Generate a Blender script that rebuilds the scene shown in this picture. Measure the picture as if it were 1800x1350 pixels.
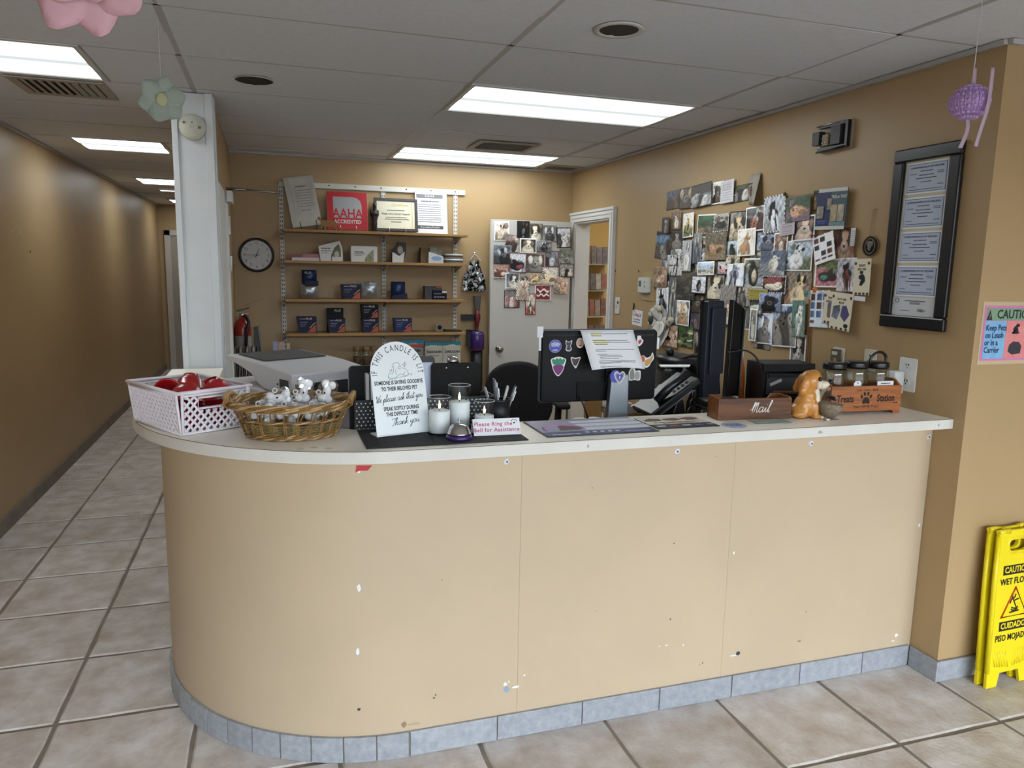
import bpy, bmesh, math, random
from mathutils import Vector, Matrix, Euler
rnd = random.Random(7)
SC = bpy.context.scene
for o in list(bpy.data.objects):
    bpy.data.objects.remove(o)
COL = SC.collection
PI = math.pi

# ---------------------------------------------------------------- camera
cd = bpy.data.cameras.new('camera'); cam = bpy.data.objects.new('camera', cd); COL.objects.link(cam)
cd.sensor_fit = 'HORIZONTAL'; cd.sensor_width = 36.0; cd.lens = 26.069
cd.clip_start = 0.05; cd.clip_end = 100
cr = Vector((0.95171135, -0.30643369, 0.01854455)); cu = Vector((0.02970305, 0.15203753, 0.9879283)); cf = Vector((0.30555398, 0.93967174, -0.15379786))
cam.matrix_world = Matrix(((cr.x, cu.x, -cf.x, 0), (cr.y, cu.y, -cf.y, 0), (cr.z, cu.z, -cf.z, 1.6021), (0, 0, 0, 1)))
SC.camera = cam

# ---------------------------------------------------------------- world: soft overcast daylight entering by the open shop front behind the camera
W = bpy.data.worlds.new('daylight'); SC.world = W; W.use_nodes = True
bgn = W.node_tree.nodes['Background']
bgn.inputs['Color'].default_value = (0.80, 0.90, 1.0, 1); bgn.inputs['Strength'].default_value = 12.0
SC.view_settings.view_transform = 'Standard'; SC.view_settings.look = 'None'; SC.view_settings.gamma = 1.0
SC.view_settings.use_curve_mapping = False
SC.view_settings.exposure = 0.0
LAMP = 7.0          # brightness of the fluorescent ceiling panels

# ---------------------------------------------------------------- materials
def lin(h):
    h = h.lstrip('#'); v = [int(h[i:i+2], 16)/255 for i in (0, 2, 4)]
    return tuple(c/12.92 if c <= .04045 else ((c+.055)/1.055)**2.4 for c in v)
_M = {}
def mat(name, hexc='#808080', rough=.6, metal=0.0, var=0.0, vscale=8.0, bump=0.0, bscale=60.0, hex2=None, emit=0.0, trans=0.0, alpha=1.0, spec=.5, objrand=0.0, coat=0.0, ior=1.45):
    if name in _M: return _M[name]
    m = bpy.data.materials.new(name); m.use_nodes = True; nt = m.node_tree; b = nt.nodes['Principled BSDF']
    c = lin(hexc); b.inputs['Base Color'].default_value = (*c, 1)
    b.inputs['Roughness'].default_value = rough; b.inputs['Metallic'].default_value = metal
    b.inputs['Specular IOR Level'].default_value = spec; b.inputs['IOR'].default_value = ior
    if coat: b.inputs['Coat Weight'].default_value = coat; b.inputs['Coat Roughness'].default_value = .12
    if trans: b.inputs['Transmission Weight'].default_value = trans
    if alpha < 1: b.inputs['Alpha'].default_value = alpha
    if emit: b.inputs['Emission Color'].default_value = (*c, 1); b.inputs['Emission Strength'].default_value = emit
    N = nt.nodes.new; L = nt.links.new
    tc = N('ShaderNodeTexCoord')
    if var or hex2:
        nz = N('ShaderNodeTexNoise'); nz.inputs['Scale'].default_value = vscale; nz.inputs['Detail'].default_value = 5; nz.inputs['Roughness'].default_value = .6
        if objrand:
            o2 = N('ShaderNodeObjectInfo'); ml = N('ShaderNodeMath'); ml.operation = 'MULTIPLY'; ml.inputs[1].default_value = 53; va = N('ShaderNodeVectorMath'); L(o2.outputs['Random'], ml.inputs[0]); L(tc.outputs['Object'], va.inputs[0]); L(ml.outputs[0], va.inputs[1]); L(va.outputs[0], nz.inputs['Vector'])
        else: L(tc.outputs['Object'], nz.inputs['Vector'])
        mx = N('ShaderNodeMix'); mx.data_type = 'RGBA'
        c2 = lin(hex2) if hex2 else tuple(max(0, v*(1-var)) for v in c)
        c1 = c if hex2 else tuple(min(1, v*(1+var)) for v in c)
        mx.inputs['A'].default_value = (*c1, 1); mx.inputs['B'].default_value = (*c2, 1)
        rmp = N('ShaderNodeMapRange'); rmp.inputs['From Min'].default_value = .3; rmp.inputs['From Max'].default_value = .7
        L(nz.outputs['Fac'], rmp.inputs['Value']); L(rmp.outputs['Result'], mx.inputs['Factor'])
        out = mx.outputs['Result']
        if objrand:
            oi = N('ShaderNodeObjectInfo'); hs = N('ShaderNodeHueSaturation'); mr = N('ShaderNodeMapRange')
            mr.inputs['To Min'].default_value = 1-objrand; mr.inputs['To Max'].default_value = 1+objrand
            L(oi.outputs['Random'], mr.inputs['Value']); L(mr.outputs['Result'], hs.inputs['Value']); L(out, hs.inputs['Color']); out = hs.outputs['Color']
        L(out, b.inputs['Base Color'])
    if bump:
        bn = N('ShaderNodeTexNoise'); bn.inputs['Scale'].default_value = bscale; bn.inputs['Detail'].default_value = 4
        L(tc.outputs['Object'], bn.inputs['Vector'])
        bp = N('ShaderNodeBump'); bp.inputs['Strength'].default_value = bump; bp.inputs['Distance'].default_value = .004
        L(bn.outputs['Fac'], bp.inputs['Height']); L(bp.outputs['Normal'], b.inputs['Normal'])
    _M[name] = m
    return m
def vcol_mat(name, rough=.45, coat=0.0):
    if name in _M: return _M[name]
    m = bpy.data.materials.new(name); m.use_nodes = True; nt = m.node_tree; b = nt.nodes['Principled BSDF']
    a = nt.nodes.new('ShaderNodeVertexColor'); a.layer_name = 'print'
    nt.links.new(a.outputs['Color'], b.inputs['Base Color']); b.inputs['Roughness'].default_value = rough
    if coat: b.inputs['Coat Weight'].default_value = coat
    _M[name] = m; return m
def clear_mat(name, tint='#ffffff', gloss=.12, rough=.05):
    # thin clear film or glass wall: mostly see-through with a glossy sheen
    if name in _M: return _M[name]
    m = bpy.data.materials.new(name); m.use_nodes = True; nt = m.node_tree; N = nt.nodes.new; L = nt.links.new
    nt.nodes.remove(nt.nodes['Principled BSDF'])
    tr = N('ShaderNodeBsdfTransparent'); tr.inputs['Color'].default_value = (*lin(tint), 1)
    gl = N('ShaderNodeBsdfGlossy'); gl.inputs['Roughness'].default_value = rough
    fr = N('ShaderNodeLayerWeight'); fr.inputs['Blend'].default_value = .25
    pw = N('ShaderNodeMath'); pw.operation = 'POWER'; pw.inputs[1].default_value = 2.5; L(fr.outputs['Facing'], pw.inputs[0])
    ad = N('ShaderNodeMath'); ad.operation = 'MULTIPLY_ADD'; ad.use_clamp = True; ad.inputs[1].default_value = .75; ad.inputs[2].default_value = gloss
    mx = N('ShaderNodeMixShader'); L(pw.outputs[0], ad.inputs[0]); L(ad.outputs[0], mx.inputs['Fac'])
    L(tr.outputs[0], mx.inputs[1]); L(gl.outputs[0], mx.inputs[2]); L(mx.outputs[0], nt.nodes['Material Output'].inputs['Surface'])
    _M[name] = m; return m

# ---------------------------------------------------------------- objects
def tag(o, label=None, cat=None, group=None, kind=None):
    if label: o['label'] = label
    if cat: o['category'] = cat
    if group: o['group'] = group
    if kind: o['kind'] = kind
    return o
def thing(name, label, cat, loc=(0, 0, 0), rz=0.0, group=None, rx=0.0, ry=0.0):
    o = bpy.data.objects.new(name, None); o.empty_display_size = .05; COL.objects.link(o)
    o.location = loc; o.rotation_euler = (rx, ry, rz)
    return tag(o, label, cat, group)
def link(name, me, parent=None, loc=(0, 0, 0), rot=(0, 0, 0)):
    o = bpy.data.objects.new(name, me); COL.objects.link(o); o.location = loc; o.rotation_euler = rot
    if parent: o.parent = parent
    return o
def struct(o): o['kind'] = 'structure'; return o
def rotm(rx=0, ry=0, rz=0): return Euler((rx, ry, rz)).to_matrix()
class MB:
    def __init__(s): s.v = []; s.f = []; s.sm = []
    def add(s, vs, fs, sm=False, M=None, loc=(0, 0, 0)):
        b = len(s.v); L = Vector(loc)
        for p in vs:
            p = Vector(p)
            if M is not None: p = M @ p
            s.v.append(p + L)
        for f in fs: s.f.append([b+i for i in f]); s.sm.append(sm)
        return s
    def box(s, c, d, rot=None):
        x, y, z = d[0]/2, d[1]/2, d[2]/2
        vs = [(-x,-y,-z),(x,-y,-z),(x,y,-z),(-x,y,-z),(-x,-y,z),(x,-y,z),(x,y,z),(-x,y,z)]
        return s.add(vs, [(0,3,2,1),(4,5,6,7),(0,1,5,4),(1,2,6,5),(2,3,7,6),(3,0,4,7)], False, rotm(*rot) if rot else None, c)
    def bb(s, x0, x1, y0, y1, z0, z1): return s.box(((x0+x1)/2, (y0+y1)/2, (z0+z1)/2), (x1-x0, y1-y0, z1-z0))
    def rbox(s, c, d, r=.01, rot=None, seg=2):
        bm = bmesh.new(); bmesh.ops.create_cube(bm, size=1)
        for v in bm.verts: v.co = Vector((v.co.x*d[0], v.co.y*d[1], v.co.z*d[2]))
        bmesh.ops.bevel(bm, geom=bm.edges[:], offset=min(r, min(d)*.49), segments=seg, affect='EDGES', profile=.5)
        s.addbm(bm, rotm(*rot) if rot else None, c, True); return s
    def addbm(s, bm, M=None, loc=(0, 0, 0), sm=False):
        bm.verts.index_update()
        s.add([v.co.copy() for v in bm.verts], [[v.index for v in f.verts] for f in bm.faces], sm, M, loc); bm.free()
    def lathe(s, prof, seg=24, M=None, loc=(0, 0, 0), sm=True, sx=1.0, sy=1.0, caps=True):
        vs = []; fs = []
        for r, z in prof:
            for i in range(seg):
                a = 2*PI*i/seg; vs.append((r*math.cos(a)*sx, r*math.sin(a)*sy, z))
        n = len(prof)
        for j in range(n-1):
            for i in range(seg):
                k = (i+1) % seg
                fs.append((j*seg+i, j*seg+k, (j+1)*seg+k, (j+1)*seg+i))
        s.add(vs, fs, sm, M, loc)
        if caps:
            b = len(s.v)-len(vs)
            if prof[0][0] > 1e-6: s.f.append([b+i for i in reversed(range(seg))]); s.sm.append(False)
            if prof[-1][0] > 1e-6: s.f.append([b+(n-1)*seg+i for i in range(seg)]); s.sm.append(False)
        return s
    def cyl(s, c, r, h, seg=20, rot=None, r2=None):
        return s.lathe([(r, -h/2), (r if r2 is None else r2, h/2)], seg, rotm(*rot) if rot else None, c)
    def ell(s, c, d, seg=14, rings=9, rot=None):
        prof = [(math.sin(PI*k/rings)+1e-5, -math.cos(PI*k/rings)) for k in range(rings+1)]
        M = (rotm(*rot) if rot else Matrix.Identity(3)) @ Matrix(((d[0], 0, 0), (0, d[1], 0), (0, 0, d[2])))
        return s.lathe(prof, seg, M, c, caps=False)
    def tube(s, pts, r, seg=8, closed=False, cap=True, flat=1.0):
        pts = [Vector(p) for p in pts]; n = len(pts); vs = []; fs = []
        rr = r if isinstance(r, (list, tuple)) else [r]*n
        up = None
        for i, p in enumerate(pts):
            a = pts[(i-1) % n] if (i or closed) else p; b = pts[(i+1) % n] if (i < n-1 or closed) else p
            t = (b-a).normalized() if (b-a).length > 1e-9 else Vector((0, 0, 1))
            if up is None:
                up = Vector((0, 0, 1)) if abs(t.z) < .9 else Vector((0, 1, 0))
            u = (up - t*up.dot(t)); u = u.normalized() if u.length > 1e-6 else t.orthogonal().normalized()
            w = t.cross(u); up = u
            for k in range(seg):
                g = 2*PI*k/seg; vs.append(p + (u*math.cos(g)*flat + w*math.sin(g))*rr[i])
        m = n if closed else n-1
        for i in range(m):
            j = (i+1) % n
            for k in range(seg):
                l = (k+1) % seg; fs.append((i*seg+k, i*seg+l, j*seg+l, j*seg+k))
        if cap and not closed: fs += [tuple(reversed(range(seg))), tuple((n-1)*seg+k for k in range(seg))]
        return s.add(vs, fs, seg > 4)
    def prism(s, poly, z0, z1, M=None, loc=(0, 0, 0), sm=False):
        # poly: CCW outline in local XY, extruded z0..z1
        n = len(poly); vs = [(x, y, z0) for x, y in poly]+[(x, y, z1) for x, y in poly]
        fs = [tuple(reversed(range(n))), tuple(range(n, 2*n))]
        s.add(vs, fs, False, M, loc); b = len(s.v)-2*n
        for i in range(n):
            j = (i+1) % n; s.f.append([b+i, b+j, b+n+j, b+n+i]); s.sm.append(sm)
        return s
    def facade(s, poly, y0, y1, loc=(0, 0, 0)):
        # outline in XZ (x right, z up), thickness from y0 (front) to y1 (back)
        return s.prism(poly, -y1, -y0, Matrix(((1, 0, 0), (0, 0, -1), (0, 1, 0))), loc)
    def build(s, name, m, parent=None, loc=(0, 0, 0), rot=(0, 0, 0), bevel=0.0, bseg=2, mesh_only=False):
        me = bpy.data.meshes.new(name); me.from_pydata([tuple(v) for v in s.v], [], s.f); me.validate(); me.update()
        if len(me.polygons) == len(s.sm): me.polygons.foreach_set('use_smooth', s.sm)
        if m: me.materials.append(m)
        if mesh_only: return me
        o = link(name, me, parent, loc, rot)
        if bevel:
            bv = o.modifiers.new('bevel', 'BEVEL'); bv.width = bevel; bv.segments = bseg; bv.limit_method = 'ANGLE'; bv.angle_limit = math.radians(35)
        return o
def copy_tree(o, parent=None):
    c = o.copy(); COL.objects.link(c); c.parent = parent
    for ch in list(o.children): copy_tree(ch, c)
    return c
def rr(w, h, r, n=5, cx=0, cy=0):
    # rounded rectangle outline, CCW
    p = []
    for sx, sy, a0 in ((1, -1, -PI/2), (1, 1, 0), (-1, 1, PI/2), (-1, -1, PI)):
        for k in range(n+1):
            a = a0+PI/2*k/n; p.append((cx+sx*(w/2-r)+r*math.cos(a), cy+sy*(h/2-r)+r*math.sin(a)))
    return p
def oval(rx, ry, n=20, cx=0, cy=0): return [(cx+rx*math.cos(2*PI*i/n), cy+ry*math.sin(2*PI*i/n)) for i in range(n)]
def smooth(pts, n=6, closed=False):
    # Catmull-Rom through the points
    P = [Vector(p) for p in pts]; m = len(P); out = []
    for i in range(m if closed else m-1):
        g = lambda k: P[k % m] if closed else P[max(0, min(m-1, k))]
        a, b, c, d = g(i-1), g(i), g(i+1), g(i+2)
        for k in range(n):
            t = k/n; out.append(.5*((2*b)+(c-a)*t+(2*a-5*b+4*c-d)*t*t+(3*b-a-3*c+d)*t**3))
    if not closed: out.append(P[-1])
    return out
# flat print standing just proud of a surface that faces local -Y; x right, z up
def text(s, size, m, parent, loc, rot=(PI/2, 0, 0), align='CENTER', shear=0.0, bold=0.0, space=1.0, xs=1.0, name='lettering', line=.9):
    c = bpy.data.curves.new('t', 'FONT'); c.body = s; c.size = size; c.align_x = align; c.align_y = 'CENTER'; c.shear = shear
    c.offset = bold; c.space_character = space; c.resolution_u = 2; c.extrude = .0002; c.space_line = line
    t = bpy.data.objects.new('t', c); me = bpy.data.meshes.new_from_object(t)
    bpy.data.objects.remove(t); bpy.data.curves.remove(c)
    me.name = name; me.materials.clear(); me.materials.append(m)
    o = link(name, me, parent, loc, rot); o.scale = (xs, 1, 1)
    return o
def print_lines(parent, m, rows, loc=(0, 0, 0), name='text_lines', seed=1, rot=(0, 0, 0)):
    # rows: (x0, x1, z, height): fine print as ragged little bars
    r = random.Random(seed); b = MB()
    for x0, x1, z, h in rows:
        x = x0
        while x < x1:
            w = min(x1-x, h*r.uniform(1.2, 4.5)); b.bb(x, x+w, -.0004, .0002, z-h/2, z+h/2); x += w+h*.5
    o = b.build(name, m, parent, loc, rot); o['kind'] = 'stuff'; return o
def patch(parent, name, m, poly, y=-.0006, loc=(0, 0, 0), t=.0008, rot=(0, 0, 0)):
    return MB().facade(poly, y, y+t).build(name, m, parent, loc, rot)
def rect(x0, x1, z0, z1): return [(x0, z0), (x1, z0), (x1, z1), (x0, z1)]
# ================================================================ the setting
H = 2.431; XR = 2.493; XL = -1.551; YB = 6.07; YP = 2.098; XP0 = -0.42; XP1 = -0.265; YE = 12.2; YF = -2.6; XE = 4.9
paint = mat('tan_paint', '#a98f69', .42, var=.04, vscale=1.3, bump=.07, bscale=260, spec=.45)
white_trim = mat('white_trim', '#d4d4d2', .4, var=.03, vscale=5)
grout = mat('grout', '#80776b', .9, var=.15, vscale=12)
tilem = mat('stone_floor_tile', '#d3cfcb', .42, hex2='#ad9e90', vscale=8.5, bump=.7, bscale=60, objrand=.09)
def box_struct(name, m, *bbs):
    b = MB()
    for q in bbs: b.bb(*q)
    return struct(b.build(name, m))
floor = box_struct('floor', grout, (XL-.15, XE, YF, YE+.15, -.06, -.004))
# floor tiles: uneven chipped edges, one mesh per variant shared by all
def tile_mesh(k, w=.4655, g=.0028):
    r = random.Random(100+k); pts = []; n = 4; h = w/2-g
    for (ax, ay), (bx, by) in (((-h, -h), (h, -h)), ((h, -h), (h, h)), ((h, h), (-h, h)), ((-h, h), (-h, -h))):
        for i in range(n):
            t = i/n; x = ax+(bx-ax)*t; y = ay+(by-ay)*t; nx, ny = (by-ay)/(2*h), -(bx-ax)/(2*h)
            j = r.uniform(-.0045, .002) if i else -.002
            pts.append((x+nx*j, y+ny*j))
    b = MB(); N = len(pts); ins = [(x*(1-.010/h), y*(1-.010/h)) for x, y in pts]
    b.add([(x, y, -.006) for x, y in pts]+[(x, y, 0) for x, y in ins], [tuple(range(N, 2*N))]+[(i, (i+1) % N, N+(i+1) % N, N+i) for i in range(N)])
    return b.build('floor_tile', tilem, mesh_only=True)
TM = [tile_mesh(k) for k in range(7)]
TS = .4655
def put_tile(i, j):
    x = -.763+TS*(i+.5); y = 2.744+TS*(j+.5)
    o = link('floor_tile', rnd.choice(TM), floor, (x, y, 0), (0, 0, rnd.choice((0, PI/2, PI, -PI/2)))); return o
for j in range(-5, 21):
    y = 2.744+TS*j
    for i in range(-2, 11):
        x0 = -.763+TS*i
        if y+TS > 2.35 and x0 > XP0 and not (x0 < .39 and y < 3.03 and math.hypot(x0-.39, y-3.033) > .81): continue
        if y > YE: continue
        if x0 > XE-.1: continue
        put_tile(i, j)
# ceiling: slab, lay-in panels, T-bars
ceil_m = mat('ceiling_panel', '#d8dae0', .95, var=.04, vscale=40, bump=.5, bscale=420)
tbar_m = mat('ceiling_bar_paint', '#adabaa', .5)
ceiling = box_struct('ceiling', mat('ceiling_void', '#8f8c88', .9), (XL-.15, XE, YF, YE+.15, H+.03, H+.09))
RL = [3.44+.62*k for k in range(-8, 15)]          # cross lines
CL = [XL, -.33, .89, 2.11, 3.33, 4.55]
lit_cells = {(3.44, .89), (5.30, .89)}
panel_cache = {}
def panel(x0, x1, y0, y1):
    w, d = round(x1-x0-.012, 3), round(y1-y0-.010, 3)
    if (w, d) not in panel_cache:
        b = MB(); b.box((0, 0, .01), (w, d, .02)); panel_cache[(w, d)] = b.build('ceiling_panel', ceil_m, mesh_only=True)
    return link('ceiling_panel', panel_cache[(w, d)], ceiling, ((x0+x1)/2+rnd.uniform(-.002, .002), (y0+y1)/2, H+rnd.uniform(.000, .005)), (rnd.uniform(-.003, .003), rnd.uniform(-.002, .002), 0))
HX0, HX1 = -1.285, -.69                            # hall light bay
for k, y0 in enumerate(RL[:-1]):
    y1 = y0+.62
    for a, x0 in enumerate(CL[:-1]):
        x1 = CL[a+1]
        if x0 > -1 and y0 > YB: continue
        if x0 > 2.4 and y0 > YP: continue
        if (round(y0, 2), round(x0, 2)) in lit_cells: continue
        if a == 0:
            if round((y0-3.44)/.62) % 4 == 0 and y0 > 3:
                panel(XL, HX0, y0, y1); panel(HX1, -.33, y0, y1)
            else: panel(x0, x1, y0, y1)
        elif x0 > 2 and y0+.5 > YP: panel(x0, XR, y0, min(y1, YB))
        else: panel(x0, x1, y0, min(y1, YB+.0) if x0 > -1 else y1)
def bar(x0, x1, y0, y1): MB().bb(x0, x1, y0, y1, H+.0012, H+.014).build('ceiling_bar', tbar_m, ceiling)
for x in CL[1:-1]:
    bar(x-.012, x+.012, YF, {-.33: 4.14, 3.33: YP, 4.55: YP}.get(x, YB-.005))
for y in RL:
    bar(XL, XE if y < YP else (XR if y < YB else -.43), y-.006, y+.006)
for (x0, x1, y0, y1) in ((XR-.02, XR-.001, YP, YB), (XL+.001, XL+.02, YF, YE), (XP1, XR, YB-.02, YB-.001), (XR, XE, YP-.02, YP-.001)):
    MB().bb(x0, x1, y0, y1, H-.018, H-.001).build('edge_angle', tbar_m, ceiling)
# walls
wl = box_struct('wall_left', paint, (XL-.15, XL, YF, YE+.15, 0, H+.03))
wb = box_struct('wall_back', paint, (XP1, XR+.12, YB, YB+.12, 0, H+.03))
DY0, DY1, DZ = 5.275, 5.985, 2.005
wr = box_struct('wall_right', paint, (XR, XR+.12, YP+.12, DY0, 0, H+.03), (XR, XR+.12, DY1, YB, 0, H+.03), (XR, XR+.12, DY0, DY1, DZ, H+.03))
wf = box_struct('wall_front', paint, (XR, XE, YP, YP+.12, 0, H+.03))
wp = box_struct('wall_partition', paint, (XP0, XP1, 4.26, YE, 0, H+.03))
we = box_struct('wall_end', paint, (XL, XP0, YE, YE+.15, 0, H+.03))
wx = box_struct('wall_lobby', paint, (XE, XE+.12, YF, YP, 0, H+.03))
# outside the open shop front: unseen paving and building added to shape the daylight
box_struct('ground_outside_added', mat('asphalt', '#6d6c6b', .9, var=.1, vscale=2), (-40, 40, -45, YF, -.16, -.06)); box_struct('wall_opposite_added', mat('opposite_brick', '#8d7f72', .8, var=.1, vscale=1), (-40, 40, -36, -35, -.06, 5.0))
# little scars and nail holes
scar = mat('wall_scar', '#cdbfa6', .9); hole = mat('nail_hole', '#2a2018', .9)
for y, z, h in ((5.52, 1.775, .012), (5.70, 1.778, .026), (7.70, 1.898, .04), (7.85, 1.892, .035), (7.55, 1.452, .028), (7.75, 1.443, .028), (5.61, 1.415, .008), (6.37, 1.455, .008), (6.47, 1.016, .01)):
    MB().facade(rr(.011, h, .004, 2), -.0006, .001).build('paint_scar', scar, wl, (XL, y, z), (0, 0, PI/2))
MB().facade(oval(.008, .01, 8), -.0006, .001).build('nail_hole', hole, wl, (XL, 5.88, 1.656), (0, 0, PI/2))
for y, z, r in ((5.18, 1.60, .009), (4.80, 1.60, .009), (5.17, 1.575, .004), (3.05, 1.98, .004), (2.36, 1.16, .004), (4.62, 1.21, .004)):
    MB().facade(oval(r, r, 8), -.0006, .001).build('nail_hole', hole, wr, (XR, y, z), (0, 0, -PI/2))
# white end post of the partition, with its trim
post_m = mat('post_paint', '#cfd3d6', .4, var=.04, vscale=4)
post = thing('wall_end_post', 'white painted square post rising from the counter to the ceiling', 'post', (0, 0, 0)); 
MB().bb(XP0-.012, XP1+.006, 4.14, 4.26, 0, H-.001).build('shaft', post_m, post, bevel=.004)
MB().bb(XP0-.022, XP0+.006, 4.128, 4.15, 0, H-.001).build('corner_strip', post_m, post, bevel=.002)
MB().bb(XP1-.022, XP1+.014, 4.128, 4.15, 0, H-.001).build('corner_strip', post_m, post, bevel=.002)
MB().bb(XP1+.006, XP1+.02, 4.19, 4.26, 0, H-.001).build('side_strip', post_m, post, bevel=.002)
# door casing on the partition, behind the post
jm = struct(MB().bb(XP1, XP1+.018, 4.36, 5.0, 0, 2.03).bb(XP1, XP1+.03, 4.86, 4.97, 0, 2.03).build('trim_1', white_trim, bevel=.003))
MB().bb(0, .012, -.018, .018, -.055, .055).build('hinge', mat('steel', '#9a9a98', .3, 1), jm, (XP1+.03, 4.93, 1.83))
MB().bb(0, .03, -.09, .09, -.03, .035).build('closer_box', white_trim, jm, (XP1+.03, 4.93, 1.995))
st = mat('steel', '#9a9a98', .3, 1)
MB().tube([(0, 0, 0), (.12, 0, -.003)], .009).build('closer_arm', st, jm, (XP1+.02, 5.0, 2.055))
MB().tube([(.12, 0, -.003), (.32, 0, -.012)], .0065).build('closer_rod', st, jm, (XP1+.02, 5.0, 2.055))
MB().tube([(.0, -.05, -.06), (.02, -.02, -.03), (.03, 0, 0)], .008).build('closer_bracket', st, jm, (XP1+.02, 5.0, 2.055))
MB().tube([(.025, 0, .045), (.022, 0, -.045)], .006).build('door_stop', white_trim, jm, (XP1+.02, 4.78, 1.60))
# hall end door with casing
de = struct(MB().bb(-1.40, -.50, YE-.03, YE-.001, 0, 1.99).build('door_2', mat('door_paint_grey', '#9b948c', .5)))
MB().bb(-1.475, -1.395, YE-.045, YE-.001, 0, 2.07).bb(-.51, -.43, YE-.045, YE-.001, 0, 2.07).bb(-1.475, -.43, YE-.045, YE-.001, 1.99, 2.07).build('casing', mat('casing_grey', '#b9b4ad', .5), de, bevel=.004)
MB().ell((-.58, YE-.07, .95), (.03, .03, .03)).build('door_knob', st, de)
# doorway to the next room: casing, jambs, and that room's walls
cz = struct(MB().bb(XR-.02, XR, DY0-.08, DY0+.005, 0, DZ-.0055).build('trim_2', white_trim))
MB().bb(XR-.02, XR, DY1-.005, YB-.003, 0, DZ-.0055).build('casing_side', white_trim, cz); MB().bb(XR-.02, XR, DY0-.08, YB-.003, DZ-.005, DZ+.075).build('casing_head', white_trim, cz)
MB().bb(XR-.030, XR-.02, DY0-.08, DY0-.058, 0, DZ+.053).build('casing_bead', white_trim, cz, bevel=.003); MB().bb(XR-.030, XR-.02, DY0-.08, YB-.003, DZ+.0535, DZ+.075).build('casing_bead', white_trim, cz, bevel=.003); MB().bb(XR-.026, XR-.02, DY0-.040, DY0-.025, 0, DZ+.022).build('casing_bead', white_trim, cz, bevel=.002); MB().bb(XR-.026, XR-.02, DY0-.040, YB-.04, DZ+.0225, DZ+.036).build('casing_bead', white_trim, cz, bevel=.002)
MB().bb(XR-.005, XR+.125, DY0, DY0+.018, 0, DZ).bb(XR-.005, XR+.125, DY1-.018, DY1, 0, DZ).bb(XR-.005, XR+.125, DY0, DY1, DZ-.018, DZ).build('jamb', white_trim, cz)
yel = mat('next_room_paint', '#d9b873', .6, var=.04, vscale=2)
struct(box_struct('wall_next_room', yel, (XR+.12, 4.3, 6.95, 7.07, 0, H+.03), (4.3, 4.4, 4.4, 7.07, 0, H+.03), (XR+.12, 4.3, 4.4, 4.5, 0, H+.03), (XR+.12, 4.3, 4.5, 6.95, H, H+.03), (XR+.02, XR+.12, YB, 6.95, 0, H)))
struct(box_struct('floor_next_room', tilem, (XR+.12, 4.3, 4.5, 6.95, -.003, 0)))
# skirting tiles along the hall and the pier
skirt = mat('grey_skirting_tile', '#a0a4a9', .4, hex2='#868b93', vscale=38, bump=.2, bscale=40, objrand=.06)
skirt_hall = mat('brown_skirting_tile', '#7d7366', .5, hex2='#6a6056', vscale=9, objrand=.06)
bl = struct(MB().bb(XL, XL+.006, YF, YE, 0, .088).build('baseboard_left', grout))
sm_ = MB().box((0, 0, 0), (.012, .455, .086)).build('skirting_tile', skirt_hall, mesh_only=True)
for k in range(30): link('skirting_tile', sm_, bl, (XL+.011, -1.2+k*.4615, .043))
br = struct(MB().bb(XR-.006, XR, YP-.006, 2.15, 0, .085).bb(XR-.006, XE, YP-.006, YP, 0, .085).build('baseboard_right', grout))
MB().bb(XR-.014, XR-.004, YP-.014, 2.2215, 0, .085).build('skirting_tile', skirt, br, bevel=.002)
for k, (a, b_) in enumerate(((XR-.003, 2.80), (2.804, 3.26), (3.264, 3.72), (3.724, 4.18), (4.184, 4.64))):
    MB().bb(a, b_, YP-.014, YP-.004, 0, .085).build('skirting_tile', skirt, br, bevel=.002)

# ---------------------------------------------------------------- ceiling fixtures
def lamp_mat(name, bands):
    m = bpy.data.materials.new(name); m.use_nodes = True; nt = m.node_tree; N = nt.nodes.new; L = nt.links.new
    nt.nodes.remove(nt.nodes['Principled BSDF'])
    e = N('ShaderNodeEmission'); e.inputs['Color'].default_value = (.93, .99, 1, 1)
    tc = N('ShaderNodeTexCoord'); sp = N('ShaderNodeSeparateXYZ'); L(tc.outputs['Object'], sp.inputs[0])
    mu = N('ShaderNodeMath'); mu.operation = 'MULTIPLY'; mu.inputs[1].default_value = 2*PI*bands/.58; L(sp.outputs['Y'], mu.inputs[0])
    co = N('ShaderNodeMath'); co.operation = 'COSINE'; L(mu.outputs[0], co.inputs[0])
    pw_ = N('ShaderNodeMath'); pw_.operation = 'MULTIPLY_ADD'; pw_.inputs[1].default_value = .5; pw_.inputs[2].default_value = .5; L(co.outputs[0], pw_.inputs[0])
    p2_ = N('ShaderNodeMath'); p2_.operation = 'POWER'; p2_.inputs[1].default_value = 2.0; L(pw_.outputs[0], p2_.inputs[0])
    mr = N('ShaderNodeMapRange'); mr.interpolation_type = 'SMOOTHERSTEP'; mr.inputs['From Min'].default_value = 0; mr.inputs['From Max'].default_value = .97; mr.inputs['To Min'].default_value = LAMP*1.7; mr.inputs['To Max'].default_value = .80; L(p2_.outputs[0], mr.inputs['Value'])
    L(mr.outputs['Result'], e.inputs['Strength']); L(e.outputs[0], nt.nodes['Material Output'].inputs['Surface']); return m
lens_m = lamp_mat('lit_diffuser', 2)
frame_m = mat('light_frame', '#c9c8c4', .5)
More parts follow.
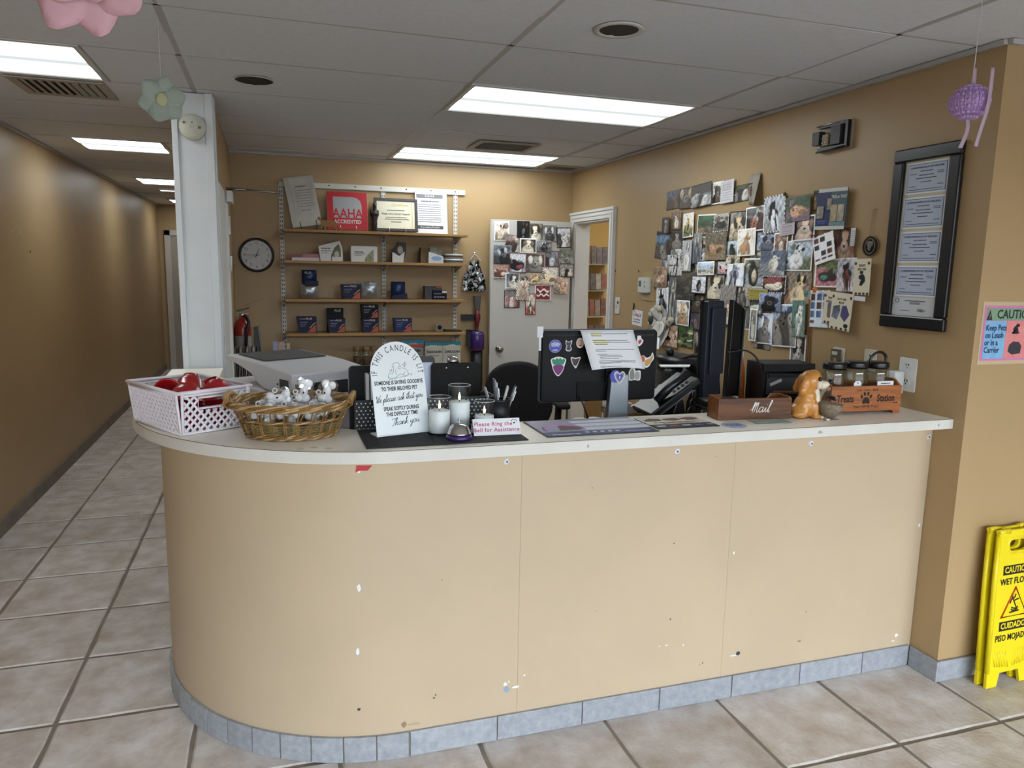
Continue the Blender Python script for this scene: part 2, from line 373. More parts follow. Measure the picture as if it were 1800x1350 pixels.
def ceiling_light(x0, x1, y0, y1, label, group=None):
    cx, cy = (x0+x1)/2, (y0+y1)/2; w, d = x1-x0, y1-y0
    t = thing('ceiling_light', label, 'light', (cx, cy, H), 0, group)
    MB().bb(-w/2+.02, w/2-.02, -d/2+.02, d/2-.02, -.001, .006).build('diffuser', lens_m, t)
    f = MB()
    for q in ((-w/2, w/2, -d/2, -d/2+.022), (-w/2, w/2, d/2-.022, d/2), (-w/2, -w/2+.022, -d/2+.022, d/2-.022), (w/2-.022, w/2, -d/2+.022, d/2-.022)): f.bb(*q, -.004, .02)
    f.build('frame', frame_m, t); return t
ceiling_light(.90, 2.10, 3.44, 4.06, 'long lit fluorescent ceiling panel over the reception desk, two panels before the shelf wall')
ceiling_light(.90, 2.10, 5.33, 5.95, 'long lit fluorescent ceiling panel next to the wall with the shelves')
for y, lb in ((3.44, 'square lit ceiling panel in the hallway in front of the slatted air vent'), (5.89, 'square lit ceiling panel in the hallway, second from the vent'), (8.46, 'square lit ceiling panel in the hallway, third from the vent'), (11.1, 'square lit ceiling panel nearest the grey hall end door')):
    ceiling_light(HX0, HX1, y, y+.60, lb)
t = thing('ceiling_strip_light', 'thin lit strip on the hallway ceiling behind the third panel', 'light', (-.80, 9.4, H-.002))
MB().bb(-.36, .36, -.05, .05, -.03, 0).build('housing', frame_m, t); MB().bb(-.35, .35, -.035, .035, -.036, -.03).build('diffuser', lens_m, t)
ceiling_light(3.0, 4.2, 5.4, 6.0, 'lit ceiling panel of the room behind the doorway')
dark = mat('can_dark', '#0b0b0d', .5); canw = mat('can_trim', '#c4c2be', .5)
def can(x, y, r, label, trim):
    t = thing('recessed_can_light', label, 'light', (x, y, H))
    MB().lathe([(r, -.001), (r, -.004), (r*.97, -.004)] if not trim else [(r+.022, -.001), (r+.022, -.004), (r+.004, -.006), (r, -.002)], 32, caps=False).build('trim_ring', canw, t)
    MB().lathe([(.001, -.0015), (r, -.0015)], 32, caps=False).build('opening', dark, t)
    MB().ell((0, .93*r, -.002), (r*.16, r*.05, .002)).build('bulb_edge', canw if trim else dark, t)
can(1.18, 2.50, .068, 'dark unlit recessed can light with pale trim ring above the counter', True)
can(-.045, 3.755, .085, 'dark unlit recessed can light without trim beside the white post', False)
vent_m = mat('vent_paint', '#a59d92', .6); vdark = mat('vent_dark', '#262a34', .7)
def vent(x0, x1, y0, y1, label, n, ydir=True, openf=1.0):
    cx, cy = (x0+x1)/2, (y0+y1)/2; w, d = x1-x0, y1-y0
    t = thing('air_vent', label, 'vent', (cx, cy, H))
    f = MB(); e = .04
    for q in ((-w/2, w/2, -d/2, -d/2+e), (-w/2, w/2, d/2-e, d/2), (-w/2, -w/2+e, -d/2+e, d/2-e), (w/2-e, w/2, -d/2+e, d/2-e)): f.bb(*q, -.008, -.002)
    f.build('frame', vent_m, t, bevel=.002)
    MB().bb(-w/2+e, w/2-e, -d/2+e, d/2-e, -.003, -.002).build('backing', vdark, t)
    for k in range(n):
        if ydir: MB().box((-w/2+e+(w-2*e)*(k+.5)/n, 0, -.006), ((w-2*e)/n*.8, d-2*e, .0015), (0, .30 if k < n*openf else -.5, 0)).build('slat', vent_m, t)
        else: MB().box((0, -d/2+e+(d-2*e)*(k+.5)/n, -.006), (w-2*e, (d-2*e)/n*.6, .0015), (.5, 0, 0)).build('slat', vent_m, t)
vent(-1.13, -.72, 4.08, 4.46, 'square slatted air vent on the hallway ceiling behind the first light panel', 9, True, .6)
vent(1.33, 1.76, 4.87, 5.22, 'slatted air vent between the two long ceiling panels', 8, False)
vent(2.13, 2.46, 5.76, 6.0, 'small slatted air vent in the ceiling corner over the open door', 5, False)
# ================================================================ reception counter
def wood(name, h1='#808080', h2='#606060', axis='X', rough=.4, scale=1.0):
    if name in _M: return _M[name]
    m = mat(name, h1, rough); nt = m.node_tree; N = nt.nodes.new; L = nt.links.new; b = nt.nodes['Principled BSDF']
    tc = N('ShaderNodeTexCoord'); mp = N('ShaderNodeMapping'); s = [60*scale]*3; s['XYZ'.index(axis)] = 3*scale; mp.inputs['Scale'].default_value = s
    nz = N('ShaderNodeTexNoise'); nz.inputs['Scale'].default_value = 1; nz.inputs['Detail'].default_value = 6; nz.inputs['Distortion'].default_value = .6
    L(tc.outputs['Object'], mp.inputs[0]); L(mp.outputs[0], nz.inputs['Vector'])
    cr_ = N('ShaderNodeValToRGB'); cr_.color_ramp.elements[0].color = (*lin(h1), 1); cr_.color_ramp.elements[1].color = (*lin(h2), 1)
    cr_.color_ramp.elements[0].position = .35; cr_.color_ramp.elements[1].position = .7
    L(nz.outputs['Fac'], cr_.inputs[0]); L(cr_.outputs[0], b.inputs['Base Color']); return m
ACX, ACY = .39, 3.033
def cpath(R, x1=XR-.002, y_end=4.125, x0=None):
    p = [(ACX-R, y_end), (ACX-R, ACY)]
    for k in range(1, 24): a = PI+PI/2*k/24; p.append((ACX+R*math.cos(a), ACY+R*math.sin(a)))
    p += [(ACX, ACY-R), (ACX+.012, ACY-R)]; p[1:1] = [(ACX-R, ACY+.012)]
    return p+[(x1, ACY-R)]
counter_paint = mat('counter_paint', '#b8a68c', .5, var=.035, vscale=3, bump=.05, bscale=220)
ctr = thing('reception_counter', 'tan painted reception counter with curved end and grey tile base', 'counter', (0, 0, 0))
def panel_between(out, inn, z0, z1):
    b = MB(); n = len(out); vs = [(x, y, z) for z in (z0, z1) for x, y in out+inn[::-1]]; m = 2*n
    q = list(range(m)); fs = [q[::-1], [m+i for i in q]] + [(i, (i+1) % m, m+(i+1) % m, m+i) for i in q]
    b.add(vs, [], False); 
    # strips instead of one n-gon so that the curved outline stays clean
    vs2 = []; f2 = []
    b = MB()
    for i in range(n-1):
        a, c, d, e = out[i], out[i+1], inn[i+1], inn[i]
        b.add([(a[0], a[1], z0), (c[0], c[1], z0), (d[0], d[1], z0), (e[0], e[1], z0), (a[0], a[1], z1), (c[0], c[1], z1), (d[0], d[1], z1), (e[0], e[1], z1)],
              [(0, 3, 2, 1), (4, 5, 6, 7)], False)
        b.add([(a[0], a[1], z0), (c[0], c[1], z0), (c[0], c[1], z1), (a[0], a[1], z1)], [(0, 1, 2, 3)], True)
        b.add([(d[0], d[1], z0), (e[0], e[1], z0), (e[0], e[1], z1), (d[0], d[1], z1)], [(0, 1, 2, 3)], True)
    for (a, e) in ((out[0], inn[0]), (inn[-1], out[-1])):
        b.add([(e[0], e[1], z0), (a[0], a[1], z0), (a[0], a[1], z1), (e[0], e[1], z1)], [(0, 1, 2, 3)])
    return b
def weld(o):
    bm = bmesh.new(); bm.from_mesh(o.data); bmesh.ops.remove_doubles(bm, verts=bm.verts, dist=1e-5)
    for e in bm.edges:
        if len(e.link_faces) == 2 and e.calc_face_angle(0) > .6: e.smooth = False
    bm.to_mesh(o.data); bm.free(); return o
weld(panel_between(cpath(.80, .765), cpath(.70, .765), .0, 1.022).build('curved_panel', counter_paint, ctr))
for a, b_ in ((.7657, 1.579), (1.5797, XR-.002)):
    MB().bb(a, b_, 2.233, 2.333, 0, 1.022).build('front_panel', counter_paint, ctr)
# skirting tiles
def arc_tile(a0, a1):
    out = []; inn = []
    for k in range(4):
        a = a0+(a1-a0)*k/3; out.append((ACX+.811*math.cos(a), ACY+.811*math.sin(a))); inn.append((ACX+.801*math.cos(a), ACY+.801*math.sin(a)))
    return panel_between(out, inn, .001, .088)
cuts = [-.327, -.269, -.2, -.12, -.032, .066, .168, .274, .379]
angs = [PI]+[PI+k*.135 for k in range(1, 4)]+[1.5*PI-(8-i)*.1295-.012 for i in range(9)]
angs = [PI+PI/2*k/12 for k in range(13)]
for a0, a1 in zip(angs, angs[1:]): weld(arc_tile(a0+.003, a1-.003).build('skirting_tile', skirt, ctr))
xs_ = [.392, .693, 1.008, 1.316, 1.625, 1.936, 2.24, XR-.0145]
for a, b_ in zip(xs_, xs_[1:]): MB().bb(a+.0018, b_-.0018, 2.222, 2.232, .001, .088).build('skirting_tile', skirt, ctr, bevel=.0015)
for k in range(3): MB().bb(-.421, -.411, 3.035+k*.365, 3.397+k*.365, .001, .088).build('skirting_tile', skirt, ctr)
weld(panel_between(cpath(.804, XR-.016), cpath(.799, XR-.016), 0, .086).build('skirting_grout', grout, ctr))
# chipped paint, screw holes, tape scraps
chip = mat('chip_white', '#dfe3e6', .7); chipd = mat('chip_dark', '#33383a', .7); chipr = mat('tape_red', '#b03038', .5); chipb = mat('chip_blue_grey', '#8d9aac', .6)
def cface(x):  # y of the front surface at x
    return 2.233 if x >= ACX else ACY-math.sqrt(max(0, .80**2-(x-ACX)**2))
def blob(w, h, seed, n=9):
    r = random.Random(seed); return [(w/2*math.cos(2*PI*i/n)*r.uniform(.6, 1.1), h/2*math.sin(2*PI*i/n)*r.uniform(.6, 1.1)) for i in range(n)]
def chip_at(x, z, w, h, m, seed, name='paint_chip', poly=None):
    rz = 0 if x >= ACX else math.atan2(x-ACX, .8)  # follow the curve
    patch(ctr, name, m, poly or blob(w, h, seed), -.0005, (x, cface(x)-.0003, z), .0012, (0, 0, rz))
chip_at(.255, .986, .05, .02, chipr, 1, 'tape_scrap', [(-.025, -.012), (-.012, -.007), (.012, -.007), (.026, .009), (-.022, .01)])
chip_at(.240, .976, .01, .01, chip, 2)
for x, z in ((.712, .981), (1.34, .978), (1.909, .975), (2.474, .971)):
    chip_at(x, z, .026, .022, mat('clip_white', '#c9cbd8', .5), int(x*100), 'screw_clip'); MB().cyl((0, 0, 0), .003, .003, 8, (PI/2, 0, 0)).build('screw', chipd, ctr, (x+.002, 2.2312, z))
for i, (x, z, w, h, m) in enumerate(((.236, .598, .014, .03, chip), (.23, .382, .012, .03, chip), (.726, .178, .028, .03, chipb), (.722, .198, .018, .014, chip), (.76, .182, .03, .012, chip), (.735, .205, .008, .008, chip), (.79, .22, .008, .008, chip),
        (1.65, .172, .026, .018, chipd), (1.63, .165, .035, .006, chip), (2.474, .605, .012, .022, chip), (.374, .112, .022, .022, mat('chip_brown', '#8a7a5c', .7)), (.41, .108, .05, .01, mat('chip_tan', '#a89a78', .7)), (2.414, .135, .018, .02, chip), (2.40, .113, .02, .005, chip),
        (1.348, .64, .005, .005, chipd), (1.602, .577, .008, .014, chip), (1.497, .156, .006, .005, chipd), (1.485, .15, .004, .004, chipd), (.231, .182, .012, .012, chipd), (1.35, .35, .006, .006, chipd), (1.34, .25, .012, .005, chip), (1.31, .25, .006, .006, chip), (1.41, .24, .005, .008, chip),
        (.48, .2, .006, .006, chipd), (.475, .19, .01, .004, chipd), (1.93, .18, .02, .008, mat('chip_brown', '#8a7a5c')), (.5, .6, .004, .004, chipd), (1.02, .87, .004, .004, chipd), (1.50, .95, .003, .003, chipd), (1.95, .30, .004, .004, chipd), (1.05, .42, .003, .003, chipd))):
    chip_at(x, z, w, h, m, 40+i)
# worktop
lam = mat('cream_laminate', '#f8f2e4', .32, var=.03, vscale=5, bump=.05)
edge_m = mat('cream_edge_band', '#cdcbc4', .38, var=.05, vscale=6)
seam_m = mat('brown_seam', '#5b4630', .7)
ZT = 1.06
top = thing('countertop', 'cream laminate countertop with curved end on the tan counter', 'countertop', (0, 0, 0))
op = cpath(.885, XR-.001, 4.12)
inn = [(-.25, 4.12), (-.25, 3.15), (-.02, 2.66), (.25, 2.47), (XR-.001, 2.47)]
poly = op+inn[::-1]
bm = bmesh.new(); vs = [bm.verts.new((x, y, ZT-.037)) for x, y in poly]; f = bm.faces.new(vs); 
ex = bmesh.ops.extrude_face_region(bm, geom=[f]); bmesh.ops.translate(bm, vec=(0, 0, .037), verts=[v for v in ex['geom'] if isinstance(v, bmesh.types.BMVert)])
bmesh.ops.recalc_face_normals(bm, faces=bm.faces[:]); bmesh.ops.triangulate(bm, faces=[f for f in bm.faces if len(f.verts) > 4])
b = MB(); b.addbm(bm); b.build('slab', lam, top)
weld(panel_between(cpath(.8875, XR-.001, 4.12), cpath(.8852, XR-.001, 4.12), ZT-.0375, ZT-.0012).build('edge_band', edge_m, top))
weld(panel_between(cpath(.8868, XR-.001, 4.12), cpath(.8852, XR-.001, 4.12), ZT-.0011, ZT+.0001).build('edge_seam', seam_m, top))
for x, w in ((.96, .006), (1.87, .013), (2.42, .006)): patch(top, 'edge_mark', mat('mark_grey', '#a2a196', .7), blob(w*1.6, .014, int(x*77)), -.0005, (x, ACY-.8877, ZT-.02))
for x, y in ((.07, 2.235), (.15, 2.222), (.11, 2.245)): MB().cyl((x, y, ZT+.0002), .012, .0004, 10).build('stain', mat('stain_brown', '#d8ceb8', .6), top)
ZT += .0005
# low work desk behind the counter
desk = thing('work_desk', 'grey work desk hidden behind the counter with a return along the wall', 'desk', (0, 0, 0))
dk = mat('desk_grey', '#6a655f', .5)
MB().prism([(.26, 2.475), (XR-.005, 2.475), (XR-.005, 3.30), (-.25, 3.30), (-.25, 3.18), (-.02, 2.72)], .71, .75).build('desk_top', dk, desk)
MB().bb(1.98, XR-.005, 3.302, 4.25, .71, .75).build('desk_return', dk, desk)
for x, y in ((-.2, 3.24), (1.7, 3.2), (2.03, 4.2), (2.4, 4.2), (2.4, 2.6), (0.5, 2.6)): MB().bb(x-.03, x+.03, y-.03, y+.03, 0, .71).build('leg', dk, desk)

# ================================================================ things on the counter
GLYPH = {
 'a': ([[(.36,.40),(.2,.45),(.06,.3),(.08,.08),(.22,.02),(.35,.2),(.38,.42),(.38,.1),(.44,.02),(.52,.12)]], .5),
 'e': ([[(0,.1),(.15,.2),(.3,.34),(.22,.46),(.08,.32),(.1,.08),(.25,.02),(.4,.14)]], .38),
 'h': ([[(0,.1),(.15,.5),(.24,.95),(.14,.9),(.1,.4),(.08,0),(.14,.25),(.28,.42),(.34,.3),(.34,.05),(.4,.02),(.48,.12)]], .46),
 'i': ([[(0,.1),(.12,.42),(.12,.1),(.18,.02),(.28,.12)], [(.15,.6),(.17,.64)]], .26),
 'k': ([[(0,.1),(.15,.5),(.24,.95),(.14,.9),(.1,.4),(.08,0),(.14,.25),(.3,.42),(.28,.26),(.12,.22),(.28,.08),(.38,.02),(.46,.12)]], .44),
 'l': ([[(0,.1),(.16,.5),(.24,.95),(.14,.92),(.1,.4),(.12,.06),(.2,.02),(.28,.12)]], .26),
 'n': ([[(0,.1),(.08,.42),(.08,.02),(.14,.28),(.26,.42),(.32,.3),(.32,.06),(.38,.02),(.46,.12)]], .44),
 'o': ([[(.3,.42),(.14,.42),(.05,.2),(.15,.02),(.3,.1),(.33,.32),(.26,.42),(.42,.36)]], .42),
 'p': ([[(0,.1),(.12,.44),(.1,.0),(.04,-.45),(.1,.2),(.22,.44),(.34,.34),(.3,.1),(.16,.04),(.3,.0),(.44,.1)]], .42),
 's': ([[(0,.08),(.2,.44),(.24,.3),(.3,.12),(.18,.0),(.08,.06),(.24,.02),(.36,.12)]], .34),
 't': ([[(0,.1),(.14,.5),(.18,.85),(.13,.4),(.13,.08),(.2,.02),(.3,.12)], [(-.02,.6),(.36,.68)]], .28),
 'u': ([[(0,.1),(.08,.42),(.08,.12),(.16,.02),(.3,.14),(.36,.42),(.35,.1),(.42,.02),(.5,.12)]], .48),
 'y': ([[(0,.1),(.08,.42),(.08,.14),(.18,.04),(.3,.16),(.36,.42),(.32,0),(.24,-.42),(.12,-.44),(.14,-.25),(.46,.1)]], .44),
 'W': ([[(0,.6),(.08,.95),(.14,.5),(.2,0),(.36,.45),(.42,.75),(.42,.2),(.48,.0),(.62,.4),(.72,.95),(.66,.85)]], .68),
 'T': ([[(.05,.7),(.1,.9),(.35,.85),(.75,.95)], [(.45,.88),(.38,.4),(.25,0),(.1,.06)]], .5),
 'M': ([[(-.1,.2),(.05,.3),(.12,.9),(.1,.0)], [(.1,.3),(.26,.85),(.3,.5),(.26,.0)], [(.27,.4),(.44,.85),(.46,.4),(.48,.05),(.58,.05),(.68,.2)]], .62)}
def cursive(s, size, r, m, parent, loc, rot=(0, 0, 0), slant=.25, xs=1.0, rise=0.0):
    w = sum(GLYPH[c][1] if c != ' ' else .3 for c in s)*size*xs; x = -w/2; b = MB()
    for c in s:
        if c == ' ': x += .3*size*xs; continue
        st_, adv = GLYPH[c]
        for pl in st_:
            P = smooth([(x+(px+slant*pz)*size*xs, 0, pz*size+rise*(x+px*size)) for px, pz in pl], 4)
            b.tube(P, r, 5, flat=1)
        x += adv*size*xs
    for v in b.v: v.y *= .25
    return b.build('lettering', m, parent, loc, rot)
def strokes(lines, r, m, parent, loc=(0, 0, 0), rot=(0, 0, 0), name='line_art', sc=1.0, n=4):
    b = MB()
    for pl in lines: b.tube(smooth([(x*sc, 0, z*sc) for x, z in pl], n), r, 5)
    for v in b.v: v.y *= .25
    return b.build(name, m, parent, loc, rot)
ink = mat('black_ink', '#1d2226', .7)
def arc_text(s, R, size, m, parent, loc, a0, a1, xs=.8):
    b = MB(); n = len(s)
    # letter advances proportional to their own width
    info = []
    for ch in s:
        if ch == ' ': info.append((.32*size, None)); continue
        c = bpy.data.curves.new('t', 'FONT'); c.body = ch; c.size = size; c.align_x = 'CENTER'; c.resolution_u = 2; c.extrude = .0002
        o = bpy.data.objects.new('t', c); me = bpy.data.meshes.new_from_object(o); bpy.data.objects.remove(o); bpy.data.curves.remove(c)
        wx = [v.co.x for v in me.vertices]; info.append(((max(wx)-min(wx))*xs+.12*size, me))
    tot = sum(w for w, _ in info); pos = 0
    for w, me in info:
        a = a0+(a1-a0)*(pos+w/2)/tot; pos += w
        if me is None: continue
        M = Matrix.Rotation(a-PI/2, 3, 'Z')
        vs = [M @ Vector((v.co.x*xs, v.co.y, v.co.z)) + Vector((R*math.cos(a), R*math.sin(a), 0)) for v in me.vertices]
        b.add([(v.x, -v.z, v.y) for v in vs], [list(p.vertices) for p in me.polygons]); bpy.data.meshes.remove(me)
    return b.build('lettering', m, parent, loc)
# --- black rubber mat
rub = mat('black_rubber', '#26272a', .75, bump=.6, bscale=300)
t = thing('rubber_mat', 'black ribbed rubber mat under the candle sign', 'mat', (.514, 2.318, ZT))
MB().bb(-.256, .256, -.133, .133, 0, .003).build('sheet', rub, t)
b = MB()
for k in range(60): b.bb(-.252+k*.00845, -.252+k*.00845+.004, -.13, .13, .003, .0038)
b.build('ribs', rub, t)
ZM = ZT+.0039
# --- arched candle sign
acry = mat('white_acrylic', '#e3eaec', .25, coat=.3)
sg = thing('candle_sign', 'white arched acrylic sign with black lettering about a lit candle', 'sign', (.397, 2.343, ZM), math.radians(15))
tilt = math.radians(14)
W2 = .094; HS = .30
arch = [(-W2, .0), (W2, .0), (W2, HS-W2*1.05)]+[(W2*math.cos(PI*k/20), HS-W2*1.05+W2*1.05*math.sin(PI*k/20)) for k in range(1, 20)]+[(-W2, HS-W2*1.05)]
face = MB().facade(arch, -.0015, .0015).build('face_plate', acry, sg, (0, 0, .004), (-tilt, 0, 0), bevel=.0006)
MB().bb(-W2, W2, -.002, .055, 0, .004).build('foot', acry, sg, bevel=.0008)
yy = -.0018
arc_text('IF THIS CANDLE IS LIT', .0715, .029, ink, face, (0, yy, HS-W2*1.05-.003), math.radians(186), math.radians(-6), .62)
for s, z, sz in (('SOMEONE IS SAYING GOODBYE', .166, .0178), ('TO THEIR BELOVED PET', .146, .0178), ('SPEAK SOFTLY DURING', .082, .0178), ('THIS DIFFICULT TIME', .064, .0178)):
    text(s, sz, ink, face, (0, yy, z), bold=.0005, xs=.66)
cursive('We please ask that you', .024, .0008, ink, face, (-.004, yy, .108), rise=.06, xs=.80)
cursive('Thank you', .025, .0008, ink, face, (.008, yy, .030), rise=.06)
strokes([[(-.01,.052),(-.016,.05),(-.018,.042),(-.014,.038),(-.012,.046)], [(-.01,.052),(-.002,.055),(.006,.052),(.007,.047),(.011,.045),(.010,.041),(.004,.040),(.002,.034)], [(-.013,.037),(-.016,.025),(-.02,.018)],
         [(.002,.034),(.018,.036),(.03,.03),(.036,.02),(.034,.010),(.02,.008),(.0,.006)], [(.034,.012),(.042,.016),(.05,.012),(.043,.011)], [(.026,.022),(.018,.013),(.03,.010)],
         [(-.004,.034),(-.008,.024),(-.004,.014)], [(-.02,.018),(-.03,.02),(-.035,.012),(-.03,.006),(-.02,.004),(-.006,.008),(.006,.016),(.018,.014)], [(-.035,.012),(-.032,.002),(-.015,.002),(-.002,.006)],
         [(-.028,.024),(-.026,.034)], [(-.024,.024),(-.019,.034),(-.022,.03)], [(.018,.046),(.024,.05),(.03,.056),(.027,.048),(.034,.048),(.026,.044),(.028,.038),(.022,.044),(.018,.046)]], .00055, ink, face, (0, yy, .176), sc=1.0)
# --- three glass candles
glass = clear_mat('thin_glass', '#fcfefe', .03, .03); wax = mat('white_wax', '#e6ebec', .4, spec=.4)
flame_m = mat('candle_flame', '#fff3cc', .5, emit=1.5)
def candle(x, y, r, hg, hw, label, z=None):
    t = thing('glass_candle', label, 'candle', (x, y, ZM if z is None else z))
    MB().lathe([(r, 0), (r, hg)], 32, caps=False).build('glass_cylinder', glass, t)
    MB().lathe([(r, hg-.0012), (r+.0004, hg), (r-.0024, hg+.0004), (r-.002, hg-.0012)], 32, caps=False).build('glass_rim', mat('glass_rim', '#cfd8d8', .15, alpha=.7), t)
    MB().lathe([(.001, .005), (r-.003, .005), (r-.003, hw), (r-.006, hw+.001), (.001, hw-.001)], 32).build('wax', wax, t)
    MB().cyl((0, 0, hw+.002), .002, .008, 8).build('wick', ink, t)
    f = MB().lathe([(.0008, 0), (.004, .006), (.0046, .011), (.003, .019), (.0006, .028)], 12); f.build('flame', flame_m, t, (0, 0, hw+.004))
candle(.512, 2.335, .0375, .122, .076, 'white candle in glass beside the arched sign')
candle(.596, 2.405, .0385, .147, .090, 'tallest white candle in glass in the candle trio')
candle(.672, 2.362, .035, .098, .048, 'shortest white candle in glass behind the handwritten note')
# --- call bell
chrome = mat('chrome', '#c9c9cb', .12, 1.0); purple = mat('purple_plastic', '#3c2466', .3, coat=.3)
t = thing('call_bell', 'chrome call bell on purple base standing on rubber mat', 'bell', (.556, 2.246, ZM))
MB().lathe([(.040, 0), (.043, .004), (.041, .011), (.036, .014), (.001, .014)], 32).build('base', purple, t)
MB().lathe([(.0385, .016), (.0385, .019), (.035, .024), (.031, .036), (.022, .045), (.008, .049), (.001, .049)], 32).build('dome', chrome, t)
MB().cyl((0, 0, .053), .0035, .012, 12).ell((0, 0, .061), (.006, .006, .004)).build('plunger', chrome, t)
# --- handwritten folded note
paper = mat('white_paper', '#e4e6ea', .7); pink = mat('pink_marker', '#b84a72', .7)
t = thing('bell_note', 'folded white note card with pink handwriting beside the call bell', 'note', (.690, 2.262, ZM), math.radians(-2))
fc = MB().facade(rect(-.079, .079, 0, .056), -.0005, .0005).build('card_front', paper, t, (0, 0, 0), (math.radians(-28), 0, 0))
MB().facade(rect(-.079, .079, 0, .056), -.0005, .0005).build('card_back', paper, t, (0, .054, 0), (math.radians(28), 0, 0))
text('Please Ring the', .019, pink, fc, (-.012, -.0008, .038), bold=.0003, shear=.1, space=1.1); text('Bell for Assistance', .019, pink, fc, (-.002, -.0008, .018), bold=.0003, shear=.1, space=1.08)
print_lines(fc, mat('grey_ink', '#6b6b78', .7), [(-.04, .055, .006, .0025)], seed=4)
for dx, dz in ((0, 0), (-.008, .008), (-.003, .011), (.004, .010), (.009, .006)): patch(fc, 'paw_print', ink, oval(.0035 if dx == dz == 0 else .0018, .003 if dx == dz == 0 else .0022, 10), -.0009, (.060+dx, 0, .040+dz))
strokes([[(-.074, .05), (-.07, .052), (-.066, .05)], [(.066, .01), (.07, .006), (.075, .01)], [(-.07, .008), (-.074, .014), (-.072, .02)]], .0005, pink, fc, (0, -.0008, 0))
# --- pen cup with pens
blackp = mat('black_plastic', '#15161a', .4); mesh_m = mat('black_mesh_metal', '#1c1d20', .45, .3)
t = thing('pen_cup', 'round black pen cup behind the candles', 'cup', (.742, 2.428, ZT))
MB().lathe([(.036, 0), (.041, .093), (.039, .093), (.034, .003), (.001, .003)], 28).build('cup', mesh_m, t); MB().lathe([(.042, .090), (.042, .095), (.039, .095)], 28, caps=False).build('rim', blackp, t)
grey_pen = mat('grey_pen', '#5d6166', .3); 
for i, (dx, dy, tx, ty, l, cname, cl) in enumerate(((-.016, 0, -.34, .05, .145, 'grey_pen', '#5d6166'), (-.006, .012, -.12, .1, .165, 'dark_pen', '#3a3d42'), (.004, -.004, -.05, -.05, .13, 'silver_pen', '#7d8286'), (.0, .016, .22, .1, .14, 'white_pen', '#b0b4b8'), (.018, .0, .36, .0, .145, 'dark_pen', '#3a3d42'), (.020, -.012, .42, -.1, .13, 'silver_pen', '#7d8286'), (-.014, .014, -.02, .0, .15, 'grey_pen', '#5d6166'))):
    o = thing('pen', {'grey_pen': 'grey pen in the black pen cup', 'dark_pen': 'dark pen in the black pen cup', 'silver_pen': 'silver pen in the black pen cup', 'white_pen': 'white pen in the black pen cup'}[cname], 'pen', (.742+dx*.5, 2.428+dy*.5, ZT+.004), 0, 'pens in the black pen cup', ty, tx)
    MB().lathe([(.001, 0), (.004, .012), (.0045, .02), (.0045, l-.004), (.003, l)], 10).build('barrel', mat(cname, cl, .3), o); MB().bb(.004, .006, -.001, .001, l-.04, l-.005).build('clip', mat('chrome'), o)
# --- file organiser with clipboards
def dots_mat():
    m = mat('black_dot_card', '#141417', .45); nt = m.node_tree; N = nt.nodes.new; L = nt.links.new; b = nt.nodes['Principled BSDF']
    return m
org = thing('file_organizer', 'black polka-dot file organizer holding clipboards behind the mat', 'organizer', (.50, 2.54, .7505))
dm = dots_mat(); wd = mat('dot_white', '#d8dadc', .6)
HB = .405
MB().bb(-.245, .245, -.055, -.051, 0, HB).build('front', dm, org); MB().bb(-.245, .245, .051, .055, 0, HB).build('back', dm, org); MB().bb(-.245, -.241, -.051, .051, 0, HB).build('side', dm, org); MB().bb(.241, .245, -.051, .051, 0, HB).build('side', dm, org); MB().bb(-.241, .241, -.051, .051, 0, .004).build('bottom', dm, org)
b = MB()
for j in range(8):
    for i in range(33): b.facade(oval(.0026, .0026, 8, -.238+i*.0148+(.0074 if j % 2 else 0), HB-.011-j*.0125), -.0558, -.0551)
b.build('dots', wd, org); 
clip_d = mat('smoked_acrylic', '#0d0a09', .45, spec=.15); 
def clipboard(x, y, z0, w, h, label, body, rim=None, sheet=None, rivets=False, clipm=None):
    t = thing('clipboard', label, 'clipboard', (x, y, z0))
    bd = MB().facade(rr(w, h, .014, 4, 0, h/2), -.0015, .0015).build('board', body, t)
    if rim: 
        MB().facade(rr(w+.006, h+.003, .016, 4, 0, h/2), .0016, .006).build('rim', rim, t)
    if sheet: patch(t, 'paper_sheet', sheet, rect(-w/2+.01, w/2-.008, .02, h-.022), -.003, (0, 0, 0), .001)
    if rivets:
        for sx in (-.036, .043): MB().ell((sx, -.003, h-.018), (.0042, .003, .0042)).build('rivet', chrome, t)
        MB().bb(-w/2+.004, w/2-.004, -.0045, -.0016, h-.036, h-.004).build('clip_bar', mat('smoked_acrylic'), t)
    if clipm: MB().lathe([(.001, 0), (.021, 0), (.021, .008), (.015, .018), (.001, .022)], 20).build('clip_dome', chrome, t, (-.012, 0, h+.002), (0, 0, 0))
clipboard(.619, 2.552, .756, .182, .512, 'smoked dark clipboard with two rivets and a domed chrome clip', clip_d, None, None, True, True)
clipboard(.495, 2.568, .756, .10, .535, 'black clipboard with white sheet behind the arched sign', blackp, None, mat('bluish_paper', '#c3cbe0', .7))
clipboard(.300, 2.546, .756, .112, .508, 'grey-rimmed dark clipboard next to the printer', mat('dark_slate', '#14181a', .5, spec=.2), mat('rim_grey', '#6a655e', .4))
for i, (x, m) in enumerate(((.300, 'binder_pale'), (.316, 'binder_white'), (.333, 'binder_pale'))):
    tag(MB().bb(-.005, .005, -.02, .02, 0, .486).build('paper_divider', mat(m, '#c9c6cc' if m == 'binder_pale' else '#e1e2e6', .6), None, (x, 2.515, .756)), 'pale upright paper divider in the polka-dot organizer', 'divider', 'dividers in the polka-dot organizer')
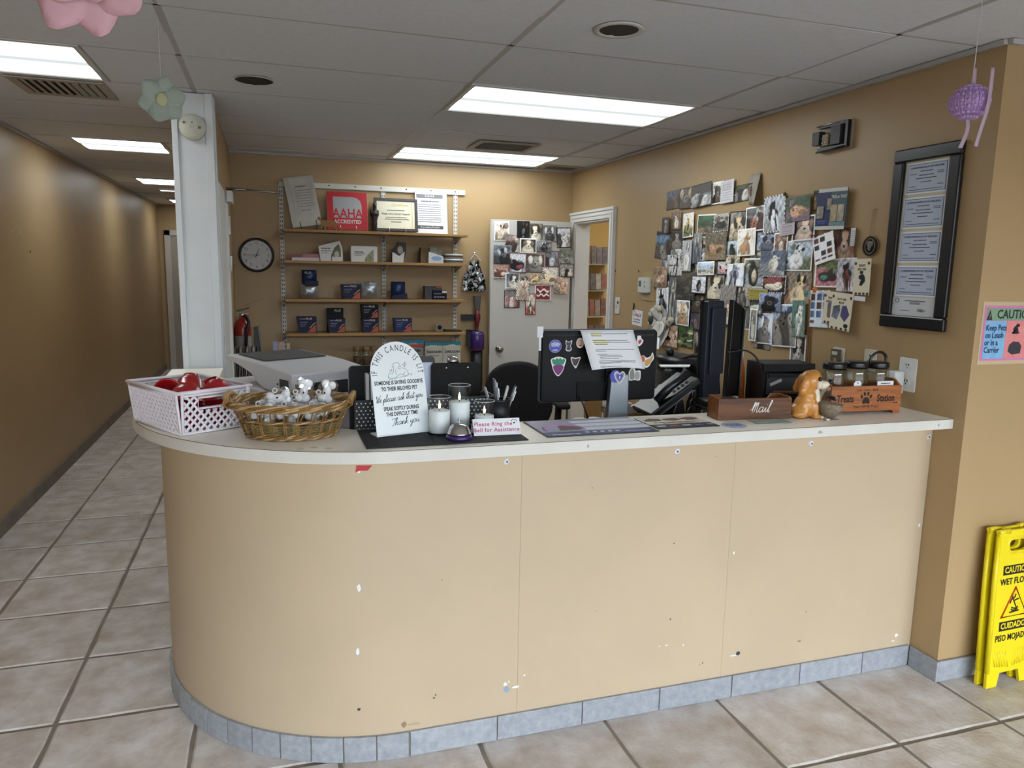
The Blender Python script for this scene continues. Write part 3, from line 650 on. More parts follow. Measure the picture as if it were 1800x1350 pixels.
# --- white lattice basket with red bowls
wpl = mat('white_plastic', '#ded9e0', .35)
bk = thing('lattice_basket', 'white plastic lattice basket filled with red bowls', 'basket', (-.285, 2.468, ZT+.0005), math.radians(32))
BW, BD, BH, FL = .25, .36, .138, .014
def lat_wall(A, B_, up, slot=False):
    A = Vector(A); B_ = Vector(B_); w = (B_-A).length; e = (B_-A).normalized(); b = MB()
    U = Vector(up); h = BH
    def P(s_, t_): return A+e*s_+U*(t_/h)*1.0
    st_ = .0235; k = -10
    z0, z1 = .008, h-.012
    for sgn in (1, -1):
        off = -h*1.0
        while off < w+h:
            pts = []
            for i in range(15):
                tz = z0+(z1-z0)*i/14; s_ = off+(tz*.86 if sgn > 0 else (h-tz)*.86)
                ok = 0.004 < s_ < w-.004 and not (slot and abs(s_-w*.5) < .058 and h*.60 < tz < h*.86)
                if ok: pts.append(P(s_, tz))
                else:
                    if len(pts) > 1: b.tube(pts, .0042, 4)
                    pts = []
            if len(pts) > 1: b.tube(pts, .0042, 4)
            off += st_
    b.tube([P(0, .005), P(w, .005)], .005, 6); b.tube([P(0, h-.010), P(w, h-.010)], .004, 6); 
    b.tube([P(.004, 0), P(-.0, h)], .0048, 6); b.tube([P(w-.004, 0), P(w, h)], .0048, 6)
    if slot:
        s0, s1, t0, t1 = w*.5-.058, w*.5+.058, h*.60, h*.86
        b.tube([P(s0, t0), P(s1, t0), P(s1, t1), P(s0, t1)], .0045, 6, closed=True)
    return b
c0 = [(FL, FL, 0), (BW-FL, FL, 0), (BW-FL, BD-FL, 0), (FL, BD-FL, 0)]
c1 = [(0, 0, BH), (BW, 0, BH), (BW, BD, BH), (0, BD, BH)]
for i in range(4):
    j = (i+1) % 4; a = Vector(c0[i]); bb_ = Vector(c0[j]); n = [(0, -FL, BH), (FL, 0, BH), (0, FL, BH), (-FL, 0, BH)][i]
    lat_wall(a, bb_, n, i in (0, 2)).build('lattice_wall', wpl, bk)
MB().tube([Vector(p) for p in c1], .006, 8, closed=True).build('rim', wpl, bk)
MB().bb(FL, BW-FL, FL, BD-FL, 0, .004).build('bottom', wpl, bk)
red = mat('red_plastic', '#9c1119', .22, coat=.4, spec=.6)
def bowl(x, y, z, rx, ry, rz, r, h, label):
    v = Vector((x, y, 0)); v.rotate(Euler((0, 0, math.radians(32)))); 
    t = thing('red_bowl', label, 'bowl', (-.285+v.x, 2.468+v.y, ZT+z), rz, 'red bowls in the white basket', rx, ry)
    MB().lathe([(.001, 0), (r*.45, .0), (r*.8, h*.35), (r, h), (r*1.08, h+.002), (r*1.08, h+.005), (r*.96, h+.004), (r*.75, h*.38), (r*.4, .005), (.001, .005)], 28).build('shell', red, t)
    MB().lathe([(r*.46, -.004), (r*.5, .002)], 20, caps=False).build('foot_ring', red, t)
RB = 'glossy red plastic bowl tumbled in the white lattice basket'
for q in ((.082, .095, .150, 2.95, .15, .3, .056, .050), (.170, .115, .152, 2.85, -.25, 1.2, .048, .048), (.172, .255, .152, 2.75, .25, .4, .050, .050), (.080, .262, .088, 1.15, -.25, .5, .046, .050),
          (.075, .085, .012, .05, .05, 0, .048, .062), (.180, .090, .012, .05, -.05, 0, .046, .062), (.075, .195, .012, .05, .05, 0, .046, .062), (.180, .210, .012, .05, -.05, 0, .048, .062), (.078, .300, .012, .0, .05, 0, .042, .060), (.180, .310, .012, .0, .0, 0, .036, .060)):
    bowl(*q, RB)
# --- wicker basket
wick_m = wood('wicker', '#c09a5c', '#8d6434', 'Z', .5, .5); wick_d = wood('seagrass', '#83703e', '#463a1e', 'Z', .6, .8); wick_l = wood('wicker_pale', '#c2a67c', '#9c7c50', 'Z', .5, .5); wick_m = wood('wicker_dark', '#94713f', '#684a26', 'Z', .5, .5)
wk = thing('wicker_basket', 'oval wicker basket with wooden handles holding bagged dispensers', 'basket', (.052, 2.447, ZT), math.radians(-11))
def eo(t_, z):   # oval section of the basket at height z
    k = min(1, z/.105); return ((.137+.047*k)*math.cos(t_), (.110+.033*k)*math.sin(t_))
def braid(z, amp, strands, turns, r, name, m, n=120, out=0.0):
    b = MB()
    for s_ in range(strands):
        P = []
        for i in range(n):
            a = 2*PI*i/n; ph = turns*a+2*PI*s_/strands; x, y = eo(a, z); d = Vector((math.cos(a), math.sin(a), 0))
            P.append(Vector((x, y, z+amp*math.sin(ph)))+d*(out+amp*math.cos(ph)))
        b.tube(P, r, 5, closed=True)
        if m is wick_m: b.build(name, wick_l if s_ % 2 else wick_m, wk); b = MB()
    return b.build(name, m, wk) if b.v else None
braid(.008, .0045, 4, 9, .0032, 'foot_braid', wick_m); braid(.017, .004, 3, 10, .0028, 'foot_braid', wick_m)
braid(.060, .0028, 3, 12, .0025, 'middle_braid', wick_m)
braid(.103, .0065, 5, 7, .0040, 'rim_braid', wick_m, out=.002); braid(.112, .005, 4, 8, .0036, 'rim_braid', wick_m, out=.005)
for z in (.023, .031, .039, .047): braid(z, .0024, 2, 26, .0030, 'rope_row', wick_d, 160, -.001)
nst = 26
for i in range(nst):
    a = 2*PI*(i+.5)/nst; b = MB()
    for da in (-.018, .018):
        P = [Vector((*eo(a+da, z), z))+Vector((math.cos(a), math.sin(a), 0))*(.004 if z < .055 else 0) for z in (.012, .03, .058)]
        b.tube(P, .0024, 5)
        lean = .10 if da > 0 else .03
        b.tube([Vector((*eo(a+da+lean*(z-.055)/.05, z), z)) for z in (.056, .08, .105)], .0024, 5)
    b.build('stake', wick_m, wk)
MB().lathe([(1, 0), (1, .004)], 40, Matrix(((.14, 0, 0), (0, .11, 0), (0, 0, 1))), (0, 0, .001)).build('bottom', wick_d, wk)
for sx in (-1, 1):
    hw = wood('handle_wood', '#b08a5a', '#86602f', 'Y', .5)
    MB().tube(smooth([(sx*.184, -.055, .112), (sx*.191, -.045, .124), (sx*.194, -.02, .131), (sx*.194, .02, .131), (sx*.191, .045, .124), (sx*.184, .055, .112)], 5), .0095, 8).build('handle', hw, wk)
    for yy_ in (-.052, .052):
        b = MB()
        for k in range(5): b.tube([(sx*.178, yy_-.012+k*.006, .095), (sx*.198, yy_-.012+k*.006, .108+.002*k), (sx*.190, yy_-.012+k*.006, .126)], .003, 5)
        b.build('handle_binding', wick_m, wk)
# --- bagged white dispensers
wr_m = mat('white_rubber', '#f0f2f6', .4); film = clear_mat('clear_film', '#ffffff', .16, .10)
def crumple(w, h, d, seed):
    r = random.Random(seed); bm = bmesh.new(); bmesh.ops.create_icosphere(bm, subdivisions=3, radius=1)
    for v in bm.verts:
        k = 1+r.uniform(-.13, .13); v.co = Vector((v.co.x*w*k, v.co.y*d*k, v.co.z*h*k))
        if v.co.z > h*.55: v.co.x *= 1.25; v.co.y *= .35
    b = MB(); b.addbm(bm, sm=False); return b
def dispenser(lx, ly, lz, rx, ry, rz, seed):
    v = Vector((lx, ly, lz)); v.rotate(Euler((0, 0, math.radians(-11))))
    t = thing('bagged_dispenser', 'white bone shaped bag dispenser in a clear bag, in wicker basket', 'dispenser', (.052+v.x, 2.447+v.y, ZT+lz), rz, 'bagged dispensers in the wicker basket', rx, ry)
    MB().cyl((0, 0, 0), .0125, .042, 14).ell((-.010, 0, .024), (.0135, .013, .0135)).ell((.010, 0, .024), (.0135, .013, .0135)).ell((-.010, 0, -.024), (.0135, .013, .0135)).ell((.010, 0, -.024), (.0135, .013, .0135)).build('bone', wr_m, t)
    MB().tube([(.007*math.cos(a)-.026, 0, .007*math.sin(a)-.008) for a in [2*PI*k/14 for k in range(14)]], .0018, 6, closed=True).build('ring', wr_m, t)
    MB().facade(oval(.003, .004, 8), -.0135, -.0128).build('print_mark', ink, t, (-.004, 0, -.004))
    crumple(.031, .044, .024, seed).build('clear_bag', film, t)
for i, q in enumerate(((-.085, -.035, .082, .2, 1.45, .2), (-.005, -.048, .082, .1, 1.5, -.1), (.080, -.035, .082, .1, 1.4, .2), (-.075, .045, .084, .2, 1.5, 0), (.010, .048, .086, 0, 1.45, .3), (.088, .042, .086, .1, 1.4, -.3),
                       (.040, .0, .142, .1, .2, .2), (.112, .0, .138, -.1, .25, -.3), (-.040, .0, .118, .2, 1.45, .2),
                       (-.070, -.005, .040, 0, 1.55, 1.4), (.0, .0, .040, 0, 1.55, 1.5), (.070, .005, .040, 0, 1.55, 1.4))):
    dispenser(*q, 60+i)
# ================================================================ right half of the counter
# --- printed counter mats
def printed_mat(name, label, x0, x1, y0, y1, W_, H_, painter):
    cx, cy = (x0+x1)/2, (y0+y1)/2; t = thing(name, label, 'mat', (cx, cy, ZT))
    MB().bb(x0-cx, x1-cx, y0-cy, y1-cy, 0, .0022).build('sheet', mat('mat_black', '#17181d', .5), t)
    painter(t, x1-x0, y1-y0); return t
def flat(parent, name, m, poly, z=.0024, loc=(0, 0), t=.0006): return MB().prism(poly, z, z+t).build(name, m, parent, (loc[0], loc[1], 0))
def rc(x0, x1, y0, y1): return [(x0, y0), (x1, y0), (x1, y1), (x0, y1)]
def pm1(t, w, d):
    a, b_ = -w/2+.006, w/2-.006; c, e = -d/2+.006, d/2-.006
    flat(t, 'print_navy', mat('mat_navy', '#2d3468', .45), rc(a, b_, c, c+.055)); flat(t, 'print_field', mat('mat_field', '#8d97a8', .45, hex2='#a99ab2', vscale=9), rc(a, b_, c+.055, e))
    MB().tube(smooth([(a+.02, c+.07, .003), (a+.03, c+.13, .003), (a+.09, c+.155, .003), (a+.15, c+.12, .003), (a+.16, c+.07, .003)], 6), .004, 6).build('print_swirl', mat('mat_pink', '#b07ab0', .5), t)
    flat(t, 'print_dogs', mat('mat_dogs', '#6f4f46', .6, hex2='#3d2c2a', vscale=60), [(a+.07, c+.07), (a+.15, c+.075), (a+.155, c+.12), (a+.12, c+.155), (a+.085, c+.14)], .0031)
    for j in range(3):
        for i in range(4): flat(t, 'print_box', mat('mat_white', '#ccd0d8', .5), rc(0, .062, 0, .034), .0031, (a+.155+i*.0635, c+.066+j*.056))
    for i in range(5): flat(t, 'print_icon', mat('mat_white'), oval(.008, .008, 12), .0031, (a+.15+i*.028, c+.030))
    print_lines(t, mat('mat_white'), [(a+.02, a+.12, c+.015, .006), (a+.01, a+.11, e-.012, .006), (b_-.11, b_-.02, c+.02, .003)], (0, 0, .0034), seed=71, rot=(-PI/2, 0, 0))
printed_mat('counter_calendar_mat', 'large printed counter mat with white boxes and navy border', .842, 1.252, 2.205, 2.455, 1, 1, pm1)
def pm2(t, w, d):
    a, b_ = -w/2+.002, w/2-.002; c, e = -d/2+.002, d/2-.002
    flat(t, 'print_cream', mat('mat_cream', '#d3ccba', .5), rc(a, b_, c+.06, e)); flat(t, 'print_black', mat('mat_black'), rc(a, b_, c, c+.06))
    for i in range(3): flat(t, 'print_dogs', mat('mat_dogs2', '#7a5247', .6, hex2='#4a3230', vscale=70), blob(.085, .05, 90+i, 12), .0031, (a+.05+i*.075, e-.05))
    print_lines(t, mat('mat_brown', '#5a4b3a', .6), [(a+.03, b_-.03, c+.085, .009), (a+.06, b_-.06, c+.07, .004)], (0, 0, .0034), seed=72, rot=(-PI/2, 0, 0))
    for i, hx in enumerate(('#c9cad0', '#a14a52', '#c9cad0', '#56659a', '#8d929c')): flat(t, 'print_logo', mat('mat_logo%d' % i, hx, .5), rc(-.016, .016, -.008, .008), .0031, (a+.03+i*.05, c+.03))
printed_mat('counter_brand_mat', 'small counter mat with brown dogs on cream over a black strip', 1.262, 1.51, 2.236, 2.42, 1, 1, pm2)
t = thing('round_sticker', 'round pale blue sticker on the countertop in front of the mail box', 'sticker', (1.567, 2.235, ZT)); MB().cyl((0, 0, .0006), .045, .001, 32).build('disc', mat('sticker_blue', '#b9c4d6', .5, hex2='#8fa0bf', vscale=30), t)
print_lines(t, mat('sticker_ink', '#5a6a96', .6), [(-.03, .03, .012, .007), (-.034, .034, 0, .006), (-.025, .025, -.014, .005)], (0, 0, .0014), seed=73, rot=(-PI/2, 0, 0))
t = thing('flyer', 'flat green-edged flyer lying under the front of the mail box', 'flyer', (1.74, 2.262, ZT), math.radians(-5)); MB().bb(-.075, .075, -.03, .035, 0, .0006).build('sheet', mat('flyer_green', '#7c9488', .6), t); MB().bb(-.07, .07, -.026, .030, .0006, .001).build('print', mat('flyer_pale', '#c3c7c0', .6, hex2='#8fa39c', vscale=40), t)
# --- mail box
mw = wood('mail_wood', '#6a3d15', '#442407', 'X', .35); mw2 = wood('mail_wood_light', '#875021', '#5c3410', 'X', .4)
t = thing('mail_box', 'dark wooden desk box with white script Mail', 'box', (1.712, 2.352, ZT+.001), math.radians(-6))
bw, bd, bh = .300, .085, .083
fr_ = MB().bb(-bw/2, bw/2, -bd/2, -bd/2+.009, 0, bh-.004).build('front_board', mw, t, bevel=.0015)
MB().facade([(-bw/2, 0), (bw/2, 0), (bw/2, bh), (bw/2-.04, bh), (bw/2-.055, bh-.018), (-bw/2+.055, bh-.018), (-bw/2+.04, bh), (-bw/2, bh)], bd/2-.009, bd/2).build('back_board', mw, t)
for sx in (-1, 1): MB().bb(sx*(bw/2-.0045)-.0045, sx*(bw/2-.0045)+.0045, -bd/2+.009, bd/2-.009, 0, bh).build('end_board', mw2, t, bevel=.001)
MB().bb(-bw/2+.009, bw/2-.009, -bd/2+.009, bd/2-.009, 0, .008).build('floor_board', mw, t)
cursive('Mail', .046, .0016, mat('white_ink', '#dedcd6', .6), t, (.02, -bd/2-.0006, .026), slant=.3)
for sx, z in ((-1, .014), (-1, .068), (1, .014), (1, .068)): MB().cyl((sx*(bw/2-.012), -bd/2, z), .0025, .002, 8, (PI/2, 0, 0)).build('screw', blackp, t)
# --- dog figurine holding a bowl
dg = thing('dog_figurine', 'golden ceramic puppy figurine holding a grey bowl in its mouth', 'figurine', (1.932, 2.305, ZT), math.radians(-24))
gold = mat('ceramic_gold', '#c98f45', .35, hex2='#b3742f', vscale=14, coat=.3); cream = mat('ceramic_cream', '#d9cdb8', .35, coat=.3)
def blobmesh(parts, name, m, parent, vox=.004):
    b = MB()
    for c, d, r in parts: b.ell(c, d, 16, 10, r)
    o = b.build(name, m, parent)
    rm = o.modifiers.new('remesh', 'REMESH'); rm.mode = 'VOXEL'; rm.voxel_size = vox; rm.use_smooth_shade = True
    sm = o.modifiers.new('smooth', 'SMOOTH'); sm.iterations = 6
    return o
# dog faces local +x (towards the treat box), turned a little to the viewer
blobmesh([((-.005, 0, .045), (.042, .04, .047), None), ((.002, 0, .082), (.034, .034, .036), None), ((-.02, 0, .028), (.045, .045, .03), None), ((.028, -.022, .035), (.014, .013, .036), None), ((.028, .022, .035), (.014, .013, .036), None),
          ((.034, -.024, .009), (.022, .015, .010), None), ((.034, .024, .009), (.022, .015, .010), None), ((-.03, -.036, .016), (.028, .014, .016), None), ((-.05, .02, .014), (.035, .012, .012), None)], 'body', gold, dg)
hd = blobmesh([((.006, 0, .140), (.040, .038, .042), None), ((.02, 0, .155), (.028, .03, .03), None), ((-.006, 0, .11), (.03, .03, .03), None)], 'head', gold, dg)
blobmesh([((.046, 0, .127), (.030, .022, .018), None), ((.062, 0, .131), (.020, .016, .013), None), ((.034, -.023, .131), (.013, .014, .018), None), ((.034, .023, .131), (.013, .014, .018), None), ((.040, 0, .150), (.010, .010, .016), None)], 'muzzle', cream, hd, .003)
blobmesh([((.036, 0, .075), (.014, .02, .032), None), ((.03, 0, .1), (.016, .018, .02), None)], 'chest_patch', cream, dg, .003)
MB().ell((.081, 0, .140), (.010, .012, .010)).build('nose', mat('gloss_black', '#101012', .15), hd)
for s_ in (-1, 1):
    blobmesh([((-.020, s_*.040, .126), (.018, .009, .032), (0, .3, 0)), ((-.027, s_*.043, .108), (.016, .010, .018), (0, .4, 0)), ((-.012, s_*.034, .150), (.015, .009, .014), None)], 'ear', mat('ceramic_gold_dark', '#bd7f36', .35, coat=.3), hd, .003)
    MB().ell((.036, s_*.026, .152), (.008, .006, .009)).build('eye', mat('gloss_black'), hd)
    for k in range(3): MB().ell((.054, s_*.024+(-.008+k*.008), .007), (.007, .0035, .006)).build('toe', cream, dg)
stone = mat('stone_bowl', '#8a7d6a', .6, hex2='#6a5f50', vscale=90, bump=.5, bscale=200)
bwz = MB().lathe([(.001, 0), (.022, 0), (.028, .004), (.043, .028), (.049, .053), (.046, .055), (.040, .032), (.024, .01), (.001, .008)], 32, sx=1.0, sy=.95).build('bowl', stone, dg, (.080, -.005, .006), (0, .12, 0))
MB().tube(smooth([(-.044, 0, .05), (-.040, 0, .085), (-.026, 0, .108), (-.012, 0, .102)], 5), [.009]*16, 8, flat=.5).build('bowl_handle', stone, bwz)
tag(MB().box((0, 0, .003), (.018, .07, .006)).box((0, 0, .0075), (.008, .055, .003)).build('pocket_knife', mat('steel_dark', '#5a5d62', .3, .8), None, (2.016, 2.29, ZT+.080), (.3, .95, .4)), 'dark steel folding clip leaning in the figurine bowl', 'tool')
t = thing('metal_tag', 'small white tag lying at the puppy figurine paws', 'tag', (1.975, 2.235, ZT)); MB().cyl((0, 0, .004), .010, .007, 14).build('knob', cream, t); MB().bb(-.005, .05, -.006, .006, 0, .003).build('blade', chrome, t)
# --- treat box with three jars
tw = wood('treat_wood', '#a8673a', '#7d4722', 'X', .4)
tb = thing('treat_box', 'orange-brown wooden box lettered Treats Station with paw print', 'box', (2.220, 2.375, ZT), math.radians(-3))
w2, d2, h2 = .163, .065, .112
ft = [(-w2, 0), (-w2+.03, 0), (-w2+.038, .012), (w2-.038, .012), (w2-.03, 0), (w2, 0), (w2, h2), (-w2, h2)]
fb = MB().facade(ft, -d2-.006, -d2+.004).build('front_board', tw, tb, bevel=.0012)
MB().facade(ft, d2-.004, d2+.006).build('back_board', tw, tb)
for sx in (-1, 1):
    MB().prism([(-d2+.004, .0), (d2-.004, .0), (d2-.004, h2+.002), (d2*.5, h2+.022), (-d2*.5, h2+.022), (-d2+.004, h2+.002)], -.005, .005, Matrix(((0, 0, 1), (1, 0, 0), (0, 1, 0))), (sx*(w2-.005), 0, 0)).build('end_board', tw, tb)
MB().bb(-w2+.01, w2-.01, -d2+.004, d2-.004, .012, .018).build('floor_board', tw, tb)
bi = mat('burnt_ink', '#22160e', .7); fy = -d2-.0065
text('Treats', .040, bi, tb, (-.098, fy, .062), bold=.0011, xs=.74); text('Station', .040, bi, tb, (.090, fy, .062), bold=.0011, xs=.74)
text('Live   Love   Bark', .014, bi, tb, (0, fy, .097), shear=.4); text('Paws Off My Treats', .015, bi, tb, (.0, fy, .030), shear=.3)
MB().bb(-.13, -.028, fy, fy+.0008, .043, .0442).build('rule', bi, tb); MB().bb(.028, .13, fy, fy+.0008, .043, .0442).build('rule', bi, tb)
for sx in (-.138, .138):
    MB().facade(oval(.0045, .003, 8, -.005), fy, fy+.0008).facade(oval(.0045, .003, 8, .005), fy, fy+.0008).build('bone_mark', bi, tb, (sx, 0, .0435))
MB().facade([(-.018, -.014), (-.008, -.017), (0, -.013), (.008, -.017), (.018, -.014), (.015, .0), (.006, .010), (-.006, .010), (-.015, .0)], fy, fy+.0008).build('paw_pad', bi, tb, (-.002, 0, .058))
for dx, dz, a in ((-.021, .013, .5), (-.008, .023, .15), (.008, .023, -.15), (.021, .013, -.5)): MB().facade([(x*math.cos(a)-z*math.sin(a), x*math.sin(a)+z*math.cos(a)) for x, z in oval(.0055, .0085, 12)], fy, fy+.0008).build('paw_toe', bi, tb, (dx-.002, 0, .058+dz))
jarglass = clear_mat('jar_plastic', '#eef2f0', .10, .05); lidm = mat('black_lid', '#141418', .3, coat=.2)
def jar(lx, ly, r, h, label, handle=False, tagx=None, lab=None):
    v = Vector((lx, ly, 0)); v.rotate(Euler((0, 0, math.radians(-3))))
    t = thing('treat_jar', label, 'jar', (2.22+v.x, 2.375+v.y, ZT+.0185), 0)
    MB().lathe([(.001, .001), (r*.9, 0), (r, .006), (r, h*.80), (r*.95, h*.90), (r*.82, h*.95), (r*.82, h)], 32, caps=False).build('jar_body', jarglass, t)
    MB().lathe([(.001, .003), (r*.93, .003), (r*.93, .012), (.001, .012)], 24).build('crumbs', mat('crumb_brown', '#5d4a36', .9, var=.3, vscale=120), t)
    l = MB().lathe([(r*.93, h-.012), (r*.93, h+.011), (r*.86, h+.015), (.001, h+.015)], 32); l.build('lid', lidm, t)
    MB().lathe([(r*.97, h-.004), (r*.97, h+.002)], 32, caps=False).build('lid_ring', lidm, t)
    if handle: MB().tube(smooth([(-.040, 0, h+.012), (-.036, 0, h+.032), (-.012, 0, h+.050), (.018, 0, h+.050), (.036, 0, h+.034), (.038, 0, h+.012)], 5), .0055, 8).build('handle', lidm, t)
    if lab == 'tag': patch(t, 'paper_tag', paper, [(-.018, 0), (.018, 0), (.018, .046), (.010, .056), (-.010, .056), (-.018, .046)], -r-.001, (.0+tagx, 0, .055)); MB().cyl((tagx, -r-.0015, .103), .003, .002, 8, (PI/2, 0, 0)).build('tag_hole', ink, t)
    if lab == 'label':
        patch(t, 'paper_label', paper, rect(-.040, .040, .066, .108), -r-.0015, (0, 0, 0)); 
        print_lines(t, ink, [(-.022, .022, .099, .004), (-.034, .034, .089, .005), (-.034, .034, .078, .005)], (0, -r-.0018, 0), seed=8)
jar(-.101, .002, .047, .165, 'clear treat jar with plain black lid beside the puppy figurine')
jar(-.001, .002, .048, .168, 'clear treat jar with hanging paper tag between two other jars', tagx=-.03, lab='tag')
jar(.100, .0, .047, .166, 'clear treat jar with looped lid handle and printed white label', handle=True, lab='label')
# ================================================================ things behind the counter
# --- sticker covered monitor, seen from behind
mblk = mat('monitor_black', '#0a0b0e', .45, spec=.22, bump=.15, bscale=400); silver = mat('brushed_silver', '#8e959b', .35, .7)
mn = thing('sticker_monitor', 'black monitor back covered in pet stickers on silver stand', 'monitor', (1.273, 2.755, .7505), math.radians(-1.5))
MB().facade(rr(.505, .290, .014, 4, 0, .465), -.004, .016).build('back_shell', mblk, mn, bevel=.004)
MB().facade(rr(.513, .298, .016, 4, 0, .465), .016, .030).build('bezel', mat('bezel_grey', '#4b4d50', .4), mn)
MB().bb(-.235, .235, -.006, -.004, .588, .594).build('vent_groove', ink, mn)
MB().bb(-.10, .10, -.010, -.004, .33, .40).build('port_bay', mat('port_black', '#060708', .5, spec=.2), mn)
MB().facade([(-.055, 0), (.055, 0), (.048, .43), (-.030, .43)], -.055, -.020).build('stand_neck', silver, mn, (.060, 0, .006), bevel=.006)
MB().bb(-.04, .04, -.020, -.004, .40, .46).build('hinge_block', mblk, mn, (.06, 0, 0))
MB().rbox((0.05, -.02, .006), (.24, .20, .012), .005).build('stand_base', silver, mn)
MB().tube(smooth([(-.09, -.012, .345), (-.075, -.03, .30), (-.05, -.02, .23), (-.045, .0, .12), (-.02, .03, .02)], 5), .004, 6).build('cable', blackp, mn)
MB().tube(smooth([(.10, -.012, .345), (.095, -.02, .30), (.11, -.01, .2), (.10, .03, .02)], 5), .003, 6).build('cable', blackp, mn)
wst = mat('sticker_white', '#e2e2e0', .5)
def msticker(name, x, z, outl, layers):
    patch(mn, name, wst, outl, -.0055, (x, 0, z), .001)
    o = mn.children[-1]
    return o
def stick(name, x, z, sc, outline, layers, y0=-.0056):
    o = MB().facade([(a*sc, c*sc) for a, c in [(p.x, p.y) for p in smooth([(q[0], q[1], 0) for q in outline], 4, True)]], y0, y0+.001).build(name, wst, mn, (x, 0, z))
    for i, (m, pl, sm_) in enumerate(layers):
        P = [(p.x*sc, p.y*sc) for p in smooth([(q[0], q[1], 0) for q in pl], 4, True)] if sm_ else [(a*sc, c*sc) for a, c in pl]
        MB().facade(P, y0-.0006-.0004*i, y0).build('print', m, o)
    return o
cat_g = mat('st_grey', '#3c3e42', .5); tan_s = mat('st_tan', '#c4995a', .5); pur_s = mat('st_purple', '#7a2c72', .5); grn_s = mat('st_green', '#2d8a6a', .5); blu_s = mat('st_blue', '#4a54b4', .5); org_s = mat('st_orange', '#c2532c', .5); gry_s = mat('st_midgrey', '#8b8782', .5); brn_s = mat('st_brown', '#5c3a30', .5); red_s = mat('st_red', '#b8403c', .5)
mx0 = 1.273
b = stick('round_blue_sticker', 1.075-mx0, .548, .026, oval(1, 1, 12), [(blu_s, oval(.97, .97, 16), True)])
print_lines(b, wst, [(-.010, .010, .016, .002), (-.017, .017, .011, .003), (-.018, .018, .006, .003), (-.016, .016, .001, .0025), (-.009, .009, -.014, .002), (-.012, .012, -.018, .002)], (0, -.0066, 0), seed=3)
stick('cat_sticker', 1.132-mx0, .550, .022, [(-.55, 1), (-.25, .75), (.25, .75), (.6, 1), (.55, .3), (.35, -.05), (.6, -.6), (.3, -1), (-.3, -1), (-.6, -.6), (-.4, -.05), (-.62, .3)], [(cat_g, [(-.45, .8), (-.2, .62), (.2, .62), (.48, .8), (.42, .25), (.25, -.05), (.45, -.55), (.2, -.85), (-.2, -.85), (-.45, -.55), (-.28, -.05), (-.5, .25)], True)])
stick('face_sticker', 1.181-mx0, .560, .022, oval(.75, .95, 10), [(mat('st_pinkish', '#d9b49a', .5), oval(.6, .7, 12, 0, .05), True), (red_s, oval(.3, .12, 10, .05, -.45), True)])
stick('beet_sticker', 1.090-mx0, .466, .036, [(-.9, .75), (-.5, 1), (0, 1.1), (.5, 1), (.9, .75), (.75, .1), (.5, -.6), (0, -1.1), (-.5, -.6), (-.75, .1)], [(grn_s, [(-.8, .7), (-.6, .9), (-.4, .75), (-.2, 1.0), (0, .8), (.2, 1.0), (.4, .75), (.6, .9), (.8, .7), (.6, .25), (0, .1), (-.6, .25)], False), (pur_s, [(-.6, .05), (0, .2), (.6, .05), (.42, -.55), (0, -.95), (-.42, -.55)], True)])
stick('pug_sticker', 1.163-mx0, .481, .024, [(-.8, .9), (0, .8), (.9, .9), (.7, .2), (.4, -.5), (.1, -1), (-.3, -.6), (-.7, .1)], [(brn_s, [(-.65, .75), (0, .6), (.7, .75), (.5, .1), (.25, -.4), (-.3, -.4), (-.55, .1)], True), (cat_g, oval(.35, .45, 10, 0, -.1), True)])
stick('heart_sticker', 1.336-mx0, .424, .026, [(0, .6), (.45, .95), (.9, .6), (.75, -.1), (0, -1), (-.75, -.1), (-.9, .6), (-.45, .95)], [(mat('st_grey_line', '#8f8f92', .5), [(0, .48), (.42, .8), (.76, .52), (.62, -.08), (0, -.82), (-.62, -.08), (-.76, .52), (-.42, .8)], True), (blu_s, [(0, .3), (.3, .55), (.52, .35), (.42, -.05), (0, -.5), (-.42, -.05), (-.52, .35), (-.3, .55)], True), (wst, [(-.1, .1), (0, .2), (.1, .1), (.06, -.2), (-.06, -.2)], True)], -.058)
patch(mn, 'blue_disc_sticker', blu_s, oval(.024, .026, 18), -.0562, (1.319-mx0, 0, .428), .001)
stick('cats_sticker', 1.428-mx0, .430, .03, [(-.8, -.9), (-.9, .2), (-.4, .9), (-.1, .6), (0, 1.0), (.1, .4), (.8, .4), (.9, -.2), (.8, -.95), (0, -.9)], [(gry_s, [(-.68, -.75), (-.75, .15), (-.4, .7), (-.1, .3), (-.1, -.75)], True), (mat('st_palegrey', '#a39f9c', .5), [(.05, -.75), (.05, .1), (.4, .3), (.72, .1), (.7, -.75)], True)])
stick('heart_dog_sticker', 1.441-mx0, .566, .022, [(-.3, 1), (.3, 1.0), (.5, .4), (.9, .1), (.6, -.6), (0, -1), (-.5, -.4), (-.4, .4)], [(red_s, [(.0, .1), (.35, .25), (.55, 0), (.1, -.6), (-.2, -.1)], True)])
stick('corgi_sticker', 1.480-mx0, .485, .034, [(-1.0, .3), (-.5, .6), (0, .3), (.5, .5), (.75, .95), (.95, .2), (.6, -.3), (.3, -.8), (-.2, -.9), (-.5, -.3)], [(tan_s, [(-.3, -.1), (.2, .15), (.55, .35), (.7, .75), (.82, .2), (.5, -.3), (.2, -.65), (-.15, -.7)], True), (org_s, oval(.34, .4, 10, -.6, .15), True)])
nt_ = thing('taped_notice', 'white typed notice sheet taped over the monitor top edge', 'notice', (1.288, 2.690, 1.362), math.radians(-1.5))
hl = mat('highlighter', '#d9d873', .6)
pg = MB(); pn = 10
gv = []; gf = []
for j in range(pn+1):
    for i in range(7):
        u = i/6; v = j/pn; gv.append((-.115+.23*u+.030*v+(-.0)*u, .044-.062*v+.006*math.sin(u*PI)*v, -.152*v-.010*v*u*0-.012*math.sin(u*PI)*(-v*v)*.6))
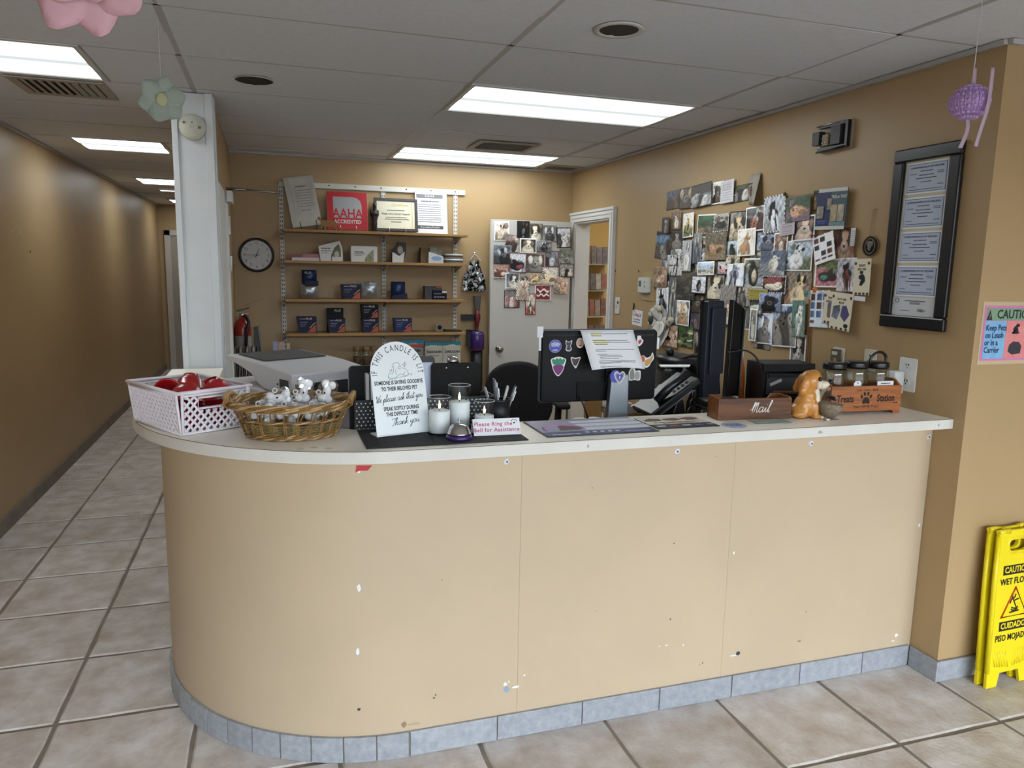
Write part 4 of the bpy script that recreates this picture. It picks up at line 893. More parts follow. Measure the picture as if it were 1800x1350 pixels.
for j in range(pn):
    for i in range(6): a = j*7+i; gf.append((a, a+7, a+8, a+1))
pg.add(gv, gf, True); sh = pg.build('sheet', paper, nt_)
so = sh.modifiers.new('thick', 'SOLIDIFY'); so.thickness = .0006
MB().bb(-.115, .115, .035, .058, -.0005, .0005).build('top_fold', paper, nt_)
inkg = mat('type_ink', '#3a3c44', .7)
pitch_ = -math.atan2(.062, .152)
def on_sheet(x0, x1, v, h, m, seed, nm='text_lines', lift=.0012):
    off = .030*v; r = random.Random(seed); b_ = MB(); x = x0
    while x < x1:
        w = min(x1-x, h*r.uniform(1.2, 4)) if nm == 'text_lines' else x1-x
        u = (x+w/2+.115)/.23; z = -.152*v+.012*math.sin(u*PI)*v*v*.6
        b_.box((x+w/2+off, .044-.062*v+.006*math.sin(u*PI)*v-lift, z), (w, .0004, h), (.39, 0, 0)); x += w+h*.5
    b_.build(nm, m, nt_)
for i, (v, x0, x1, hx) in enumerate(((.09, -.075, .085, .045), (.14, -.075, -.03, .04), (.26, -.075, .075, .055), (.31, -.075, .085, .07), (.36, -.07, -.015, .055), (.50, -.075, .095, 0), (.54, -.075, -.03, 0), (.62, -.075, -.03, 0), (.66, -.065, .03, 0), (.70, -.065, .035, 0), (.74, -.065, .015, 0), (.80, -.075, .085, 0), (.835, -.075, .08, 0), (.865, -.075, .02, 0), (.93, -.075, -.055, 0), (.96, -.075, .02, 0))):
    if hx: on_sheet(x0-.002, x0+hx, v, .0075, hl, i, 'highlight', .0008)
    on_sheet(x0, x1, v, .0019, inkg, i)
for x, z, w, h in ((-.262, .605, .028, .045), (-.262, .565, .012, .07), (.258, .555, .012, .05)): MB().rbox((x, .0, z), (w, .006, h), .003).build('tape_wad', paper, mn)
# --- office chair
chb = mat('chair_black', '#141316', .85, bump=.4, bscale=300)
ch = thing('office_chair', 'black fabric office chair with rounded back and armrests', 'chair', (1.50, 4.45, 0), math.radians(-10))
bk_ = [(p.x, p.y) for p in smooth([(-.19, .60, 0), (-.225, .78, 0), (-.20, .93, 0), (-.10, 1.005, 0), (.06, 1.01, 0), (.18, .93, 0), (.215, .78, 0), (.20, .66, 0), (.12, .56, 0), (-.10, .55, 0)], 5, True)]
MB().facade(bk_, -.035, .035).build('backrest', chb, ch, bevel=.02, bseg=3)
MB().rbox((0, .28, .47), (.50, .48, .09), .04).build('seat', chb, ch)
MB().bb(-.03, .03, .03, .07, .40, .80).build('back_bar', blackp, ch)
for sx in (-1, 1):
    arm = MB().tube([(sx*.30, .25, .46), (sx*.31, .25, .69)], .024, 8); arm.build('arm_post', blackp, ch)
    MB().rbox((sx*.31, .20, .705), (.09, .27, .035), .016).build('armrest', chb, ch)
MB().cyl((0, .28, .27), .03, .36, 16).build('gas_lift', blackp, ch)
for k in range(5):
    a = 2*PI*k/5+.3; o = MB().tube([(0, .28, .11), (.29*math.cos(a), .28+.29*math.sin(a), .07)], [.03, .02], 8).build('leg', blackp, ch); MB().cyl((.29*math.cos(a), .28+.29*math.sin(a), .03), .03, .04, 14, (PI/2, 0, a)).build('caster', blackp, ch)
# --- two white jars on a low stand behind
for x, lb in ((1.385, 'small white lidded tub with blue band beside its twin'), (1.462, 'small white lidded tub next to the monitor stand, blue banded twin')):
    t = thing('lidded_tub', lb, 'tub', (x, 3.2, .7505)); k = 1; MB().lathe([(.034, 0), (.036, .12), (.001, .12)], 24).build('tub_body', mat('tub_white', '#c9ccd2', .4), t); MB().lathe([(.0365, .055), (.0368, .09)], 24, caps=False).build('band', mat('band_blue', '#6a7898', .5), t); MB().lathe([(.001, .12), (.038, .12), (.038, .145), (.030, .150), (.001, .150)], 24).build('lid', mat('tub_lid', '#b9c0c6', .4), t)
# --- printer in the corner
pw = mat('printer_white', '#c6c6ca', .45); pd = mat('printer_dark', '#2a2b2e', .5); pgy = mat('printer_grey', '#4b4a4b', .6)
# local x runs along the long side (from the near corner to the hall), local y away from it
pr = thing('office_printer', 'grey-white office printer with document feeder in the counter corner', 'printer', (.062, 2.72, .7505), math.radians(118.6))
LX, LY = .555, .335; pr.scale = (1, 1, .94)
MB().rbox((LX/2, -LY/2, .155), (LX, LY, .31), .012).build('body', pw, pr)
MB().rbox((LX/2+.01, -LY/2, .375), (LX+.03, LY+.005, .065), .010).build('scanner', pw, pr)
MB().bb(.03, LX-.02, .001, .004, .325, .337).build('gap_line', pd, pr)
MB().bb(.06, .16, .000, .006, .19, .28).build('paper_slot', pd, pr); MB().bb(.22, .34, .000, .006, .20, .28).build('paper_slot', pd, pr)
MB().bb(.02, .10, .000, .007, .225, .30).build('front_pocket', pd, pr)
lid = MB().prism([(.0, .0), (.20, .0), (.24, .012), (.31, .055), (LX-.05, .10), (LX-.05, .112), (.30, .105), (.18, .100), (.0, .082)], -LY+.0, -.0, Matrix(((1, 0, 0), (0, 0, 1), (0, 1, 0))), (0, 0, .410)).build('document_feeder', pw, pr, bevel=.006)
MB().prism([(.26, .106), (LX-.075, .1145), (LX-.075, .1165), (.26, .110)], -LY+.03, -.035, Matrix(((1, 0, 0), (0, 0, 1), (0, 1, 0))), (0, 0, .410)).build('feeder_tray', pgy, pr)
b = MB()
for k in range(9): b.bb(.025+k*.007, .028+k*.007, .0, .003, .43, .468)
b.build('grille', pgy, pr); MB().cyl((.10, .001, .445), .004, .004, 10, (PI/2, 0, 0)).build('lock', pd, pr)
MB().bb(-.003, .004, -LY*.78, -.012, .365, .455).build('dark_panel', pd, pr)
MB().rbox((-.012, -LY*.55, .19), (.03, LY*.86, .34), .012).build('side_cover', mat('printer_cover', '#d5d6d8', .4), pr)
MB().bb(LX+.012, LX+.03, -.08, -.05, .36, .38).build('catch', pgy, pr)
# --- fax/phone with slanted back
t = thing('desk_phone', 'black desk phone standing on slanted wedge foot', 'phone', (1.60, 2.80, .7505), math.radians(-4))
MB().prism([(-.02, 0), (.17, 0), (.17, .02), (.10, .335), (.085, .345), (-.02, .02)], -.10, .10, Matrix(((1, 0, 0), (0, 0, 1), (0, 1, 0))), (-.06, 0, .0)).build('stand', blackp, t, bevel=.004)
sl = MB().box((0, 0, 0), (.26, .20, .028), (0, -.62, 0)); sl.build('panel', mat('phone_black', '#1b1c20', .3), t, (.01, 0, .325), bevel=.006)
MB().box((0, 0, 0), (.17, .012, .006), (0, -.62, 0)).build('silver_edge', mat('phone_silver', '#7d8086', .3, .6), t, (.01, -.104, .312))
MB().tube([(-.06, -.06, .31), (.0, -.06, .372), (.08, -.06, .43)], .020, 8).build('handset', mat('phone_black'), t)
for k in range(4): MB().box((0, 0, 0), (.012, .012, .006), (0, -.62, 0)).build('key', pgy, t, (.02+.018*k, -.03, .362+.013*k))
# --- dark bag / equipment, tray, paper bag
t = thing('black_office_bag', 'bulky black bag slumped on the desk beneath the pinned photos', 'bag', (2.19, 3.62, .7505), math.radians(-14))
def lump(parts, name, m, par, vox=.012, sm_it=3):
    o = blobmesh(parts, name, m, par, vox); o.modifiers['smooth'].iterations = sm_it; return o
bagm = mat('bag_black', '#17171a', .38, bump=.8, bscale=18)
MB().rbox((0, 0, .17), (.29, .34, .34), .03).build('case', bagm, t)
lump([((-.04, -.04, .36), (.14, .16, .05), (0, .15, 0)), ((.06, -.06, .34), (.10, .15, .07), (0, -.2, 0)), ((-.1, .0, .33), (.06, .14, .05), None)], 'slumped_top', bagm, t)
MB().tube(smooth([(-.1, -.14, .38), (-.02, -.16, .405), (.06, -.16, .395), (.13, -.15, .34), (.15, -.16, .2)], 5), .008, 6).build('strap', bagm, t)
MB().ell((-.115, -.10, .42), (.022, .022, .022)).build('ball_knob', blackp, t)
MB().bb(-.13, .0, -.178, -.172, .05, .26).build('front_pocket', mat('bag_pocket', '#201f20', .5), t)
t = thing('letter_tray', 'white sheet on a thin stand in front of the black bag', 'tray', (1.995, 3.40, .7505))
MB().prism([(-.09, -.02), (.06, -.05), (.11, .02), (-.06, .05)], .362, .366).build('sheet', paper, t); MB().cyl((.055, -.01, .18), .008, .362, 10).build('post', mat('post_white', '#bfc0c2', .4), t); MB().cyl((.055, -.01, .004), .05, .008, 20).build('foot', blackp, t)
t = thing('paper_sack', 'crumpled cream paper sack behind the desk phone', 'sack', (1.875, 3.18, .7505))
sk = mat('sack_cream', '#bfae8a', .8, hex2='#d6cbb0', vscale=12)
MB().lathe([(.045, 0), (.055, .12), (.060, .22), (.085, .285), (.075, .300), (.05, .26), (.001, .25)], 10, sx=1.1, sy=.8, sm=False).build('sack_body', sk, t); MB().prism([(-.02, -.06), (-.11, -.02), (-.06, .04), (.02, .02)], .285, .292).build('torn_flap', paper, t)
t = thing('cardboard_box', 'opened small cardboard box with papers on the desk by the monitor stand', 'box', (1.600, 3.14, .7505)); cb = mat('cardboard', '#9a7b52', .8)
MB().bb(-.09, .09, -.07, -.066, 0, .19).bb(-.09, .09, .066, .07, 0, .19).bb(-.09, -.086, -.066, .066, 0, .19).bb(.086, .09, -.066, .066, 0, .19).bb(-.086, .086, -.066, .066, 0, .004).build('carton', cb, t); MB().box((-.05, -.03, .215), (.09, .01, .07), (.3, .3, 0)).build('paper_sheet', paper, t); MB().box((.02, -.02, .20), (.12, .01, .05), (.4, -.2, .2)).build('paper_sheet', paper, t); MB().box((.075, -.03, .19), (.05, .03, .03), (0, .3, 0)).build('blue_pack', mat('pack_blue', '#2c2f74', .5), t)
t = thing('wire_desk_caddy', 'black wire caddy with pale papers beside the wooden mail box', 'caddy', (1.768, 2.62, .7505), math.radians(-4))
b = MB()
for k in range(7): b.tube([(-.085+k*.028, -.05, 0), (-.085+k*.028, -.05, .30)], .0028, 5)
for k in range(4): b.tube([(.085, -.05+k*.035, 0), (.085, -.05+k*.035, .30)], .0028, 5); b.tube([(-.085, -.05+k*.035, 0), (-.085, -.05+k*.035, .30)], .0028, 5)
for z in (.004, .24, .30): b.tube([(-.085, -.05, z), (.085, -.05, z), (.085, .055, z), (-.085, .055, z)], .0035, 5, closed=True)
b.build('wire_frame', blackp, t); MB().rbox((.0, .0, .318), (.17, .11, .03), .008).build('top_tray', mat('caddy_grey', '#2c2d30', .5), t)
for k, hx in enumerate(('#cfc7a0', '#c9c9c9', '#d8d2b0')): MB().box((-.05+k*.05, .01, .145), (.035, .07, .27), (0, 0, .1*k)).build('paper_bundle', mat('bundle%d' % k, hx, .7), t)
MB().ell((.10, -.01, .285), (.03, .03, .028)).build('red_ball', mat('dark_red', '#5a2420', .5), t)
t = thing('cable_bundle', 'black coiled cable bundle with metal plugs behind the mail box', 'cable', (1.86, 2.95, .7505))
for k in range(4): MB().tube([(.03*math.cos(a)+.01*k-.01, .02*math.sin(a), .20+.04*k+.03*math.sin(a)) for a in [2*PI*i/16 for i in range(16)]], .005, 6, closed=True).build('loop', blackp, t)
MB().cyl((0, 0, .16), .012, .32, 10).build('stalk', blackp, t)
for x, z in ((.01, .27), (.0, .31), (-.02, .34), (.03, .25)): MB().ell((x, -.02, z), (.007, .007, .007)).build('plug', chrome, t)
# --- monitors seen edge on
navy = mat('navy_black', '#1d2330', .45)
t = thing('wall_screen', 'tall dark navy screen seen nearly edge-on behind the mail box', 'monitor', (1.862, 2.83, .7505), math.radians(14))
MB().facade(rr(.10, .47, .008, 3, 0, .495), -.02, .012).build('back_shell', navy, t, (-.030, 0, 0), bevel=.003); MB().facade(rr(.085, .29, .006, 3, 0, .555), -.034, -.02).build('back_block', navy, t, (-.02, -.0, 0), bevel=.003); MB().facade(rr(.11, .48, .008, 3, 0, .495), .012, .022).build('bezel', blackp, t, (-.03, 0, 0))
MB().ell((-.03, -.036, .44), (.005, .003, .005)).build('port', blackp, t); MB().cyl((0, -.02, .14), .02, .27, 12).build('stand', blackp, t); MB().cyl((0, -.02, .006), .08, .012, 24).build('foot', blackp, t)
t = thing('leaning_screen', 'black slanted screen edge leaning beside the navy screen', 'monitor', (1.975, 2.86, .7505), math.radians(10))
MB().facade([(-.045, .02), (.030, .0), (.040, .695), (-.030, .735)], -.016, .012).build('shell', mat('gloss_panel', '#0f1114', .25), t, (0, 0, .0), bevel=.004)
MB().tube([(.026, -.022, .05), (.036, -.022, .69)], .004, 6).build('edge_trim', mat('edge_grey', '#333940', .3), t)
MB().tube(smooth([(-.06, -.03, .50), (.02, -.06, .51), (.08, -.08, .46), (.10, -.09, .36), (.10, -.09, .25)], 5), .004, 6).build('cable', blackp, t)
MB().bb(-.01, .02, -.03, -.017, .27, .30).build('tape_flag', paper, t)
# --- orange duck-like bottle
t = thing('orange_squeeze_bottle', 'orange bottle with white cap beside the black drawer unit', 'bottle', (2.108, 3.02, .7505)); orm = mat('orange_plastic', '#b35a22', .45)
MB().lathe([(.04, 0), (.045, .02), (.045, .33), (.04, .40), (.03, .445), (.001, .445)], 20).build('bottle_body', orm, t); MB().lathe([(.03, .446), (.033, .47), (.028, .50), (.012, .515), (.001, .516)], 18).build('cap', mat('cap_white', '#cfd0d2', .4), t); MB().ell((-.01, -.03, .48), (.006, .004, .008)).build('cap_mark', blackp, t)
# --- drawer unit
t = thing('drawer_unit', 'small black drawer unit with smoked clear drawers', 'drawers', (2.285, 2.92, .7505), math.radians(-8))
for q in ((-.128, .128, .075, .085, 0, .44), (-.128, -.118, -.08, .075, 0, .44), (.118, .128, -.08, .075, 0, .44), (-.118, .118, -.08, .075, .405, .44), (-.118, .118, -.08, .075, 0, .012), (-.118, .118, -.078, .075, .282, .290), (-.118, .118, -.078, .075, .160, .168)): MB().bb(*q).build('carcass_panel', blackp, t)
dr = mat('smoked_drawer', '#43464c', .35, spec=.4)
for z in (.298, .178, .03):
    o = MB().bb(-.114, .114, -.086, -.079, z, z+.098).build('drawer', dr, t, bevel=.003); MB().bb(-.110, .110, -.094, -.086, z+.080, z+.096).build('handle', blackp, o)
MB().bb(-.08, .10, -.0885, -.0865, .308, .316).build('drawer_content', mat('content_orange', '#a3795a', .6), t); MB().bb(-.02, .07, -.0885, -.0865, .195, .22).build('drawer_content', mat('content_pink', '#a85560', .6), t); MB().box((-.07, -.088, .355), (.06, .003, .014), (0, -.4, 0)).build('drawer_content', mat('content_white', '#c9ccce', .6), t)
# ================================================================ back wall
rail_m = mat('rail_white', '#c9c8c2', .45); slot_m = mat('rail_slot', '#4c463c', .8)
oak = wood('shelf_oak', '#a5804f', '#8a673b', 'X', .5, .6)
sh = thing('wall_shelving', 'oak wall shelves on white slotted rails', 'shelf', (0, YB, 0))
def rail(x, z0, z1):
    o = MB().bb(x-.016, x+.016, -.014, -.001, z0, z1).build('rail', rail_m, sh)
    b = MB(); z = z0+.03
    while z < z1-.02:
        b.bb(x-.010, x-.004, -.0148, -.0140, z, z+.016); b.bb(x+.004, x+.010, -.0148, -.0140, z, z+.016); z += .032
    b.build('rail_slots', slot_m, o)
rail(.092, .80, 2.20); rail(.868, .80, 2.20); rail(1.455, .80, 2.20)
MB().bb(.08, 1.535, -.020, -.001, 2.186, 2.226).build('top_rail', rail_m, sh, bevel=.002); 
for k in range(7): MB().cyl((.25+k*.2, -.021, 2.21), .006, .003, 8, (PI/2, 0, 0)).build('screw', slot_m, sh)
SHZ = (1.862, 1.632, 1.345, 1.085); SF = -.255
for i, z in enumerate(SHZ):
    MB().bb(.098, 1.49+.004*(3-i), SF, -.016, z-.020, z).build('shelf_board', oak, sh, bevel=.002)
    for x in (.092, .868, 1.455):
        MB().prism([(-.24, 0), (-.016, 0), (-.016, -.055), (-.03, -.055)], -.003, .003, Matrix(((0, 0, 1), (1, 0, 0), (0, 1, 0))), (x, 0, z-.0205)).build('bracket', rail_m, sh)
def Z(i): return SHZ[i]+.0008
silverish = mat('frame_silver', '#a9a79f', .4, .3)
# framed sheet leaning at left on a wire easel
t = thing('leaning_document', 'grey framed typed document leaning on a wire easel on the top shelf', 'document', (.275, YB-.12, Z(0)+.028), math.radians(6), None, math.radians(-8), math.radians(-9))
MB().facade(rect(-.105, .115, 0, .375), -.004, .004).build('frame', silverish, t); patch(t, 'sheet', mat('grey_sheet', '#b9b6ad', .5, hex2='#8f8c84', vscale=4), rect(-.07, .10, .012, .36), -.0052)
print_lines(t, inkg, [(-.03, .05, .30, .006)]+[(-.04, .08, .27-.02*k, .003) for k in range(7)]+[(-.02, .05, .12, .004)], (0, -.0056, 0), seed=11)
for x in (-.05, .07): MB().tube(smooth([(x, -.03, .035), (x, -.035, -.005), (x, -.01, -.022), (x, .06, -.026)], 4), .003, 6).build('easel_hook', blackp, t)
# AAHA plaque
redp = mat('plaque_red', '#b32a34', .4)
t = thing('aaha_plaque', 'red square AAHA accredited plaque on the top shelf', 'plaque', (.582, YB-.10, Z(0)+.012), math.radians(1), None, math.radians(-9))
MB().facade(rect(-.152, .152, 0, .290), -.008, .006).build('plaque', redp, t); MB().facade(rect(-.155, .155, -.003, .293), .0061, .010).build('back_edge', mat('plaque_edge', '#d8cfc6', .5), t)
wp_ = [(-.108, .09), (.108, .09), (.108, .19), (.098, .225), (.07, .247), (.04, .252), (-.108, .252)]
patch(t, 'silver_field', mat('plaque_silver', '#a3a4a8', .35, .2), wp_, -.0092)
text('AAHA', .098, redp, t, (0, -.0098, .122), bold=.002, xs=.86); patch(t, 'rule', redp, rect(-.112, .112, .083, .090), -.0102)
text('ACCREDITED', .040, mat('plaque_white', '#d8d4d2', .5), t, (0, -.0094, .060), xs=.86, bold=.0006)
for x in (-.06, .06): MB().tube(smooth([(x, -.025, .03), (x, -.03, 0), (x, -.012, -.010), (x, .06, -.0105)], 4), .0028, 6).build('easel_hook', chrome, t)
# framed certificate
t = thing('framed_certificate', 'dark framed landscape certificate beside the carved figure', 'certificate', (.957, YB-.10, Z(0)+.012), 0, None, math.radians(-9))
fr2 = mat('frame_darkgrey', '#3b3836', .4)
for q in ((-.172, .172, 0, .022), (-.172, .172, .238, .260), (-.172, -.150, .022, .238), (.150, .172, .022, .238)): MB().facade(rect(*q), -.010, .008).build('frame_bar', fr2, t, bevel=.002)
patch(t, 'sheet', mat('cert_ivory', '#d3cfba', .4), rect(-.150, .150, .022, .238), -.003); patch(t, 'gold_line', mat('gold_foil', '#b8a860', .35, .3), rect(.125, .129, .032, .228), -.0035)
text('Certificate', .032, mat('gold_foil'), t, (.03, -.0045, .208), shear=.4); text('Ridge Lake Animal Hospital', .020, inkg, t, (.0, -.0045, .138)); print_lines(t, inkg, [(-.07, .07, .165, .004), (-.08, .09, .11, .004), (-.09, .1, .095, .004), (-.04, .04, .075, .004)], (0, -.0045, 0), seed=12)
for x in (-.06, .07): MB().tube(smooth([(x, -.028, .03), (x, -.032, 0), (x, -.012, -.010), (x, .06, -.0105)], 4), .003, 6).build('easel_hook', chrome, t)
# accreditation sheet
t = thing('accreditation_sheet', 'white accreditation poster with grey bands at the shelf end', 'poster', (1.252, YB-.075, Z(0)), 0, None, math.radians(-8))
MB().facade(rect(-.135, .125, 0, .345), -.003, .003).build('board', mat('poster_white', '#cdd0d6', .4), t); patch(t, 'band', mat('band_grey', '#6c6c70', .5), rect(-.125, .09, .288, .318), -.0042); patch(t, 'band', mat('band_dark', '#45464a', .5), rect(-.125, .09, .042, .068), -.0042)
text('AAHA', .026, mat('plaque_white'), t, (-.017, -.005, .303), space=1.2); text('Accredited Practice', .020, mat('plaque_white'), t, (-.017, -.005, .055)); print_lines(t, inkg, [(-.09, .06, .262, .006)]+[(-.11, .075, .235-.017*k, .0028) for k in range(9)], (0, -.0042, 0), seed=13)
# carved figure and dog silhouette
t = thing('carved_figure', 'dark carved standing figure with folded arms on the top shelf', 'figurine', (.775, YB-.19, Z(0))); dkw = mat('ebony', '#1f1b19', .5)
blobmesh([((0, 0, .115), (.026, .018, .055), None), ((0, 0, .065), (.022, .016, .05), None), ((0, -.014, .135), (.030, .012, .012), None), ((-.026, 0, .14), (.009, .010, .03), None), ((.026, 0, .14), (.009, .01, .03), None), ((0, 0, .172), (.012, .012, .012), None), ((0, -.002, .196), (.015, .017, .020), None), ((-.010, 0, .018), (.008, .008, .03), None), ((.010, 0, .018), (.008, .008, .03), None), ((0, 0, .214), (.010, .012, .012), None)], 'body', dkw, t, .004)
MB().rbox((0, 0, .003), (.05, .04, .006), .002).build('base', dkw, t)
t = thing('wooden_dog', 'flat wooden dog silhouette in front of the red plaque', 'figurine', (.430, YB-.215, Z(0))); dw = mat('dog_wood', '#8a5f30', .5)
sil = [(-.085, .078), (-.082, .092), (-.072, .097), (-.060, .090), (-.050, .072), (.02, .072), (.048, .066), (.062, .046), (.085, .028), (.088, .020), (.066, .036), (.052, .040), (.054, .022), (.062, .002), (.050, 0), (.038, .022), (.030, .030), (-.018, .026), (-.022, .0), (-.034, 0), (-.032, .026), (-.044, .028), (-.052, .004), (-.062, .002), (-.056, .03), (-.062, .066), (-.072, .072)]
MB().facade(sil, -.006, .006).build('silhouette', dw, t)
# shelf products
def product(name, label, i, x0, x1, z1, depth, col, cat='box', dy=.0, tilt=0.0, group=None):
    t = thing(name, label, cat, ((x0+x1)/2, YB-.15-dy, Z(i)), 0, group, 0, tilt)
    return t, x1-x0, z1-Z(i)
navyb = mat('box_navy', '#191d3c', .5, spec=.3); blackb = mat('box_black', '#0d0e14', .55, spec=.25); bwhite = mat('box_white', '#c9cac9', .5); bolive = mat('box_olive', '#5c5f48', .5); bred = mat('box_red', '#b0503c', .5); bgrn = mat('box_green', '#7f8a6a', .5)
foil = mat('foil_silver', '#9aa0a8', .25, .8, bump=1.0, bscale=25); foilb = mat('foil_blue', '#1f2f55', .3, .5, bump=.8, bscale=25)
# second shelf
t, w, h = product('flat_pink_box', 'flat pink and white box pair lying at the shelf left', 1, .135, .355, 1.692, .1, 0)
MB().bb(-w/2+.02, w/2, -.06, .04, 0, .022).build('lower_box', mat('box_paper', '#c2bfc4', .5), t); MB().bb(-.01, w/2-.005, -.05, .04, .0222, .050).build('upper_box', mat('box_pink', '#a06a72', .5), t); MB().bb(-w/2-.01, -.012, -.05, .04, .0222, .042).build('upper_box', mat('box_darkpink', '#7c4450', .5), t)
def pouch_box(label, i, x0, x1, z1, kind):
    t, w, h = product('medicine_box', label, i, x0, x1, z1, .1, 0)
    if kind == 'angled':
        MB().facade([(-w*.42, 0), (w*.5, 0), (w*.5, h*.35), (w*.47, h*.70), (w*.38, h*1.0), (-w*.5, h*.72)], -.05, .04).build('carton', bwhite, t); patch(t, 'green_swoosh', bolive, [(0, .003), (w*.42, .003), (w*.42, h*.60), (w*.33, h*.85), (w*.15, h*.65), (w*.02, h*.30)], -.0512); patch(t, 'picture', mat('pic_pale', '#a9a798', .5), oval(w*.10, h*.16, 14, w*.25, h*.34), -.0522); MB().bb(w*.05, w*.5, -.055, -.052, 0, h*.22).build('lip', bwhite, t)
    elif kind == 'flat':
        MB().bb(-w/2, w/2, -.05, .04, 0, h).build('carton', bwhite, t); patch(t, 'green_swoosh', bgrn, [(w*.0, .002), (w*.36, .002), (w*.36, h*.8), (w*.22, h*.62), (w*.06, h*.3)], -.0512); MB().tube([(w*.18+w*.09*math.cos(a), -.0525, h*.3+h*.16*math.sin(a)) for a in [2*PI*k/16 for k in range(16)]], .003, 5, closed=True).build('ring_print', mat('pic_pale', '#a9a798', .5), t)
    print_lines(t, inkg, [(-w*.38, -w*.02, h*.62, .006), (-w*.38, w*.02, h*.50, .004), (-w*.38, -w*.1, h*.40, .003)], (0, -.0514, 0), seed=int(x0*100))
pouch_box('white carton with olive swoosh, angled open top', 1, .350, .530, 1.786, 'angled')
pouch_box('white carton with pale ring print on green corner', 1, .592, .792, 1.751, 'flat')
t, w, h = product('leaflet_dispenser', 'narrow white leaflet dispenser with dark insert on the second shelf', 1, .912, 1.022, 1.789, .1, 0)
MB().facade([(-w/2, 0), (w*.3, 0), (w*.5, h*.5), (w*.5, h), (-w*.02, h), (-w*.5, h*.45)], -.02, .03).build('back_card', mat('insert_dark', '#2f2d30', .5), t); MB().facade([(-w/2, 0), (w*.28, 0), (w*.38, h*.55), (0, h*.32), (-w*.5, h*.52)], -.03, -.021).build('front_pocket', bwhite, t); patch(t, 'dog_print', mat('pic_pale'), oval(.022, .03, 12, .008, h*.62), -.0212)
t, w, h = product('trial_pack_box', 'white pack with blue swoosh before a brown carton', 1, 1.140, 1.315, 1.765, .1, 0)
MB().bb(-w/2, w*.28, -.01, .06, 0, h*.92).build('carton', mat('carton_brown', '#6a5a40', .6), t); MB().facade([(-w*.18, 0), (w*.5, 0), (w*.5, h*.4), (w*.25, h*.5), (-.0, h*.62), (-w*.18, h*.66)], -.05, -.012).build('tray', bwhite, t); patch(t, 'blue_swoosh', mat('swoosh_blue', '#7e9cc4', .5), oval(w*.24, h*.14, 14, w*.18, h*.28), -.0512); MB().facade([(-w*.12, h*.62), (w*.42, h*.45), (w*.46, h*.75), (w*.1, h*.98), (-w*.1, h*.95)], -.035, -.03).build('packet', mat('packet_green', '#4c5a50', .4, hex2='#8a9088', vscale=30), t)
for k, (lb) in enumerate(('lower pale round tin with dark band at the shelf end', 'upper pale round tin with dark band at the shelf end')):
    t = thing('round_tin', lb, 'tin', (1.405, YB-.15, Z(1)+k*.0385)); MB().lathe([(.080, 0), (.080, .037), (.001, .037)], 28).build('tin_body', mat('tin_pale', '#b5b4b0', .35), t); MB().lathe([(.0805, .010), (.0805, .026)], 28, caps=False).build('band', mat('tin_band', '#4a4844', .5), t)
# third shelf
def foil_bag(t, w, z0, h, m, name='pouch', y=-.02):
    b = MB(); nx, nz = 8, 8; r = random.Random(int(w*1e4)+int(z0*99)); vs = []
    for s_ in (-1, 1):
        for j in range(nz+1):
            for i in range(nx+1):
                u = i/nx; v = j/nz; d = .026*math.sin(PI*u)**.6*math.sin(PI*min(1, v*.95+.03))**.6
                vs.append(((u-.5)*w, y+s_*(d+r.uniform(0, .004)), z0+v*h))
    fs = []
    for s_ in (0, 1):
        o = s_*(nx+1)*(nz+1)
        for j in range(nz):
            for i in range(nx): a = o+j*(nx+1)+i; q = (a, a+1, a+nx+2, a+nx+1); fs.append(q if s_ == 0 else q[::-1])
    return b.add(vs, fs, True).build(name, m, t)
t, w, h = product('foil_pouch_stack', 'navy pouch standing on a silver pouch', 2, .215, .345, 1.564, .1, 0, 'pouch')
foil_bag(t, w, 0, h*.50, foil, 'lower_pouch'); foil_bag(t, w*.85, h*.50, h*.5, foilb, 'upper_pouch'); MB().bb(-w*.25, w*.5, -.045, .0, h*.47, h*.62).build('label', navyb, t); text('PLUS', .022, bwhite, t, (-.01, -.047, h*.9))
def chew_box(label, i, x0, x1, z1, corner=True, body=None, dy=0.0, z0=None):
    t, w, h = product('chew_box', label, i, x0, x1, z1, .1, 0, dy=dy)
    if z0: t.location.z = z0; h = z1-z0
    MB().facade([(-w*.5, h*.98), (-w*.42, 0), (w*.5, 0), (w*.5, h*.98)], -.04, .035).build('carton', body or navyb, t)
    patch(t, 'red_corner', bred, [(w*.02, .004), (w*.46, .004), (w*.46, h*.50), (w*.34, h*.40)], -.0412); patch(t, 'swoosh', mat('swoosh_tan', '#a98a70', .5), [(w*.12, h*.30), (w*.32, h*.56), (w*.46, h*.66), (w*.46, h*.60), (w*.34, h*.50), (w*.18, h*.28)], -.0416)
    text('PLUS', .020, bwhite, t, (w*.12, -.0418, h*.86), bold=.0005); print_lines(t, mat('print_pale', '#8d93b0', .6), [(-w*.36, -w*.05, h*.85, .007), (-w*.34, w*.05, h*.66, .004), (-w*.34, -w*.02, h*.54, .004), (-w*.34, -w*.08, h*.42, .003)], (0, -.0414, 0), seed=int(x0*333)); return t
chew_box('navy chew box with tan corner beside a silver pouch, third shelf', 2, .515, .664, 1.460)
t, w, h = product('silver_pouch', 'crinkled silver pouch on the third shelf beside the middle rail', 2, .668, .803, 1.474, .1, 0, 'pouch', dy=.015); foil_bag(t, w, 0, h, foil); MB().bb(-w*.3, w*.3, .01, .03, h*.80, h*1.02).build('back_card', bolive, t)
t, w, h = product('blue_pouch', 'shiny blue pouch leaning in a navy tray', 2, .89, 1.022, 1.483, .1, 0, 'pouch'); foil_bag(t, w*.85, .0, h, foilb); MB().facade([(-w*.4, 0), (w*.55, 0), (w*.5, h*.35), (-w*.4, h*.2)], -.052, -.047).build('tray', navyb, t)
